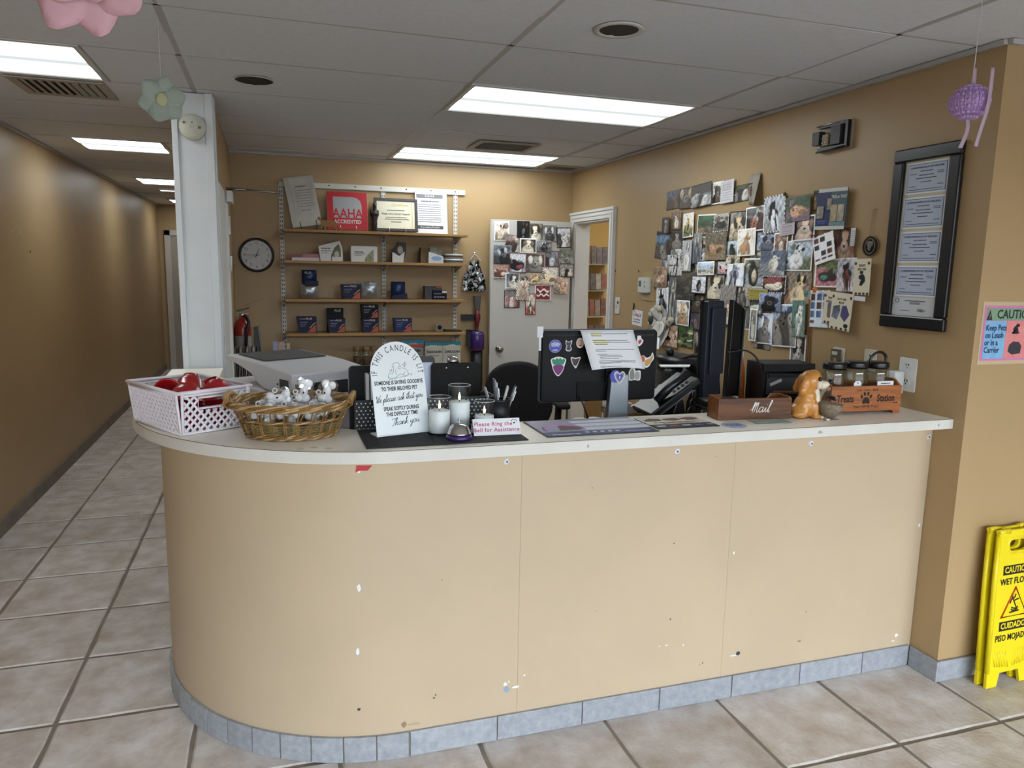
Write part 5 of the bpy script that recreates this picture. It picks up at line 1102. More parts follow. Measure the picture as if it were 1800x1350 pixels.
t, w, h = product('chew_carton', 'dark navy carton with white sticker near the right rail', 2, 1.17, 1.342, 1.449, .1, 0); MB().bb(-w*.5, w*.3, -.03, .05, 0, h).build('carton', mat('carton_slate', '#3a3c44', .5), t); MB().bb(-w*.15, w*.5, -.055, -.031, 0, h*.72).build('front_box', blackb, t); patch(t, 'sticker', bwhite, rect(w*.28, w*.5, h*.5, h*.68), -.0562); patch(t, 'red_strip', bred, rect(w*.05, w*.3, h*.88, h*.98), -.0312); print_lines(t, mat('print_pale'), [(-w*.1, w*.4, h*.2, .008), (-w*.1, w*.25, h*.45, .005)], (0, -.0562, 0), seed=41)
t = thing('pale_disc', 'small pale disc leaning on the left rail', 'disc', (.118, YB-.10, Z(2)+.0005)); MB().cyl((0, 0, .019), .018, .006, 18, (PI/2, 0, 0)).build('disc', mat('disc_pale', '#8d8474', .6), t)
# fourth shelf
chew_box('navy chew box with red corner leaning at the left rail', 3, .18, .326, 1.211)
chew_box('navy chew box beneath a black display card', 3, .408, .542, 1.195); t = thing('display_card', 'black display card standing over a navy chew box', 'card', (.472, YB-.10, Z(3))); MB().facade(rect(-.064, .064, 0, .185), -.004, .0).build('card', blackb, t); text('PLUS', .022, bwhite, t, (.02, -.0045, .165), bold=.0006)
chew_box('navy chew box at the bottom of the two-box stack', 3, .668, .800, 1.195); chew_box('black chew box on top of the two-box stack', 3, .664, .798, 1.303, True, blackb, 0, 1.1965)
chew_box('bluish chew box alone right of the middle rail', 3, .918, 1.062, 1.197, True, mat('box_blue', '#262e5c', .5, spec=.3))
t = thing('photo_coin', 'tiny framed round picture on the fourth shelf end', 'frame', (1.30, YB-.13, Z(3))); MB().bb(-.034, .034, -.006, .006, 0, .056).build('block', mat('coin_pale', '#8f8878', .5), t); patch(t, 'picture', blackb, oval(.018, .018, 14, 0, .03), -.0072); 
t = thing('dark_packet', 'thin dark packet lying at the fourth shelf end', 'packet', (1.40, YB-.16, Z(3))); MB().box((0, 0, .008), (.14, .08, .012), (0, .04, .1)).build('packet', mat('packet_dark', '#2a2e26', .5), t)
# low cabinet with jars and dental chew bags
cab = thing('low_cabinet', 'low tan cabinet beneath the shelves', 'cabinet', (.8, YB-.22, 0)); cw = mat('cabinet_tan', '#8c7350', .5)
MB().bb(-.56, .72, -.18, .215, 0, .80).build('body', cw, cab, bevel=.004); MB().bb(-.57, .73, -.20, .215, .801, .825).build('top', cw, cab, bevel=.003)
for k in range(3): o = MB().bb(-.55+k*.425, -.13+k*.425, -.195, -.181, .06, .78).build('door', cw, cab, bevel=.003); MB().tube([(-.17+k*.425, -.195, .5), (-.17+k*.425, -.22, .52), (-.17+k*.425, -.22, .62), (-.17+k*.425, -.195, .64)], .005, 6).build('handle', chrome, o)
for k, x in enumerate((.625, .70, .765)):
    t = thing('spice_jar', ('clear jar with tan lid in the row of jars under the lowest shelf'), 'jar', (x, 5.88, .8255), 0, 'jars under the lowest shelf'); MB().lathe([(.001, 0), (.030, 0), (.031, .09), (.026, .105), (.026, .115)], 20, caps=False).build('jar_body', jarglass, t); MB().lathe([(.029, .115), (.029, .150), (.001, .152)], 20).build('lid', mat('lid_tan', '#8a6f4c', .5), t); MB().lathe([(.001, .003), (.027, .003), (.027, .07), (.001, .07)], 18).build('contents', mat('jar_brown', '#5f4a34', .9), t)
tealb = mat('bag_teal', '#2f7f9c', .4); bagw = mat('bag_white', '#c8c9c4', .45)
def chew_bag(x, w, z1, y, label, orange=False):
    t = thing('dental_bag', label, 'bag', (x, y, .8255)); h = z1-.8255
    foil_bag(t, w, 0, h, bagw if not orange else mat('bag_grey', '#9a9a98', .5), 'pouch', 0)
    MB().bb(-w/2, w/2, -.016, .016, h*.86, h+.004).build('top_band', tealb, t); patch(t, 'band', bred if orange else mat('band_cream', '#c6c3a0', .5), rect(-w*.48, w*.48, h*.72, h*.84), -.030)
    text('DASUQUIN', .026, ink, t, (0, -.033, h*.58), bold=.001, xs=.9); print_lines(t, inkg, [(-w*.3, w*.3, h*.42, .004), (-w*.3, w*.2, h*.36, .003)], (0, -.034, 0), seed=int(x*50))
chew_bag(1.07, .18, 1.018, 5.90, 'grey pouch with teal top and orange band', True); chew_bag(1.238, .145, 1.000, 5.875, 'white pouch with teal top beside its twin near the grey pouch'); chew_bag(1.385, .148, 1.002, 5.87, 'white pouch with teal top nearest the purple vacuum')
# clock
ck = thing('wall_clock', 'round black-rimmed wall clock beside the shelves', 'clock', (-.097, YB, 1.668))
MB().lathe([(.127, -.001), (.130, .012), (.126, .026), (.118, .030), (.112, .024), (.110, .015)], 48, Matrix(((1, 0, 0), (0, 0, -1), (0, 1, 0))), caps=False).build('rim', mat('clock_black', '#131417', .3), ck)
MB().cyl((0, -.012, 0), .113, .008, 48, (PI/2, 0, 0)).build('dial', mat('clock_white', '#c6c9cc', .5), ck)
for k in range(1, 13):
    a = PI/2-2*PI*k/12; text(str(k), .030, ink, ck, (.088*math.cos(a), -.0165, .088*math.sin(a)), name='numeral', xs=.85)
def hand(a, l, w, nm, y, tail=.02):
    MB().facade([(-w, -tail), (w, -tail), (w*.5, l), (-w*.5, l)], -.0005, .0005).build(nm, ink, ck, (0, y, 0), (0, a, 0))
hand(math.radians(22), .050, .003, 'hour_hand', -.018); hand(math.radians(-90), .085, .0022, 'minute_hand', -.0195); hand(math.radians(-117), .085, .0008, 'second_hand', -.021, .03)
# hanging foil bag, vacuum
t = thing('hanging_film_bag', 'shiny clear and black film bag hanging from a hook', 'bag', (1.615, YB-.03, 1.41))
b = MB(); r = random.Random(5); vs = []; fs = []
for s_ in (0, 1):
    for j in range(9):
        for i in range(9):
            u = i/8-.5; v = j/8; w = .205-.14*v**1.5 if v > .5 else .205-.05*v; vs.append((u*w+.02*(v-.5)*0, (-.028 if s_ == 0 else .02)*math.cos(PI*u)*(1-v*.5)+r.uniform(-.012, .012), v*.25+r.uniform(-.004, .004)))
for s_ in (0, 1):
    for j in range(8):
        for i in range(8): a = s_*81+j*9+i; q = (a, a+1, a+10, a+9); fs.append(q if s_ == 0 else q[::-1])
def splotch_mat(name, h1, h2, scale, rough=.2, metal=.5):
    m = mat(name, h1, rough, metal); nt = m.node_tree; N = nt.nodes.new; L = nt.links.new; tc = N('ShaderNodeTexCoord'); nz = N('ShaderNodeTexNoise'); nz.inputs['Scale'].default_value = scale; nz.inputs['Distortion'].default_value = 1.5
    cr_ = N('ShaderNodeValToRGB'); cr_.color_ramp.elements[0].position = .45; cr_.color_ramp.elements[1].position = .56; cr_.color_ramp.elements[0].color = (*lin(h1), 1); cr_.color_ramp.elements[1].color = (*lin(h2), 1)
    L(tc.outputs['Object'], nz.inputs['Vector']); L(nz.outputs['Fac'], cr_.inputs[0]); L(cr_.outputs[0], nt.nodes['Principled BSDF'].inputs['Base Color']); return m
b.add(vs, fs, False).build('film', splotch_mat('film_black_silver', '#17181a', '#c2c6ca', 22), t)
MB().tube(smooth([(-.05, -.005, .245), (-.02, -.01, .28), (.0, -.012, .30), (.03, -.01, .275), (.06, -.005, .245)], 4), .004, 6).build('hanger', mat('hanger_white', '#c8c8c6', .4), t); MB().ell((0, -.005, .305), (.012, .010, .018)).build('hook', chrome, t)
vc = thing('stick_vacuum', 'purple and black stick vacuum hung on the wall dock', 'vacuum', (1.635, YB-.06, .45)); dg_ = mat('vac_dark', '#1f1d22', .4)
MB().facade([(-.030, 0), (.030, 0), (.022, -.13), (-.022, -.13)], -.012, .012).build('nozzle', mat('vac_smoke', '#4a4644', .35), vc, (0, 0, .925), bevel=.004); MB().tube([(0, 0, .80), (.004, 0, .73), (-.004, 0, .63)], [.018, .022, .012], 10).build('wand', mat('vac_red', '#6a2026', .4), vc); MB().bb(-.125, .035, .02, .055, .715, .765).build('dock', blackp, vc)
MB().lathe([(.050, .46), (.062, .48), (.062, .60), (.052, .625), (.001, .625)], 24).build('dust_bin', purple, vc); MB().lathe([(.063, .475), (.063, .483)], 24, caps=False).build('ring', mat('vac_red'), vc); MB().bb(-.085, -.055, -.02, .03, .50, .64).build('battery', dg_, vc); MB().lathe([(.050, .0), (.050, .455), (.001, .455)], 20).build('tube', dg_, vc); MB().bb(-.07, .01, -.02, .02, .626, .636).build('bracket', chrome, vc)
# fire extinguisher, magazine racks on a small stand
sd = thing('side_stand', 'small dark stand beside the partition holding magazines', 'stand', (-.03, 5.45, 0)); MB().bb(-.22, .22, -.40, .40, .80, .83).build('top', fr2, sd); 
for x in (-.19, .19):
    for y in (-.36, .36): MB().bb(x-.02, x+.02, y-.02, y+.02, 0, .80).build('leg', fr2, sd)
ex = thing('fire_extinguisher', 'red fire extinguisher with grey label standing behind the post', 'extinguisher', (-.205, 5.72, .8305)); exr = mat('ext_red', '#8c1a1c', .3, coat=.3)
MB().lathe([(.058, 0), (.060, .01), (.060, .30), (.052, .345), (.03, .37), (.020, .385), (.001, .385)], 28).build('cylinder', exr, ex); MB().lathe([(.0605, .10), (.0605, .255)], 28, caps=False).build('label', mat('ext_label', '#8d8f90', .5), ex); MB().cyl((0, 0, .40), .02, .04, 14).build('valve', chrome, ex); MB().box((.01, -.01, .445), (.09, .016, .008), (0, -.25, 0)).build('handle', blackp, ex); MB().box((.0, -.01, .42), (.09, .016, .006), (0, .15, 0)).build('lever', chrome, ex); MB().ell((-.0, -.025, .405), (.013, .010, .013)).build('gauge', chrome, ex); MB().tube(smooth([(.02, -.03, .40), (.045, -.055, .36), (.03, -.07, .28), (.02, -.068, .15), (.02, -.066, .08)], 5), .012, 8).build('hose', blackp, ex); MB().tube([(.02, .0, .47), (.15, .0, .52)], .002, 5).build('seal_tie', mat('tie_tan', '#8f7c58', .6), ex)
for k in range(11):
    tag(MB().box((0, 0, .11), (.007, .17, .22), (0, .03*(k % 3), 0)).build('magazine', mat(('mag_grey', 'mag_dark', 'mag_pale')[k % 3], ('#6d6a66', '#3f3d3c', '#9a9792')[k % 3], .5), None, (-.235+k*.0135, 5.22, .8315)), 'thin magazine filed upright in the row next to the post', 'magazine', 'magazines filed on the side stand')
t = thing('file_holder', 'dark slanted magazine holder beside the red extinguisher', 'holder', (-.095, 5.36, .8305)); MB().prism([(-.03, 0), (.035, 0), (.0, .34), (-.025, .34)], -.08, .08, Matrix(((1, 0, 0), (0, 0, 1), (0, 1, 0)))).build('holder', mat('holder_dark', '#3a3937', .5), t); MB().prism([(.037, 0), (.045, 0), (.010, .35), (.002, .35)], -.08, .08, Matrix(((1, 0, 0), (0, 0, 1), (0, 1, 0)))).build('divider', mat('holder_grey', '#6b6762', .5), t)
for k, (x, hx, w) in enumerate(((-.015, '#8b8ea8', .03), (.025, '#a98c7c', .04), (.07, '#b0987c', .02))): tag(MB().box((0, 0, .125), (w, .05, .25-.01*k), (0, -.03, 0)).build('leaflet_stack', mat('leaflet%d' % k, hx, .6), None, (x+.035, 5.28, .8315)), ('bluish upright leaflet stack beside the dark magazine holder', 'pinkish wide upright leaflet stack beside a bluish one', 'thin tan upright leaflet stack at the end of its row')[k], 'leaflets')
# --- open door leaf against the back wall
dl = struct(MB().bb(1.730, 2.440, 5.952, 5.990, .012, 1.998).build('door_1', mat('door_white', '#c3c1bc', .45, var=.02, vscale=3), bevel=.002))
kb = MB().lathe([(.028, 0), (.028, .006), (.012, .010), (.010, .03), (.022, .038), (.029, .050), (.026, .062), (.012, .070), (.001, .071)], 24, Matrix(((1, 0, 0), (0, 0, -1), (0, 1, 0)))).build('door_knob', mat('knob_nickel', '#8f8c86', .22, 1), dl, (1.810, 5.952, .932))
for z in (1.82, 1.15, .25): MB().bb(2.441, 2.452, 5.950, 5.975, z-.05, z+.05).build('hinge', mat('steel'), dl)
MB().bb(1.728, 1.7305, 5.96, 5.985, .88, .98).build('latch_plate', mat('steel'), dl)
# --- wall fittings on the right wall
RZ = -PI/2
th = thing('thermostat', 'white wall thermostat on a clear backing box', 'thermostat', (XR, 4.66, 1.50), RZ)
MB().facade(rr(.17, .20, .008, 3), -.006, -.0005).build('backing', mat('back_box', '#a8946c', .3), th, (.02, 0, 0)); MB().facade(rr(.150, .105, .012, 4), -.030, -.0065).build('housing', mat('thermo_white', '#c6c8c6', .4), th, (-.015, 0, .005), bevel=.003); patch(th, 'display', mat('lcd', '#5a6158', .4), rect(-.075, -.04, -.005, .035), -.0312); 
for z in (.025, -.005): patch(th, 'button', mat('thermo_tan', '#a39c80', .5), rr(.014, .014, .004, 2, .01, z), -.0318)
sw = thing('light_switch_plate', 'narrow white switch plate beside the doorway casing', 'switch', (XR, 5.115, 1.34), RZ); MB().facade(rr(.075, .125, .006, 3), -.006, -.0005).build('plate', mat('plate_white', '#c8c7c2', .4), sw, bevel=.0015); MB().ell((.014, -.008, .025), (.010, .006, .012)).build('dimmer', mat('dimmer_grey', '#4d4943', .5), sw); MB().box((-.010, -.009, -.005), (.008, .012, .02), (.4, 0, 0)).build('toggle', mat('plate_white'), sw)  # dimmer knob in one even dark grey-brown
t = thing('handwritten_tag', 'small white wall card with red handwriting below the thermostat', 'card', (XR, 4.79, 1.27), RZ, None, 0, math.radians(2)); MB().facade(rect(-.075, .075, -.055, .055), -.003, -.0006).build('card', paper, t); strokes([[(-.055, .01), (-.05, .045), (-.035, .042), (-.032, .02), (-.05, .012)], [(-.02, .015), (-.012, .03), (-.004, .016), (-.018, .014)], [(.008, .03), (.004, .015), (.016, .02), (.012, .0)], [(.03, .04), (.026, .015), (.04, .015)], [(.05, .03), (.044, .018), (.056, .016), (.06, .04)]], .003, mat('red_marker', '#9c2430', .6), t, (0, -.0035, 0)); print_lines(t, inkg, [(-.05, .05, -.012, .006), (-.06, .045, -.03, .005)], (0, -.0035, 0), seed=9); MB().tube([(-.06, -.004, .10), (-.055, -.006, .075), (-.06, -.006, .05)], .005, 5).build('hook', blackp, t)
fl = thing('ribbon_bow', 'big silvery white ribbon bow pinned on the photo wall edge', 'bow', (XR, 4.40, 1.27), RZ); rib = mat('ribbon_silver', '#cfccc6', .35, bump=.3, bscale=30)
RIBBON_LOOPS = ((.3, .12), (.9, .13), (1.6, .12), (2.3, .15), (2.8, .17), (3.3, .18), (3.9, .16), (4.6, .13), (5.4, .12), (2.55, .11), (3.1, .12), (3.65, .11))
for dx, dz in ((-.10, .07), (-.06, .09), (-.02, .085), (-.13, .04), (.10, -.0), (.13, .02)): MB().ell((dx, -.03, dz), (.028, .02, .022)).build('blossom', mat('blossom_white', '#bdb8a8', .7), fl)
MB().ell((-.12, -.035, .0), (.03, .02, .035)).build('leaf', mat('leaf_dark', '#2f3428', .6), fl)
# chime box, medallion, frame
cx = thing('open_chime_box', 'open black door chime box high on the right wall', 'box', (XR, 2.91, 2.228), RZ); 
MB().bb(-.10, .10, -.012, -.001, -.062, .062).build('back_plate', mat('chime_rim', '#8f897c', .5), cx); MB().bb(-.095, .095, -.030, -.0125, -.058, -.045).bb(-.095, .095, -.030, -.0125, .045, .058).bb(.080, .095, -.030, -.0125, -.045, .045).build('housing', blackp, cx); MB().bb(-.115, -.070, -.045, -.0125, -.030, .030).build('solenoid', mat('chime_grey', '#2f302e', .5), cx); MB().bb(-.03, .03, -.040, -.0125, -.04, .042).build('center_block', mat('chime_grey'), cx, (.03, 0, 0)); MB().bb(-.058, -.02, -.036, -.0125, -.036, .012).build('terminal', mat('terminal_tan', '#8a7a5c', .5), cx); MB().tube([(-.105, -.03, .055), (.06, -.03, .058)], .004, 6).build('chime_bar', chrome, cx); MB().tube([(-.10, -.03, -.062), (.085, -.03, -.055)], .004, 6).build('chime_bar', blackp, cx)
for q in ((-.052, -.005), (-.052, -.025), (-.032, -.005), (-.032, -.025)): MB().ell((q[0], -.038, q[1]), (.005, .004, .005)).build('screw', chrome, cx)
md = thing('oval_medallion', 'black and gold oval dog medallion hanging on a cord', 'ornament', (XR, 2.643, 1.727), RZ); goldm = mat('dull_gold', '#8a7a56', .4, .5)
MB().facade(oval(.047, .046, 28), -.008, -.0006).build('rim', goldm, md); MB().facade(oval(.043, .042, 28), -.010, -.0085).build('disc', mat('clock_black'), md); MB().tube([(.028*math.cos(a), -.0105, .032*math.sin(a)) for a in [2*PI*k/24 for k in range(24)]], .0016, 5, closed=True).build('ring', goldm, md)
MB().ell((0, -.011, .006), (.013, .004, .016)).ell((0, -.013, -.010), (.008, .005, .010)).ell((-.013, -.011, .012), (.005, .003, .011)).ell((.013, -.011, .012), (.005, .003, .011)).build('dog_head', mat('medal_grey', '#6f6a60', .5), md); MB().tube([(-.012, -.004, .045), (-.004, -.004, .155), (.004, -.004, .155), (.012, -.004, .045)], .0008, 4).build('cord', mat('cord_tan', '#7a6240', .7), md); MB().ell((0, -.006, .160), (.006, .006, .004)).build('tack', mat('tack_pale', '#c0b090', .4), md)
cf_ = thing('certificate_frame', 'tall black frame holding five stacked certificates', 'frame', (XR, 2.380, 1.750), RZ); fbk = mat('frame_black', '#17171b', .35, coat=.2)
FW, FH, FT = .322, .722, .052
for q in ((-FW/2, FW/2, -FH/2, -FH/2+FT), (-FW/2, FW/2, FH/2-FT, FH/2), (-FW/2, -FW/2+FT, -FH/2+FT, FH/2-FT), (FW/2-FT, FW/2, -FH/2+FT, FH/2-FT)): MB().facade(rect(*q), -.024, -.001).build('frame_bar', fbk, cf_, bevel=.006)
patch(cf_, 'mount', mat('mount_cream', '#c3bfa8', .6), rect(-FW/2+FT-.002, FW/2-FT+.002, -FH/2+FT-.002, FH/2-FT+.002), -.008)
cblue = mat('cert_blue', '#b3bfd3', .6); cb2 = mat('cert_line', '#6a7ca8', .6); inkb = mat('cert_ink', '#3c4666', .7)
for k in range(4):
    z = .240-k*.136; o = patch(cf_, 'certificate', paper, rect(-.101, .101, z-.062, z+.062), -.0095); patch(o, 'border', cb2, rect(-.094, .094, z-.055, z+.055), -.0105); patch(o, 'field', cblue, rect(-.091, .091, z-.052, z+.052), -.0112)
    text('COMMONWEALTH OF VIRGINIA', .011, inkb, o, (0, -.0118, z+.040)); print_lines(o, inkb, [(-.03, .03, z+.026, .003), (-.035, .035, z+.010, .003), (-.05, .05, z-.002, .003), (-.025, .025, z-.016, .0028), (-.08, -.045, z+.016, .002), (.05, .082, z+.020, .002), (.05, .082, z+.014, .002), (-.08, -.05, z-.032, .002), (.055, .082, z-.030, .0025), (-.08, .08, z-.045, .0022)], (0, -.0116, 0), seed=20+k)
o = patch(cf_, 'certificate', mat('cert_white', '#c9ccd0', .6), rect(-FW/2+FT, FW/2-FT, -FH/2+FT, -.235), -.0095); MB().tube([(-.085+.008*math.cos(a), -.0105, -.248+.009*math.sin(a)) for a in [2*PI*k/16 for k in range(16)]], .0012, 5, closed=True).build('seal', cb2, o); print_lines(o, inkb, [(-.045, .055, -.248, .003), (-.02, .03, -.255, .002), (-.02, .03, -.260, .002), (.02, .045, -.279, .002), (.02, .06, -.284, .002), (.02, .05, -.289, .002), (-.07, -.02, -.288, .002)], (0, -.0108, 0), seed=31)
for (yy_, w, zc, lb, kind) in ((2.382, .088, 1.20, 'white double outlet plate with plugged-in white adapter', 'outlet'), (2.588, .070, 1.235, 'ivory blank wall plate behind the treat jars', 'blank'), (2.78, .074, 1.222, 'ivory phone jack plate with dark module', 'jack')):
    o = thing('wall_plate', lb, 'plate', (XR, yy_, zc), RZ); MB().facade(rr(w, .138 if kind == 'outlet' else .095, .006, 3), -.006, -.0006).build('plate', mat('plate_ivory' if kind != 'outlet' else 'plate_white2', '#c9c4b0' if kind != 'outlet' else '#d5d6d2', .35), o, bevel=.0015)
    if kind == 'outlet':
        for z in (.036, -.03): 
            s_ = MB().facade(oval(.020, .017, 20, 0, z), -.0085, -.006).build('socket', mat('plate_white2'), o); MB().bb(-.008, -.005, -.0092, -.0085, z, z+.010).bb(.005, .008, -.0092, -.0085, z, z+.010).bb(-.002, .002, -.0092, -.0085, z-.010, z-.005).build('slots', ink, s_)
        MB().rbox((-.030, -.035, -.035), (.05, .05, .095), .006).build('adapter', mat('adapter_white', '#cfd0cf', .35), o)
    elif kind == 'jack': MB().bb(-.030, .018, -.022, -.0062, -.048, .040).build('module', mat('jack_grey', '#57524a', .4), o); MB().bb(-.008, .008, -.024, -.022, -.02, .0).build('port', mat('port_tan', '#a9854c', .5), o); MB().bb(-.022, .012, -.0235, -.022, .014, .030).build('label', mat('plate_ivory'), o)
    else: MB().cyl((0, -.007, .02), .004, .002, 8, (PI/2, 0, 0)).build('screw', slot_m, o)
# --- signs on the pier front
cs = thing('pet_caution_sign', 'laminated hand-coloured caution sign about leashes and carriers', 'sign', (2.655, YP-.0006, 1.395))
MB().facade(rect(-.137, .137, -.118, .118), -.0012, 0).build('laminate', mat('laminate', '#c2b090', .2), cs)
def q_(n, hx, r, y): return patch(cs, n, mat('cs_'+n, hx, .6, hex2=None), rect(*r), y, (0, 0, 0), .0005)
q_('pink_border', '#c77aa8', (-.128, .128, -.104, .104), -.0018); q_('green_band', '#7d9a80', (-.118, .118, .048, .094), -.0024); 
patch(cs, 'blue_field', mat('cs_blue', '#6fa4d0', .6, hex2='#86b8dd', vscale=20), rect(-.118, -.012, -.096, .046), -.0024); patch(cs, 'red_field', mat('cs_red', '#d47a7c', .6, hex2='#dd8f8c', vscale=20), rect(-.010, .118, -.096, .046), -.0024)
text('CAUTION', .046, ink, cs, (.028, -.003, .070), bold=.0008, xs=.9); MB().facade([(-.116, .050), (-.088, .050), (-.102, .088)], -.0032, -.0028).build('warning_triangle', ink, cs); text('!', .022, mat('cs_red'), cs, (-.102, -.0036, .063))
text('Keep Pets\non Leash\nor in a\nCarrier', .031, mat('cs_navy', '#1d2c4c', .6), cs, (-.114, -.003, -.022), align='LEFT', bold=.0006, xs=.82)
MB().facade([(.018, .0), (.026, -.004), (.024, .018), (.032, .026), (.042, .036), (.054, .034), (.056, .026), (.046, .022), (.052, .004), (.060, .0), (.040, -.004)], -.0032, -.0026).build('dog_icon', ink, cs); MB().facade([(.008, -.07), (.012, -.045), (.03, -.032), (.06, -.034), (.075, -.05), (.072, -.078), (.03, -.082)], -.0032, -.0026).build('carrier_icon', mat('icon_dark', '#30323a', .6), cs)
yel_ = mat('sign_yellow', '#e0cc14', .35); ink2 = mat('sign_black', '#15161a', .5)
def wet_sign(loc, rx, label, front):
    t = thing('wet_floor_sign', label, 'sign', loc, math.radians(2), None, rx)
    W_, Hs = .120, .635
    outl = [(-W_, 0), (-W_+.055, 0), (-W_+.068, .055), (W_-.068, .055), (W_-.055, 0), (W_, 0), (W_-.004, .42), (W_-.010, Hs-.012), (W_-.020, Hs), (-W_+.020, Hs), (-W_+.010, Hs-.012), (-W_+.004, .42)]
    holes = rr(.10, .045, .018, 5, 0, Hs-.062)
    # face with a real hand hole: bridge the outline to the hole
    k = len(outl); bm = bmesh.new(); ov = [bm.verts.new((x, -.006, z)) for x, z in outl]; hv = [bm.verts.new((x, -.006, z)) for x, z in holes]
    es = [bm.edges.new((ov[i], ov[(i+1) % k])) for i in range(k)]+[bm.edges.new((hv[i], hv[(i+1) % len(hv)])) for i in range(len(hv))]
    bmesh.ops.triangle_fill(bm, use_beauty=True, edges=es); ext = bmesh.ops.extrude_face_region(bm, geom=bm.faces[:]); bmesh.ops.translate(bm, vec=(0, .012, 0), verts=[v for v in ext['geom'] if isinstance(v, bmesh.types.BMVert)]); bmesh.ops.recalc_face_normals(bm, faces=bm.faces[:])
    b = MB(); b.addbm(bm); b.build('panel', yel_, t)
    for sx in (-1, 1): MB().tube([(sx*(W_-.006), 0, .06), (sx*(W_-.008), 0, .42), (sx*(W_-.014), 0, Hs-.02)], .009, 8).build('side_rib', yel_, t)
    MB().tube([(p[0], -.004, p[1]) for p in rr(.116, .061, .024, 5, 0, Hs-.062)], .005, 6, closed=True).build('handle_rim', yel_, t)
    for sx in (-.08, .08): MB().cyl((sx, 0, Hs-.004), .010, .06, 12, (0, PI/2, 0)).build('hinge_pin', yel_, t)
    if front:
        y = -.0068
        patch(t, 'black_band', ink2, rect(-.075, .075, .456, .494), y); text('CAUTION', .034, yel_, t, (0, y-.0008, .475), bold=.0008, xs=.88); text('WET FLOOR', .036, ink2, t, (0, y-.0004, .428), bold=.0008, xs=.86)
        patch(t, 'black_band', ink2, rect(-.075, .075, .228, .266), y); text('CUIDADO', .034, yel_, t, (0, y-.0008, .247), bold=.0008, xs=.86); text('PISO MOJADO', .036, ink2, t, (0, y-.0004, .198), bold=.0008, xs=.80)
        MB().tube([(-.070, y, .285), (.070, y, .285), (0, y, .402)], .0045, 6, closed=True, flat=1).build('red_triangle', mat('sign_red', '#c04a22', .5), t)
        strokes([[(-.026, .300), (.026, .304)], [(-.018, .312), (.0, .306), (.018, .312)], [(-.016, .320), (.004, .314), (.02, .320)], [(-.014, .362), (-.004, .345), (.008, .322)], [(-.004, .346), (.010, .350), (.022, .352)], [(-.012, .358), (-.020, .350), (-.024, .338)], [(-.010, .358), (.0, .362), (.004, .374)]], .003, ink2, t, (0, y-.0006, 0), name='falling_man', n=3); MB().facade(oval(.006, .006, 12, -.016, .369), y-.001, y).build('man_head', ink2, t)
        for k in range(6):
            for sx in (-1, 1): MB().tube([(sx*(.012+k*.014), -.006, .075+.002*k), (sx*(.030+k*.014), -.006, .145)], .0035, 5).build('tread_rib', yel_, t)
    return t
wet_sign((2.742, 2.032, .002), -.045, 'yellow folded wet floor sign half hidden between its twin and the wall', False)
wet_sign((2.750, 1.998, .002), -.045, 'yellow wet floor sign with caution lettering facing the room', True)
# --- ceiling decorations and post detector
sd_ = thing('smoke_detector', 'round off-white dial thermostat detector high on the white post', 'detector', (-.345, 4.127, 2.262)); det = mat('detector_white', '#c3c2b4', .45)
RM = Matrix(((1, 0, 0), (0, 0, -1), (0, 1, 0)))
MB().lathe([(.062, 0), (.062, .018), (.056, .026), (.001, .030)], 36, RM).build('housing', det, sd_); MB().facade(rr(.034, .052, .006, 3, 0, -.022), -.033, -.026).build('slider_panel', det, sd_); MB().tube([(.008*math.cos(a), -.033, .008*math.sin(a)-.002) for a in [2*PI*k/16 for k in range(16)]], .0016, 5, closed=True).build('dial_ring', mat('det_grey', '#a9a898', .5), sd_); MB().facade(rr(.014, .03, .006, 3, 0, -.020), -.036, -.033).build('knob', det, sd_)
for x, z in ((-.036, .018), (0, .020), (.034, -.002)): print_lines(sd_, ink, [(x-.007, x+.007, z+.004, .0025), (x-.007, x+.007, z, .0025), (x-.007, x+.007, z-.004, .0025)] if x else [(-.0015, .0015, z, .010)], (0, -.030, 0), seed=int(x*1000)+50)
def petal(w, l, m, parent, a, y, curl=.02, n=6):
    vs = []; fs = []
    for j in range(n+1):
        v = j/n; ww = w*math.sin(PI*(.10+.74*v))**.8
        for i in range(5): u = i/4-.5; vs.append((u*ww, -curl*v*v+.012*abs(u)*2*v, l*v*(1-.55*u*u*v*v)))
    for j in range(n):
        for i in range(4): q = j*5+i; fs.append((q, q+1, q+6, q+5))
    o = MB().add(vs, fs, True).build('petal', m, parent, (0, y, 0), (0, a, 0)); s_ = o.modifiers.new('thick', 'SOLIDIFY'); s_.thickness = .0012; return o
for k, (a_, l_) in enumerate(RIBBON_LOOPS): petal(.085 if k < 9 else .07, l_, rib, fl, a_, -.012-.006*(k % 3)-(.02 if k > 8 else 0), .04)
pinkp = mat('paper_pink', '#e3bcc8', .7, hex2='#d9a9bb', vscale=18); sage = mat('paper_sage', '#a9b7ae', .7, hex2='#9aa9a0', vscale=18)
f1 = thing('pink_paper_flower', 'large pink paper flower hanging from the ceiling', 'decoration', (-.335, 1.72, 2.172), math.radians(-12), None, math.radians(8))
for k in range(9): petal(.098, .138, pinkp, f1, 2*PI*k/9+.12, -.005*(k % 2), .010)
for k in range(6): petal(.075, .085, pinkp, f1, 2*PI*k/6+.5, -.014, .012)
MB().ell((0, -.022, 0), (.026, .012, .026)).build('flower_center', mat('paper_cream', '#d9d3b4', .7), f1); MB().tube([(0, 0, 0), (0, 0, H-2.172-.001)], .0008, 4).build('thread', mat('thread_white', '#d6d6d6', .6), f1)
f2 = thing('sage_paper_flower', 'pale sage paper flower hanging by the white post', 'decoration', (-.342, 2.95, 2.160), math.radians(8))
for k in range(6): petal(.078, .078, sage, f2, 2*PI*k/6+.25, -.003*(k % 2), .012)
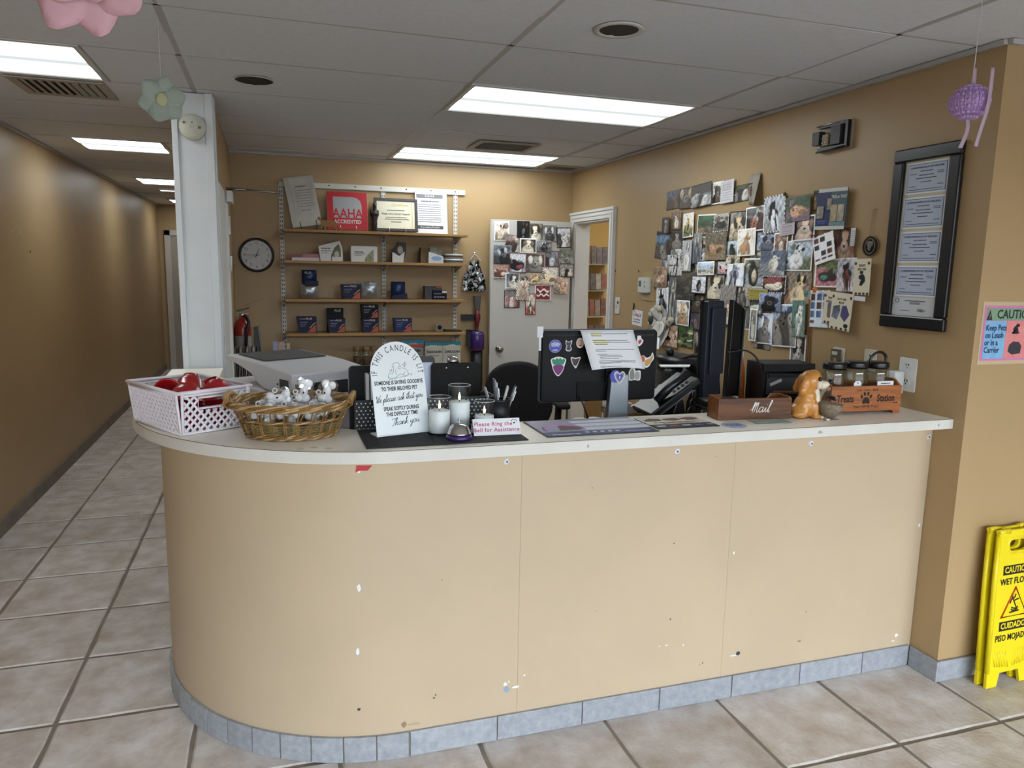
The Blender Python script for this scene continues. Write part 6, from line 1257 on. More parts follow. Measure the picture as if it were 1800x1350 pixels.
MB().ell((0, -.008, 0), (.020, .010, .024)).build('flower_center', mat('paper_lemon', '#c2c5a0', .7), f2); MB().tube([(0, 0, 0), (0, 0, H-2.16-.001)], .0008, 4).build('thread', mat('thread_white'), f2)
hb = thing('honeycomb_ball', 'lilac honeycomb paper ball hanging with ribbon tails', 'decoration', (1.985, 1.775, 2.113)); lil = mat('paper_lilac', '#b99ad0', .6); lil2 = mat('paper_lilac_dark', '#8a6aa4', .7)
for k in range(18):
    a = PI*k/18
    MB().facade(oval(.056, .048, 20), -.0007, .0007).build('leaf', lil, hb, (0, 0, 0), (0, 0, a))
b = MB()
for k in range(18):
    a = 2*PI*k/36*2
    for j in range(-3, 4): b.ell((.050*math.cos(a)*math.cos(j*.38), .050*math.sin(a)*math.cos(j*.38), .046*math.sin(j*.38)), (.0075, .0075, .0062), 6, 4)
b.build('cells', lil, hb); MB().ell((0, 0, 0), (.052, .052, .0445), 24, 14).build('core', lil, hb)
MB().tube([(0, 0, .046), (.004, 0, .10), (.03, .02, H-2.113-.001)], [.0012, .0012, .0008], 5).build('thread', mat('thread_white'), hb)
def strip(pts, w, name): 
    b = MB(); P = smooth(pts, 4); vs = []; fs = []
    for i, p in enumerate(P): vs += [(p.x-w/2, p.y, p.z), (p.x+w/2, p.y, p.z)]
    for i in range(len(P)-1): fs.append((2*i, 2*i+1, 2*i+3, 2*i+2))
    o = b.add(vs, fs, True).build(name, mat('ribbon_lilac', '#b7a2b4', .5), hb); s_ = o.modifiers.new('thick', 'SOLIDIFY'); s_.thickness = .0008
strip([(.008, -.058, .085), (.004, -.062, .03), (.0, -.062, -.03), (-.01, -.058, -.08), (-.022, -.056, -.135)], .014, 'ribbon'); strip([(.0, .0, -.046), (.003, .0, -.08), (-.012, .005, -.13)], .016, 'ribbon'); strip([(-.004, -.01, .095), (-.002, -.01, .05)], .014, 'ribbon')
# --- display rack in the next room
rk = thing('brochure_rack', 'clear wall rack full of colourful packets seen through the doorway', 'rack', (2.99, 6.60, .6)); 
MB().bb(-.20, .12, .10, .108, 0, 1.18).build('back_panel', mat('rack_clear', '#b09a78', .3), rk); MB().bb(-.20, .12, -.05, .10, -.6, 0).build('base_cabinet', cw, rk)
for k in range(5): MB().bb(-.20, .12, -.03, .10, .05+k*.25, .062+k*.25).build('ledge', mat('rack_ledge', '#cfc9c2', .3), rk); MB().bb(-.20, .12, -.034, -.030, .05+k*.25, .10+k*.25).build('lip', clear_mat('thin_glass'), rk)
for k in range(5):
    for j in range(5):
        hx = ('#7a2430', '#c9c4bc', '#4a4a40', '#a8433a', '#6a5a80', '#b0a090', '#3c4250')[(k*3+j*2) % 7]
        tag(MB().box((0, 0, .08), (.052, .012, .15+.012*((j*k) % 3)), (-.12, 0, .06*((j % 3)-1))).build('packet', mat('packet_'+hx[1:], hx, .4, hex2='#8a8078', vscale=24), None, (2.99-.17+j*.062, 6.60+.004+.003*j, .6+.0640+k*.25)), ('red', 'pale', 'dark', 'orange red', 'purple', 'beige', 'slate')[(k*3+j*2) % 7]+' packet on rack shelf %s beyond the doorway' % ('one', 'two', 'three', 'four', 'five')[k], 'packet', 'packets on the rack beyond the doorway')
WALL_PRINTS = [  # centre y, z, width, height, tilt, picture, colours, border, label
    (4.348, 2.059, 0.188, 0.112, 2, 'group', '54607a', '2a2c33', '3b352f', '7a5a48', None, 'print of dark dogs with one blue coat in the top photo row'),
    (4.183, 2.056, 0.168, 0.121, 0, 'face', '353538', '2b2d2c', '5b5446', 'a08c6c', None, 'print of a dark dog with tan muzzle in the top photo row'),
    (4.008, 2.059, 0.209, 0.126, 3, 'group', '3c3a3a', '8d8f92', 'b4b6b8', '2b2a2a', None, 'print of black and white dogs crowded together in the top row'),
    (3.854, 2.058, 0.113, 0.121, 1, 'face', 'c9c4bd', '7c7068', '5a3a28', '2a1a14', 'white', 'print of a brown dog face with open mouth in the top row'),
    (3.743, 2.056, 0.12, 0.121, 2, 'doc', 'd3d1d6', 'c7c6cc', '6a6a78', '6a6a78', None, 'white typed letter pinned between dog prints in the top row'),
    (3.631, 2.037, 0.151, 0.086, 2, 'group', '56603a', '4a4a44', 'b8b2aa', '332e2c', None, 'print of two bulldogs on green grass in the top row'),
    (3.471, 1.889, 0.152, 0.125, 2, 'group', '9a9c9e', '7c7e80', '2c2e36', 'b06a58', 'white', 'print of dark dogs with red balloons, pale border'),
    (4.413, 1.898, 0.091, 0.103, 0, 'sit', '39404f', '2a2c33', '6c7078', '9aa2ae', 'black', 'tiny dark framed print of a grey puppy'),
    (4.3, 1.924, 0.115, 0.11, 0, 'sit', '8b7057', '7d5d3c', 'c8c4ba', '5f6874', None, 'small brown print of a white statue on an orange table'),
    (4.138, 1.887, 0.114, 0.142, 2, 'bird', 'd0cfc6', '6f7a4a', 'c7a23e', '2b3846', 'white', 'narrow print of a yellow bird, white border'),
    (3.953, 1.874, 0.186, 0.132, -2, 'land', '3f6b4a', '7c6a58', '8d7c6c', '5a4a44', 'white', 'print of stacked logs and green leaves, white border'),
    (3.787, 1.884, 0.143, 0.098, 1, 'lie', '9c988e', '6d655b', '2c2f2a', '48503c', 'dots', 'print of dark houseplants on a sofa, dotted border'),
    (3.63, 1.857, 0.167, 0.16, -1, 'face', '8d8a80', 'b0a48e', 'c4ad84', '43372c', 'black', 'print of a tan dog in sunglasses, black frame'),
    (3.313, 1.905, 0.162, 0.179, 3, 'stand', 'a3abb8', '8b8d90', '1f2126', 'd0d2d6', 'zebra', 'print of a standing black and white dog, zebra border'),
    (3.123, 1.918, 0.168, 0.118, 3, 'lie', '4f6b4c', '7d6a80', 'c79a76', 'a3785a', None, 'print of a tan puppy lying on green and purple cloth'),
    (2.998, 1.95, 0.061, 0.089, 2, 'group', '26261f', '1f1f1c', 'b08c3c', '6a5428', None, 'small dark card of golden dogs beside the blue brochure'),
    (3.075, 1.822, 0.152, 0.114, 2, 'face', '2b2c33', '232428', 'cdb8a4', '9a7c6a', 'white', 'print of a fluffy cream dog face on black, white border'),
    (4.46, 1.771, 0.196, 0.171, -6, 'group', '587fa2', '2b2626', '4d3a34', '8c8a88', None, 'tilted dark print with light blue corner near the thermostat'),
    (4.277, 1.804, 0.164, 0.111, 0, 'face', '2f3230', '4b4d44', '8e8a82', '2c2926', None, 'print of a shaggy grey dog in the shade'),
    (4.133, 1.7, 0.105, 0.181, 0, 'sit', '9fa2a8', '8d8f94', 'c9c8c4', '6f7076', 'dots', 'narrow print of a white sitting dog, dotted lower border'),
    (4.038, 1.744, 0.107, 0.173, 0, 'sit', '8b8a84', '6b7890', '5d5f66', 'aab2c4', None, 'narrow print of a grey dog on blue jeans'),
    (3.825, 1.751, 0.201, 0.15, 0, 'lie', '726a58', '8b7a60', 'a7805a', '6a5240', None, 'print of tan animals heaped on straw'),
    (3.673, 1.724, 0.142, 0.104, 2, 'bird', 'a7b4bf', '7c8a92', '24282a', '4a5048', None, 'print of a black bird against pale sky'),
    (3.532, 1.767, 0.151, 0.14, 2, 'sit', 'c7c2b8', 'd0ccc2', 'b5854f', 'd9d2c4', 'white', 'print of an orange and white cat, white border'),
    (3.365, 1.767, 0.167, 0.091, -2, 'face', '8492a8', 'a3acbb', '6f7a90', '2d3442', None, 'print of a blue grey dog head in close-up'),
    (3.244, 1.757, 0.101, 0.099, 0, 'group', '8d7a6c', '9c6a58', '7a5a48', 'c3b8ac', 'white', 'collage print of brown dogs, white border'),
    (3.193, 1.827, 0.108, 0.066, 4, 'doc', 'cbbfc6', 'c4c2cc', '5f6478', '5f6478', None, 'pale pink card half hidden under the fluffy dog print'),
    (3.106, 1.69, 0.191, 0.143, 0, 'sit', '9fb0bf', '6e7a58', 'd2d4d6', '33363c', 'white', 'large print of a white dog sitting on green grass'),
    (3.293, 1.655, 0.192, 0.121, 0, 'bird', '5c6880', '7d828c', 'c9c7bc', 'a9a79c', None, 'print of a white cockatoo beside striped cloth'),
    (4.377, 1.662, 0.179, 0.164, 0, 'sit', '8c8f98', '6b6e76', 'b7b6b2', '4c4e54', None, 'print of a pale grey dog near thermostat'),
    (4.257, 1.662, 0.124, 0.162, 0, 'stand', '787c70', 'a9aaac', 'bdbcba', '3c3e42', None, 'narrow print of a white and grey dog standing'),
    (3.909, 1.624, 0.17, 0.076, 2, 'land', '9db8d0', 'b0ab9c', '8b8474', '6f7a88', 'white', 'print of a beach with blue sky, white border'),
    (3.727, 1.629, 0.149, 0.08, 0, 'lie', 'b0b6be', '8a8c90', 'd0a6a2', '24242a', 'black', 'black framed print with a pink patch and a dark dog'),
    (3.611, 1.589, 0.149, 0.121, 2, 'stand', 'c9ced6', 'bcc1ca', '8d93a0', '4a4e5a', None, 'print of a pale dog in snow'),
    (3.45, 1.602, 0.183, 0.15, 0, 'bird', '7d8578', '8b96a4', '3c423c', 'b2a48c', 'white', 'print of a dark bird over blue stones, white border'),
    (4.463, 1.562, 0.172, 0.129, 0, 'lie', '9a7c62', '8a6e58', 'b59476', 'c6b09a', None, 'warm brown print of a curled tan dog beside the thermostat'),
    (4.294, 1.425, 0.13, 0.313, 0, 'stand', '6a6d72', '9a988e', 'a3a098', '555a62', None, 'tall narrow grey print of a standing hound'),
    (4.142, 1.513, 0.218, 0.168, 0, 'land', '5d5a4c', '3f4148', '4a4638', '6a6454', None, 'dark print of a dog among forest trunks'),
    (3.978, 1.526, 0.153, 0.104, 0, 'bird', 'c3c8d0', 'b8bdc6', '1c1d20', '8d7a70', 'black', 'print of a small dark bird on white, thin black frame'),
    (3.82, 1.519, 0.174, 0.139, 0, 'face', '8c8478', 'b5a890', 'c9bfa6', '4a4238', None, 'print of a cream kitten face'),
    (3.27, 1.546, 0.18, 0.088, 0, 'lie', '9a4f4e', '2d2b2c', 'd6d0be', 'b7ae98', 'dots', 'print of a curled white snake in a dark bowl on red'),
    (3.099, 1.533, 0.189, 0.158, 3, 'sit', '8f8072', '9d7a66', 'd3b98c', '2a2320', None, 'large print of a yellow labrador sitting up'),
    (4.425, 1.409, 0.148, 0.168, 1, 'sit', 'b3b8c0', '7c93b4', '1e1f22', 'd2d0ca', 'white', 'print of a black and white dog on blue jeans, white border'),
    (3.665, 1.421, 0.143, 0.214, 0, 'group', '8b8580', '7a6c62', 'a98c74', 'c7b7a6', None, 'tall print of tan dogs with a red collar'),
    (3.538, 1.479, 0.131, 0.112, 0, 'sit', 'a39a90', '8f877e', '5d5952', 'bfb3a2', None, 'print of a grey dog seated on a beige sofa'),
    (3.399, 1.49, 0.16, 0.061, 0, 'doc', 'b3a44c', 'a3984e', '4a4a2c', '4a4a2c', 'dots', 'yellow scrapbook card with dark dotted border'),
    (3.99, 1.416, 0.2, 0.118, 0, 'face', '2d2c33', '3c3a3c', '5c4c40', '7a7a3c', None, 'very dark print of a brown dog'),
    (4.152, 1.344, 0.143, 0.152, 0, 'face', 'b0aca4', '8c8a84', 'c39a6a', 'd8d2c6', 'white', 'print of a collie with tan ears, white lower border'),
    (4.013, 1.301, 0.117, 0.112, 0, 'group', '4f4a64', '6a6478', '4c4652', '8a7a78', None, 'small print of dogs on purple cloth'),
    (3.918, 1.312, 0.085, 0.119, 0, 'sit', 'b8a468', 'c2694c', '4a4a44', 'd4b48c', None, 'small print of a dog on an orange blanket'),
    (3.287, 1.453, 0.17, 0.089, 0, 'face', '8794b4', '6c7890', '22252c', '3c4454', None, 'print of a black poodle on pale blue'),
    (3.415, 1.423, 0.113, 0.09, -8, 'lie', '5d6a50', '6a705c', 'b8bcae', '8b9080', None, 'tilted print of a white dog in green grass'),
    (3.421, 1.325, 0.059, 0.166, 0, 'sit', '8d8a80', '7c7e70', 'c5c2b8', '5d5c54', 'white', 'narrow white edged print beside the slanted screen'),
    (3.331, 1.312, 0.132, 0.157, 2, 'face', 'a8b8d2', '3f5478', '8a8480', 'c9cdd4', 'white', 'print of a grey dog face on bright blue'),
    (3.171, 1.34, 0.183, 0.207, 3, 'group', '8fa4bc', '4a6490', 'a7a29a', '6a6460', 'white', 'large print of two shaggy white dogs on blue, white border'),
    (3.055, 1.384, 0.09, 0.172, 3, 'stand', '5d8a80', '74887c', 'd8dad6', '9fa4a0', None, 'print of a white dog standing on teal ground'),
    (3.055, 1.217, 0.108, 0.168, 2, 'face', '6a5f58', '8b8078', 'a8a09a', '3d3733', 'white', 'sepia print of a grey dog head above the drawer unit'),
    (4.284, 1.187, 0.159, 0.135, 0, 'lie', 'a58870', 'b49a84', 'c9a48c', '4c3c34', None, 'print of a pinkish puppy below the white flower'),
    (4.148, 1.198, 0.218, 0.129, 0, 'land', '4a6a3c', '6f7a48', 'c0bca8', '34402c', None, 'print of a dog in a green garden'),
    (3.936, 1.173, 0.113, 0.165, 0, 'face', '2a2a2c', '4c4a48', '1c1d20', '8b8a88', None, 'print of a long-eared black dog beside the navy screen'),
    (3.61, 1.161, 0.112, 0.22, 0, 'sit', 'b08c80', 'a87c74', '7a4a34', 'd8cfc8', 'white', 'cut-out print of a brown dog on pink between the screens'),
    (3.631, 1.379, 0.112, 0.161, 0, 'group', '8d8880', '6c6864', 'a59280', '4a3c38', None, 'print of two dogs with red bandana between the screens'),
    (2.917, 1.724, 0.13, 0.128, 14, 'collage', 'd4d5d8', 'cfd0d4', '3c4254', '7a4a40', None, 'tilted white sheet of small dog photos'),
    (2.795, 1.736, 0.114, 0.144, 0, 'face', '6f4a3c', '8a4c3c', 'a98468', '43261c', None, 'large print of an apricot poodle'),
    (2.742, 1.769, 0.027, 0.076, 0, 'doc', 'd0d2d4', 'c6c8ca', '6a6c6e', '6a6c6e', None, 'white card edge behind the apricot poodle print'),
    (2.969, 1.664, 0.03, 0.226, 0, 'doc', 'c6c9c0', 'b6c0a8', '8a9078', '8a9078', None, 'pale green paper strip behind the sheet of dog photos'),
    (2.887, 1.608, 0.158, 0.126, 1, 'lie', '6f7a4c', 'b26a78', '4a3a34', '4e8c8c', 'white', 'print of a dark puppy on pink cushion, white lower edge'),
    (2.754, 1.602, 0.114, 0.144, 1, 'stand', '9a9aa4', 'a8a4a8', '22252a', '8c3c34', None, 'print of a person in a dark apron holding a small dog'),
    (2.926, 1.439, 0.125, 0.168, 2, 'collage', 'bcc6d0', 'd4d2c8', '4a6aa0', '6a4a44', None, 'pale blue visit card with dog portrait and blue lettering'),
    (4.314, 1.676, 0.112, 0.062, 0, 'sit', 'a9adb4', '8f939a', 'c2c0bc', '4d5058', None, 'small pale print of a white puppy near thermostat'),
    (3.977, 1.701, 0.138, 0.088, 0, 'lie', '6e7278', '80848c', 'b3b2ae', '3f4248', None, 'print of a grey dog asleep on a blue rug'),
    (3.649, 1.672, 0.126, 0.055, 0, 'group', 'a59a86', '857a68', 'cbbfa6', '544a3e', None, 'small print of beige puppies in a row'),
    (3.577, 1.355, 0.078, 0.081, 0, 'face', '7d7a78', '6f6c6c', 'b9a99a', '3f3a38', None, 'small print of a fawn dog head'),
]
DOOR_PRINTS = [  # centre x, z, width, height, ...
    (1.822, 1.903, 0.128, 0.157, 0, 'sit', 'c4b8ac', '7d6c60', 'b9a890', '2c2826', 'white', 'print of a spotted tan dog at the door top corner'),
    (1.911, 1.81, 0.121, 0.139, -4, 'group', '8a7a74', 'b0a49c', '4a423e', '7a4c44', None, 'overlapping print of small dark dogs on the white door'),
    (2.007, 1.925, 0.11, 0.137, 0, 'sit', '232328', '2c2c30', '15161a', '6a5a4a', None, 'print of a black dog on black at the door top'),
    (2.12, 1.903, 0.114, 0.145, 0, 'face', '5c5a54', '7d7460', 'd8d2bc', '4a4238', None, 'print of a cream dog head on the white door'),
    (2.241, 1.901, 0.122, 0.129, 0, 'face', '6f7472', '8a8c88', '55585a', 'b7b9b8', None, 'grey print of a small dog on the white door'),
    (2.37, 1.868, 0.129, 0.168, 2, 'group', 'b8bcc0', '9fa4a8', '5d6064', 'd0d2d4', 'black', 'print of dogs in snow, black frame, on the white door'),
    (2.053, 1.792, 0.143, 0.119, 0, 'face', '3d3f3c', '55564e', 'd6ceb4', '7c7460', 'white', 'print of a white bear-like dog, white border, on door'),
    (2.191, 1.792, 0.129, 0.094, 0, 'sit', '8d9094', '6c6f74', '24262a', 'c4c6c8', None, 'print of a tall black dog beside a kennel on door'),
    (1.83, 1.715, 0.156, 0.152, 0, 'face', '6d7480', '45484e', '2c2e33', '9aa0a8', None, 'large dark blue-grey dog print on the white door'),
    (1.963, 1.649, 0.149, 0.16, 0, 'lie', 'b8bcc4', '8d8f9c', '1e1f28', 'a04a54', 'red', 'print of a boston terrier in bed, red border'),
    (2.118, 1.647, 0.16, 0.151, 0, 'face', '5f5c58', '6c6660', '8d8880', 'c9c6c0', 'red', 'print of a grey husky with red border on door'),
    (2.269, 1.69, 0.123, 0.134, 0, 'group', '7c8494', '8c8f98', '40465a', 'c0c2c8', 'red', 'print of two dogs on blue, red border'),
    (2.399, 1.71, 0.132, 0.121, 0, 'land', '6f7468', '8a8d80', '5a5e54', '9a9c94', None, 'grey landscape print with dogs on the white door'),
    (1.819, 1.577, 0.13, 0.117, 0, 'lie', 'b08a7a', 'a3968a', '7c4a38', 'c2a894', None, 'print of a brown guinea pig cuddled in pink'),
    (2.403, 1.595, 0.132, 0.115, 0, 'group', '8d8a84', 'a39c94', 'd0ccc4', '3a3836', 'black', 'print of playful white dogs, black frame, on door'),
    (1.92, 1.502, 0.122, 0.131, 0, 'face', '5d6a7c', '7c8896', 'd2cdbd', '4c4a44', 'white', 'print of a fluffy white dog on blue, white border'),
    (2.123, 1.52, 0.128, 0.09, 0, 'lie', 'a89478', 'b09c80', 'c7a878', '7c6448', None, 'print of a sleeping tan dog on sand'),
    (2.253, 1.542, 0.142, 0.149, 0, 'lie', 'c0b8ac', 'a89e90', 'd4c0a4', '8a7460', 'dots', 'print of a cream puppy asleep, dotted border'),
    (2.009, 1.424, 0.112, 0.164, -2, 'sit', 'b8a898', 'c4b4a4', 'a88c78', 'd9cbb8', 'zebra', 'drawing of a tan dog with checked border on door'),
    (2.352, 1.466, 0.124, 0.143, -5, 'lie', 'b8a08c', 'a89a90', 'c79c7c', '8c8480', None, 'tilted print of a dozing tan dog on door'),
    (1.919, 1.348, 0.137, 0.147, 0, 'group', '8a7c7c', '7c7074', 'b06a6c', 'd0c4bc', 'black', 'family portrait print with dark border on door'),
    (2.194, 1.404, 0.142, 0.131, 0, 'card', '9a3038', '8c2a33', 'e0d4d0', 'e0d4d0', 'white', 'red greeting card with white script on the white door'),
    (2.083, 1.307, 0.095, 0.178, 2, 'stand', 'c0b0a0', 'a8584c', 'd8cfc4', '4a6a50', 'red', 'print of a child in a red frame low on the door'),
    (2.032, 1.523, 0.081, 0.06, 0, 'group', 'a89c94', '8c7c74', '4c4440', 'b8a89c', None, 'small print of dogs half hidden on the door'),
]
def paint(W_, H_, kind, b1, b2, f1, f2, border, seed):
    r = random.Random(seed); c = lambda h: Vector(lin('#'+h)); B1, B2, F1, F2 = c(b1), c(b2), c(f1), c(f2)
    hor = r.uniform(.35, .55); E = []                      # ellipses: u, v, ru, rv, colour
    asp = W_/H_
    def e(u, v, ru, rv, col): E.append((u, v, ru, rv, col))
    dk = Vector((.012, .011, .012)); lt = F1*.6+Vector((.35, .35, .35))*.4
    for _ in range(5): e(r.random(), r.random(), r.uniform(.08, .25), r.uniform(.06, .18), (B1 if r.random() < .5 else B2)*r.uniform(.6, 1.4))
    ox = r.uniform(-.06, .06)
    if kind == 'face':
        e(.5+ox, .20, .34, .30, F1*.8); e(.5+ox, .56, .27, .28, F1); e(.28+ox, .66, .10, .20, F2); e(.74+ox, .66, .10, .20, F2); e(.5+ox, .45, .13, .15, lt); e(.40+ox, .62, .035, .03, dk); e(.62+ox, .62, .035, .03, dk); e(.5+ox, .47, .055, .04, dk)
    elif kind == 'sit':
        e(.52+ox, .28, .26, .27, F1); e(.5+ox, .68, .16, .15, F1); e(.40+ox, .76, .05, .11, F2); e(.62+ox, .76, .05, .11, F2); e(.5+ox, .40, .10, .18, lt); e(.42+ox, .10, .06, .10, lt); e(.60+ox, .10, .06, .10, F1); e(.46+ox, .70, .025, .02, dk); e(.56+ox, .70, .025, .02, dk); e(.5+ox, .63, .03, .022, dk)
    elif kind == 'stand':
        e(.5+ox, .50, .24, .16, F1); e(.5+ox, .72, .14, .13, F1); e(.36+ox, .25, .05, .24, F2); e(.46+ox, .22, .05, .24, F1); e(.60+ox, .25, .05, .24, F2); e(.5+ox, .52, .08, .14, F2); e(.46+ox, .75, .03, .02, dk); e(.55+ox, .75, .03, .02, dk); e(.5+ox, .66, .04, .025, dk); e(.39+ox, .80, .05, .07, F1*.6)
    elif kind == 'lie':
        e(.5+ox, .36, .38, .20, F1); e(.68+ox, .50, .17, .16, F1*1.1); e(.36+ox, .32, .16, .10, F2); e(.78+ox, .56, .05, .09, F2); e(.66+ox, .52, .025, .02, dk); e(.76+ox, .46, .035, .025, dk)
    elif kind == 'bird':
        e(.5+ox, .42, .17, .28, F1); e(.53+ox, .72, .10, .10, F1); e(.66+ox, .72, .08, .03, F2); e(.46+ox, .40, .08, .18, F2); e(.54+ox, .74, .02, .015, dk); e(.5, .12, .4, .03, F2*.6)
    elif kind == 'group':
        for k in range(3): u = .22+.28*k+r.uniform(-.04, .04); v = .45+r.uniform(-.1, .15); col = (F1, F2, F1*.7+F2*.3)[k]; e(u, v-.25, .15, .26, col*.8); e(u, v, .13, .14, col); e(u-.05, v+.03, .02, .02, dk); e(u+.05, v+.03, .02, .02, dk); e(u, v-.04, .035, .03, dk); e(u-.1, v+.08, .04, .08, col*.55)
    elif kind == 'land':
        for k in range(8): e(r.random(), r.uniform(.05, .6), r.uniform(.08, .22), r.uniform(.03, .08), F1 if k % 2 else F2)
        e(.5, .85, .5, .18, B1*1.2)
    white = Vector((.70, .71, .72)); bwid = .055
    S = [(r.uniform(5, 16), r.uniform(-14, 14), r.uniform(0, 6), r.uniform(.010, .022)) for _ in range(4)]
    T = [(r.uniform(12, 45), r.uniform(-45, 45), r.uniform(0, 6)) for _ in range(4)]
    ang = r.uniform(-.35, .35); ca, sa = math.cos(ang), math.sin(ang); sc_ = r.uniform(.80, 1.15); mir = -1 if r.random() < .5 else 1; lx, ly = r.uniform(-.3, .3), r.uniform(.1, .4)
    def at(u0, v0):
        u, v = u0, v0
        for k, (p_, q_, ph, am) in enumerate(S):
            w_ = math.sin(p_*u+q_*v+ph)*am
            if k % 2: u += w_
            else: v += w_
        tx = 1+.11*sum(math.sin(p_*u+q_*v+ph) for p_, q_, ph in T)
        m_ = min(1, max(0, (v-hor)*5+.5)); col = (B2*(1-m_)+B1*m_)*max(.25, tx)
        x_, y_ = (u-.5)*mir, v-.45; uu, vv = .5+(x_*ca-y_*sa)*sc_, .45+(x_*sa+y_*ca)*sc_
        for (eu, ev, ru, rv, ec) in E:
            du_, dv_ = (uu-eu)/ru, (vv-ev)/rv; d = du_*du_+dv_*dv_
            if d < 1.25: k = min(1, max(0, (1.25-d)*3.5)); col = col*(1-k)+ec*(max(.3, .62+.45*tx-.28*d+lx*du_+ly*dv_))*k
        u, v = u0, v0
        if kind == 'doc':
            col = B1*1.0; 
            if .12 < u < .85 and .08 < v < .92 and int(v*18) % 2 == 0: col = B1*.55+F1*.45
        elif kind == 'card':
            if abs(v-.65-.08*math.sin(u*14)) < .06 or abs(v-.35-.06*math.sin(u*18+1)) < .05: col = F1 if .12 < u < .88 else B1
        elif kind == 'collage':
            col = B1; iu, iv = int(u*3.2), int(v*4.2)
            fu, fv = u*3.2-iu, v*4.2-iv
            if .12 < fu < .88 and .1 < fv < .85 and v > .12 and (iu*7+iv*3+seed) % 5 != 0: col = F1 if (iu+iv) % 3 else F2; col = col*(.5+fu)
        du, dv = min(u, 1-u)*W_, min(v, 1-v)*H_; ed = min(du, dv)
        if border and ed < .0075:
            if border == 'white': col = white
            elif border == 'black': col = dk
            elif border == 'red': col = Vector((.25, .05, .06))
            elif border == 'zebra': col = white if int((u*W_+v*H_)/.012) % 2 else dk
            elif border == 'dots': col = white*.8 if int((u*W_)/.010) % 2 == int((v*H_)/.010) % 2 else Vector((.12, .09, .08))
        n = r.uniform(.86, 1.14)
        g = (col.x+col.y+col.z)/3; col = (col*.80+Vector((g, g, g))*.20)*(.66+min(.95, g*2.6)) if not (kind == 'doc') else col
        return col*n
    return at
photo_m = vcol_mat('photo_print', .38)
def photo(loc, rz, w, h, tilt, kind, b1, b2, f1, f2, border, label, group, seed, curl=.0014, name='photo_print'):
    at = paint(w, h, kind, b1, b2, f1, f2, border, seed); r = random.Random(seed)
    nx, nz = max(6, min(44, int(w/.0045))), max(6, min(60, int(h/.0045))); vs = []; cols = []; fs = []; c1, c2 = r.uniform(0, curl), r.uniform(0, curl)
    for j in range(nz+1):
        for i in range(nx+1):
            u, v = i/nx, j/nz; vs.append(((u-.5)*w, -c1*(1-v)**2*(.4+.6*u)-c2*u*u*(1-v), (v-.5)*h)); cols += [*at(u, v), 1]
    for j in range(nz):
        for i in range(nx): a = j*(nx+1)+i; fs.append((a, a+1, a+nx+2, a+nx+1))
    me = bpy.data.meshes.new(name); me.from_pydata(vs, [], fs); me.polygons.foreach_set('use_smooth', [True]*len(fs)); at_ = me.color_attributes.new('print', 'FLOAT_COLOR', 'POINT'); at_.data.foreach_set('color', cols); me.materials.append(photo_m)
    o = link(name, me, None, loc, (0, math.radians(-tilt)*-1, rz)); s_ = o.modifiers.new('thick', 'SOLIDIFY'); s_.thickness = .0004; s_.offset = 1
    return tag(o, label, 'photo', group)
for k, (y, z, w, h, tilt, kind, b1, b2, f1, f2, bd, lb) in enumerate(WALL_PRINTS):
    photo((XR-.0025-.0016*((k*5) % 12), y, z), RZ, w*1.07, h*1.05, -tilt, kind, b1, b2, f1, f2, bd, lb, 'photos pinned on the right wall', 200+k)
INFILL = [(4.30, 1.74, .20, .14, 'land', '6a6c70', '4c4a48', '8a857c', '3a3936', 'grey print tucked beneath the beach print'), (4.10, 1.36, .20, .20, 'group', '55585e', '3c3a3a', '8f8a84', '4a3f3a', 'dark print of huddled dogs under the collie print'), (3.92, 1.22, .16, .16, 'face', '4a4038', '6a5a4a', 'a08468', '2c2622', 'brown dog print low beside the navy screen'), (3.55, 1.40, .18, .22, 'sit', '8a8884', '6c6a66', 'b5aea4', '45413d', 'pale grey dog print behind the slanted screen'), (3.42, 1.62, .16, .18, 'stand', 'a3a29c', '8a8a84', '5a5852', 'cac6be', 'print of a lean grey dog under the snow print'), (3.75, 1.52, .16, .20, 'lie', '7a746a', '94897a', 'c2b49c', '5c5248', 'print of a cream dog resting under the kitten print'), (4.22, 1.56, .12, .14, 'bird', '9aa0a6', '7a7e84', '3f4448', 'b4b6b6', 'tiny print of a grey bird under the forest print'), (3.35, 1.30, .14, .20, 'group', '7c8088', '5a5d64', 'a9a49c', '3a3836', 'print of mixed dogs behind the screens'), (3.98, 1.78, .15, .12, 'lie', '8c8478', '6e6658', 'b69c78', '4a4036', 'tan print tucked under the logs print'), (3.60, 1.80, .14, .14, 'face', '9c9a94', '7e7c76', '6a6660', 'c9c6be', 'grey terrier print under the sunglasses dog print'), (3.15, 1.58, .13, .14, 'sit', '7a8698', '98a0aa', 'd0ccc2', '50555e', 'bluish print of a white dog under the curled snake print'), (4.36, 1.52, .13, .16, 'stand', '7e7468', '94887a', '5a5048', 'b8aa98', 'brownish print under the boston on jeans print'), (4.05, 1.62, .12, .12, 'face', '55524c', '6c6860', '9a9286', '34302c', 'dim print of a shaggy face under the small framed bird')]
for k, (y, z, w, h, kind, b1, b2, f1, f2, lb) in enumerate(INFILL):
    photo((XR-.0008, y, z), RZ, w, h, (k*7) % 9-4, kind, b1, b2, f1, f2, 'white' if k % 3 == 0 else None, lb, 'photos pinned on the right wall', 300+k)
for k, (x, z, w, h, tilt, kind, b1, b2, f1, f2, bd, lb) in enumerate(DOOR_PRINTS):
    photo((x, 5.9500-.0012*(k % 10), z), 0, w, h, -tilt, kind, b1, b2, f1, f2, bd, lb, 'photos taped on the open door', 400+k, .002)
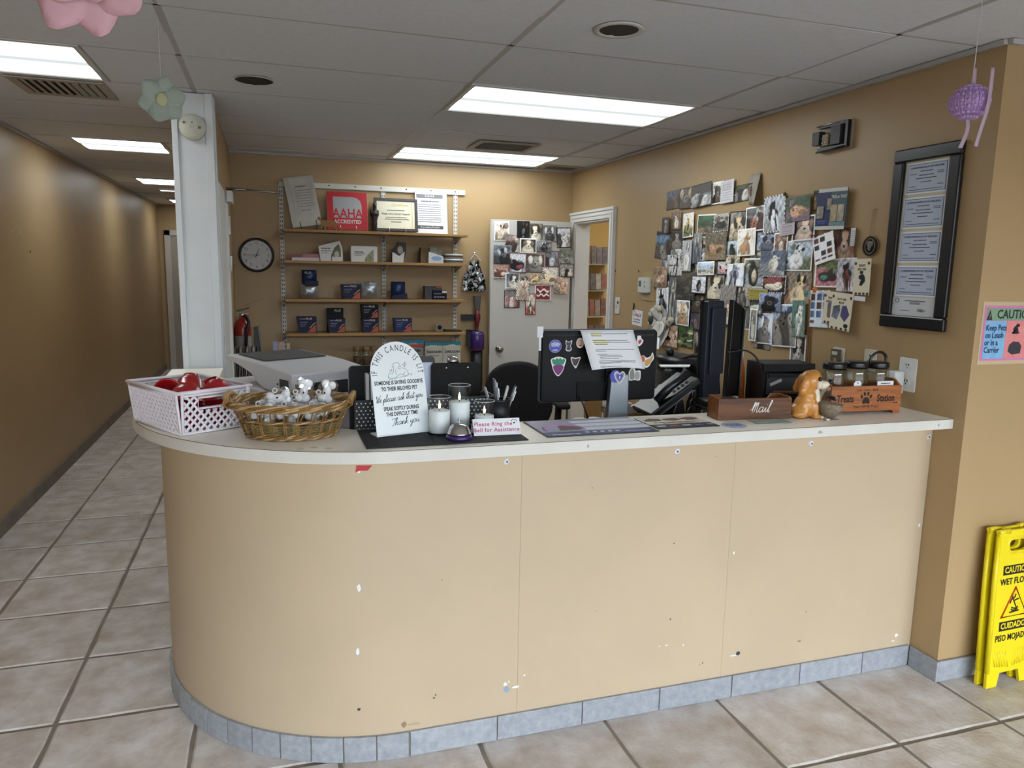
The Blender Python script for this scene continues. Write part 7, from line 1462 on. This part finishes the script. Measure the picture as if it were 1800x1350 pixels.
# curled card, brochure, visit cards
cc = thing('curled_card', 'curled photo card standing away from the wall at the top row end', 'card', (XR-.001, 3.50, 2.05), RZ)
vs = []; fs = []
for j in range(9):
    v = j/8
    for i in range(7): u = i/6; vs.append(((u-.5)*.10+.02*(1-v)*u, -.004-.05*u*u*(1.1-v), (v-.5)*.155-.02*u*(1-v)))
for j in range(8):
    for i in range(6): a = j*7+i; fs.append((a, a+1, a+8, a+7))
o = MB().add(vs, fs, True).build('card', mat('card_grey', '#a5a29a', .5, hex2='#857d70', vscale=14), cc); s_ = o.modifiers.new('thick', 'SOLIDIFY'); s_.thickness = .0006
MB().facade(oval(.012, .03, 12), -.0065, -.0058).build('dog_print', brn_s, cc, (-.030, 0, -.01)); MB().bb(-.052, -.02, -.0062, -.0055, .025, .032).build('black_strip', blackp, cc)
br_ = thing('blue_brochure', 'navy and white pet brochure titled This or That', 'brochure', (XR-.022, 2.885, 1.902), RZ, None, 0, math.radians(1.5)); navy_p = mat('brochure_navy', '#26305c', .4)
MB().facade(rect(-.098, -.005, -.088, .088), -.002, 0).build('left_panel', navy_p, br_); MB().facade(rect(-.005, .098, -.092, .090), -.003, 0).build('right_panel', mat('brochure_slate', '#3d5560', .4), br_)
patch(br_, 'white_edge', bwhite, rect(-.09, .097, .076, .092), -.0042); patch(br_, 'white_edge', bwhite, rect(-.098, .095, -.094, -.078), -.0042); text('THIS or THAT', .020, bwhite, br_, (.048, -.0038, .052), bold=.0005, xs=.8)
for (x, z, w, h, m) in ((.022, -.02, .040, .075, 'pic_tan'), (.066, -.02, .040, .075, 'pic_tan2'), (-.012, .022, .030, .05, 'pic_dark'), (-.068, -.015, .044, .055, 'pic_dark2')):
    o = patch(br_, 'picture', mat(m, {'pic_tan': '#8a7658', 'pic_tan2': '#7d8078', 'pic_dark': '#3a3c40', 'pic_dark2': '#54565c'}[m], .5, hex2='#c2b69a', vscale=26), rect(x-w/2, x+w/2, z-h/2, z+h/2), -.0050)
patch(br_, 'sea_strip', mat('brochure_teal', '#6f8a90', .5), rect(-.004, .096, -.077, -.060), -.0040); print_lines(br_, mat('print_blue', '#6a78b4', .6), [(-.085, -.02, -.055, .004), (-.08, -.03, -.064, .003)], (0, -.003, 0), seed=77)
def visit_card(y, z, w, h, tilt, lines, label, pic, dx=0):
    t = thing('visit_card', label, 'card', (XR-.0225-dx, y, z), RZ, None, 0, math.radians(tilt)); MB().facade(rect(-w/2, w/2, -h/2, h/2), -.0012, 0).build('sheet', mat('card_cream', '#ddd6bf', .6), t)
    for i, s in enumerate(lines): text(s, .0135, mat('card_ink', '#5a4432', .6), t, (-.002, -.0016, h/2-.030-i*.016), bold=.0004, xs=.72, space=1.05)
    if pic == 'dog': MB().facade([(-.012, -.035), (.0, -.04), (.010, -.03), (.020, -.02), (.018, .0), (.008, .012), (-.005, .012), (-.018, .004), (-.016, -.008), (-.004, -.012)], -.002, -.0014).build('dog_silhouette', ink, t); MB().bb(-.012, .006, -.002, -.0014, .014, .026).build('hat', ink, t)
    elif pic == 'oval': MB().facade(rr(.048, .075, .014, 4, .005, -.01), -.002, -.0014).build('picture', mat('pic_bluebrown', '#4a5a80', .5, hex2='#8a6a5a', vscale=22), t)
    else: MB().facade([(-.055, -.03), (-.02, -.04), (-.005, .0), (-.01, .03), (-.05, .02)], -.002, -.0014).build('picture', mat('pic_blackblue', '#2a2c34', .5, hex2='#8f98b0', vscale=22), t); MB().facade([(.0, -.02), (.03, -.045), (.055, -.01), (.03, .03), (.005, .025)], -.002, -.0014).build('picture', mat('pic_brownblue', '#5a3c34', .5, hex2='#4a5aa0', vscale=22), t); MB().facade(oval(.014, .010, 12, .04, -h/2+.022), -.002, -.0014).build('dog_silhouette', ink, t)
    for x in (-w/2+.008, w/2-.012): MB().facade(oval(.007, .007, 10, x, h/2-.02), -.002, -.0014).build('paw_mark', brn_s, t)
    for k in range(4): MB().facade(oval(.008, .006, 8, -w/2+.02+k*w*.23, -h/2+.006), -.002, -.0014).build('bone_edge', brn_s, t)
    return t
visit_card(2.659, 1.594, .096, .158, -1.5, ("TEDDY'S", 'FIRST VISIT'), "cream visit card reading Teddy's first visit", 'dog'); visit_card(2.834, 1.450, .095, .148, 2, ("TEDDY'S", 'DENTAL DAY'), "cream visit card reading Teddy's dental day", 'oval', .001); visit_card(2.764, 1.437, .130, .168, 3.5, ('PLUTO AND', 'MOOSE'), 'cream visit card with two dog pictures and yellow foot', 'two', .003)
MB_ = MB().facade(rect(-.038, .038, -.010, .010), -.001, 0).build('paper_strip', paper, None, (XR-.0215, 2.668, 1.500), (0, math.radians(2), RZ)); tag(MB_, "blank white strip under the Teddy's first visit card", 'paper')
t = thing('board_edge', 'thin brown wooden strip at the edge of the photo cluster', 'trim', (XR-.001, 2.99, 1.315), RZ, None, 0, math.radians(-2)); MB().bb(-.006, .006, -.010, -.001, -.165, .165).build('strip', wood('strip_wood', '#8a6844', '#6a4c2c', 'Z', .5), t); MB().bb(.008, .014, -.008, -.001, -.16, .15).build('strip', wood('strip_wood'), t)
for (y, z, hx, nm, lb) in ((3.213, 1.997, '#4a3c20', 'brass_pin', 'dark brass knob pin above the photo cluster'), (2.998, 1.508, '#3f8f8c', 'teal_pin', 'teal flower pin between photo cards'), (2.940, 1.530, '#c8783a', 'orange_pin', 'orange flower pin on the pink cushion print'), (2.992, 1.784, '#a8323c', 'red_pin', 'red pin at the corner of the tilted photo sheet')):
    t = thing('push_pin', lb, 'pin', (XR-.018, y, z), RZ); MB().lathe([(.002, 0), (.002, .010), (.010 if 'flower' in lb or 'knob' in lb else .007, .012), (.010 if 'flower' in lb or 'knob' in lb else .007, .018), (.001, .020)], 14, RM).build('pin_body', mat(nm, hx, .4), t)
    if 'flower' in lb:
        for k in range(6): MB().ell((.011*math.cos(k*PI/3), -.016, .011*math.sin(k*PI/3)), (.006, .003, .006), 8, 6).build('petal', mat(nm), t)
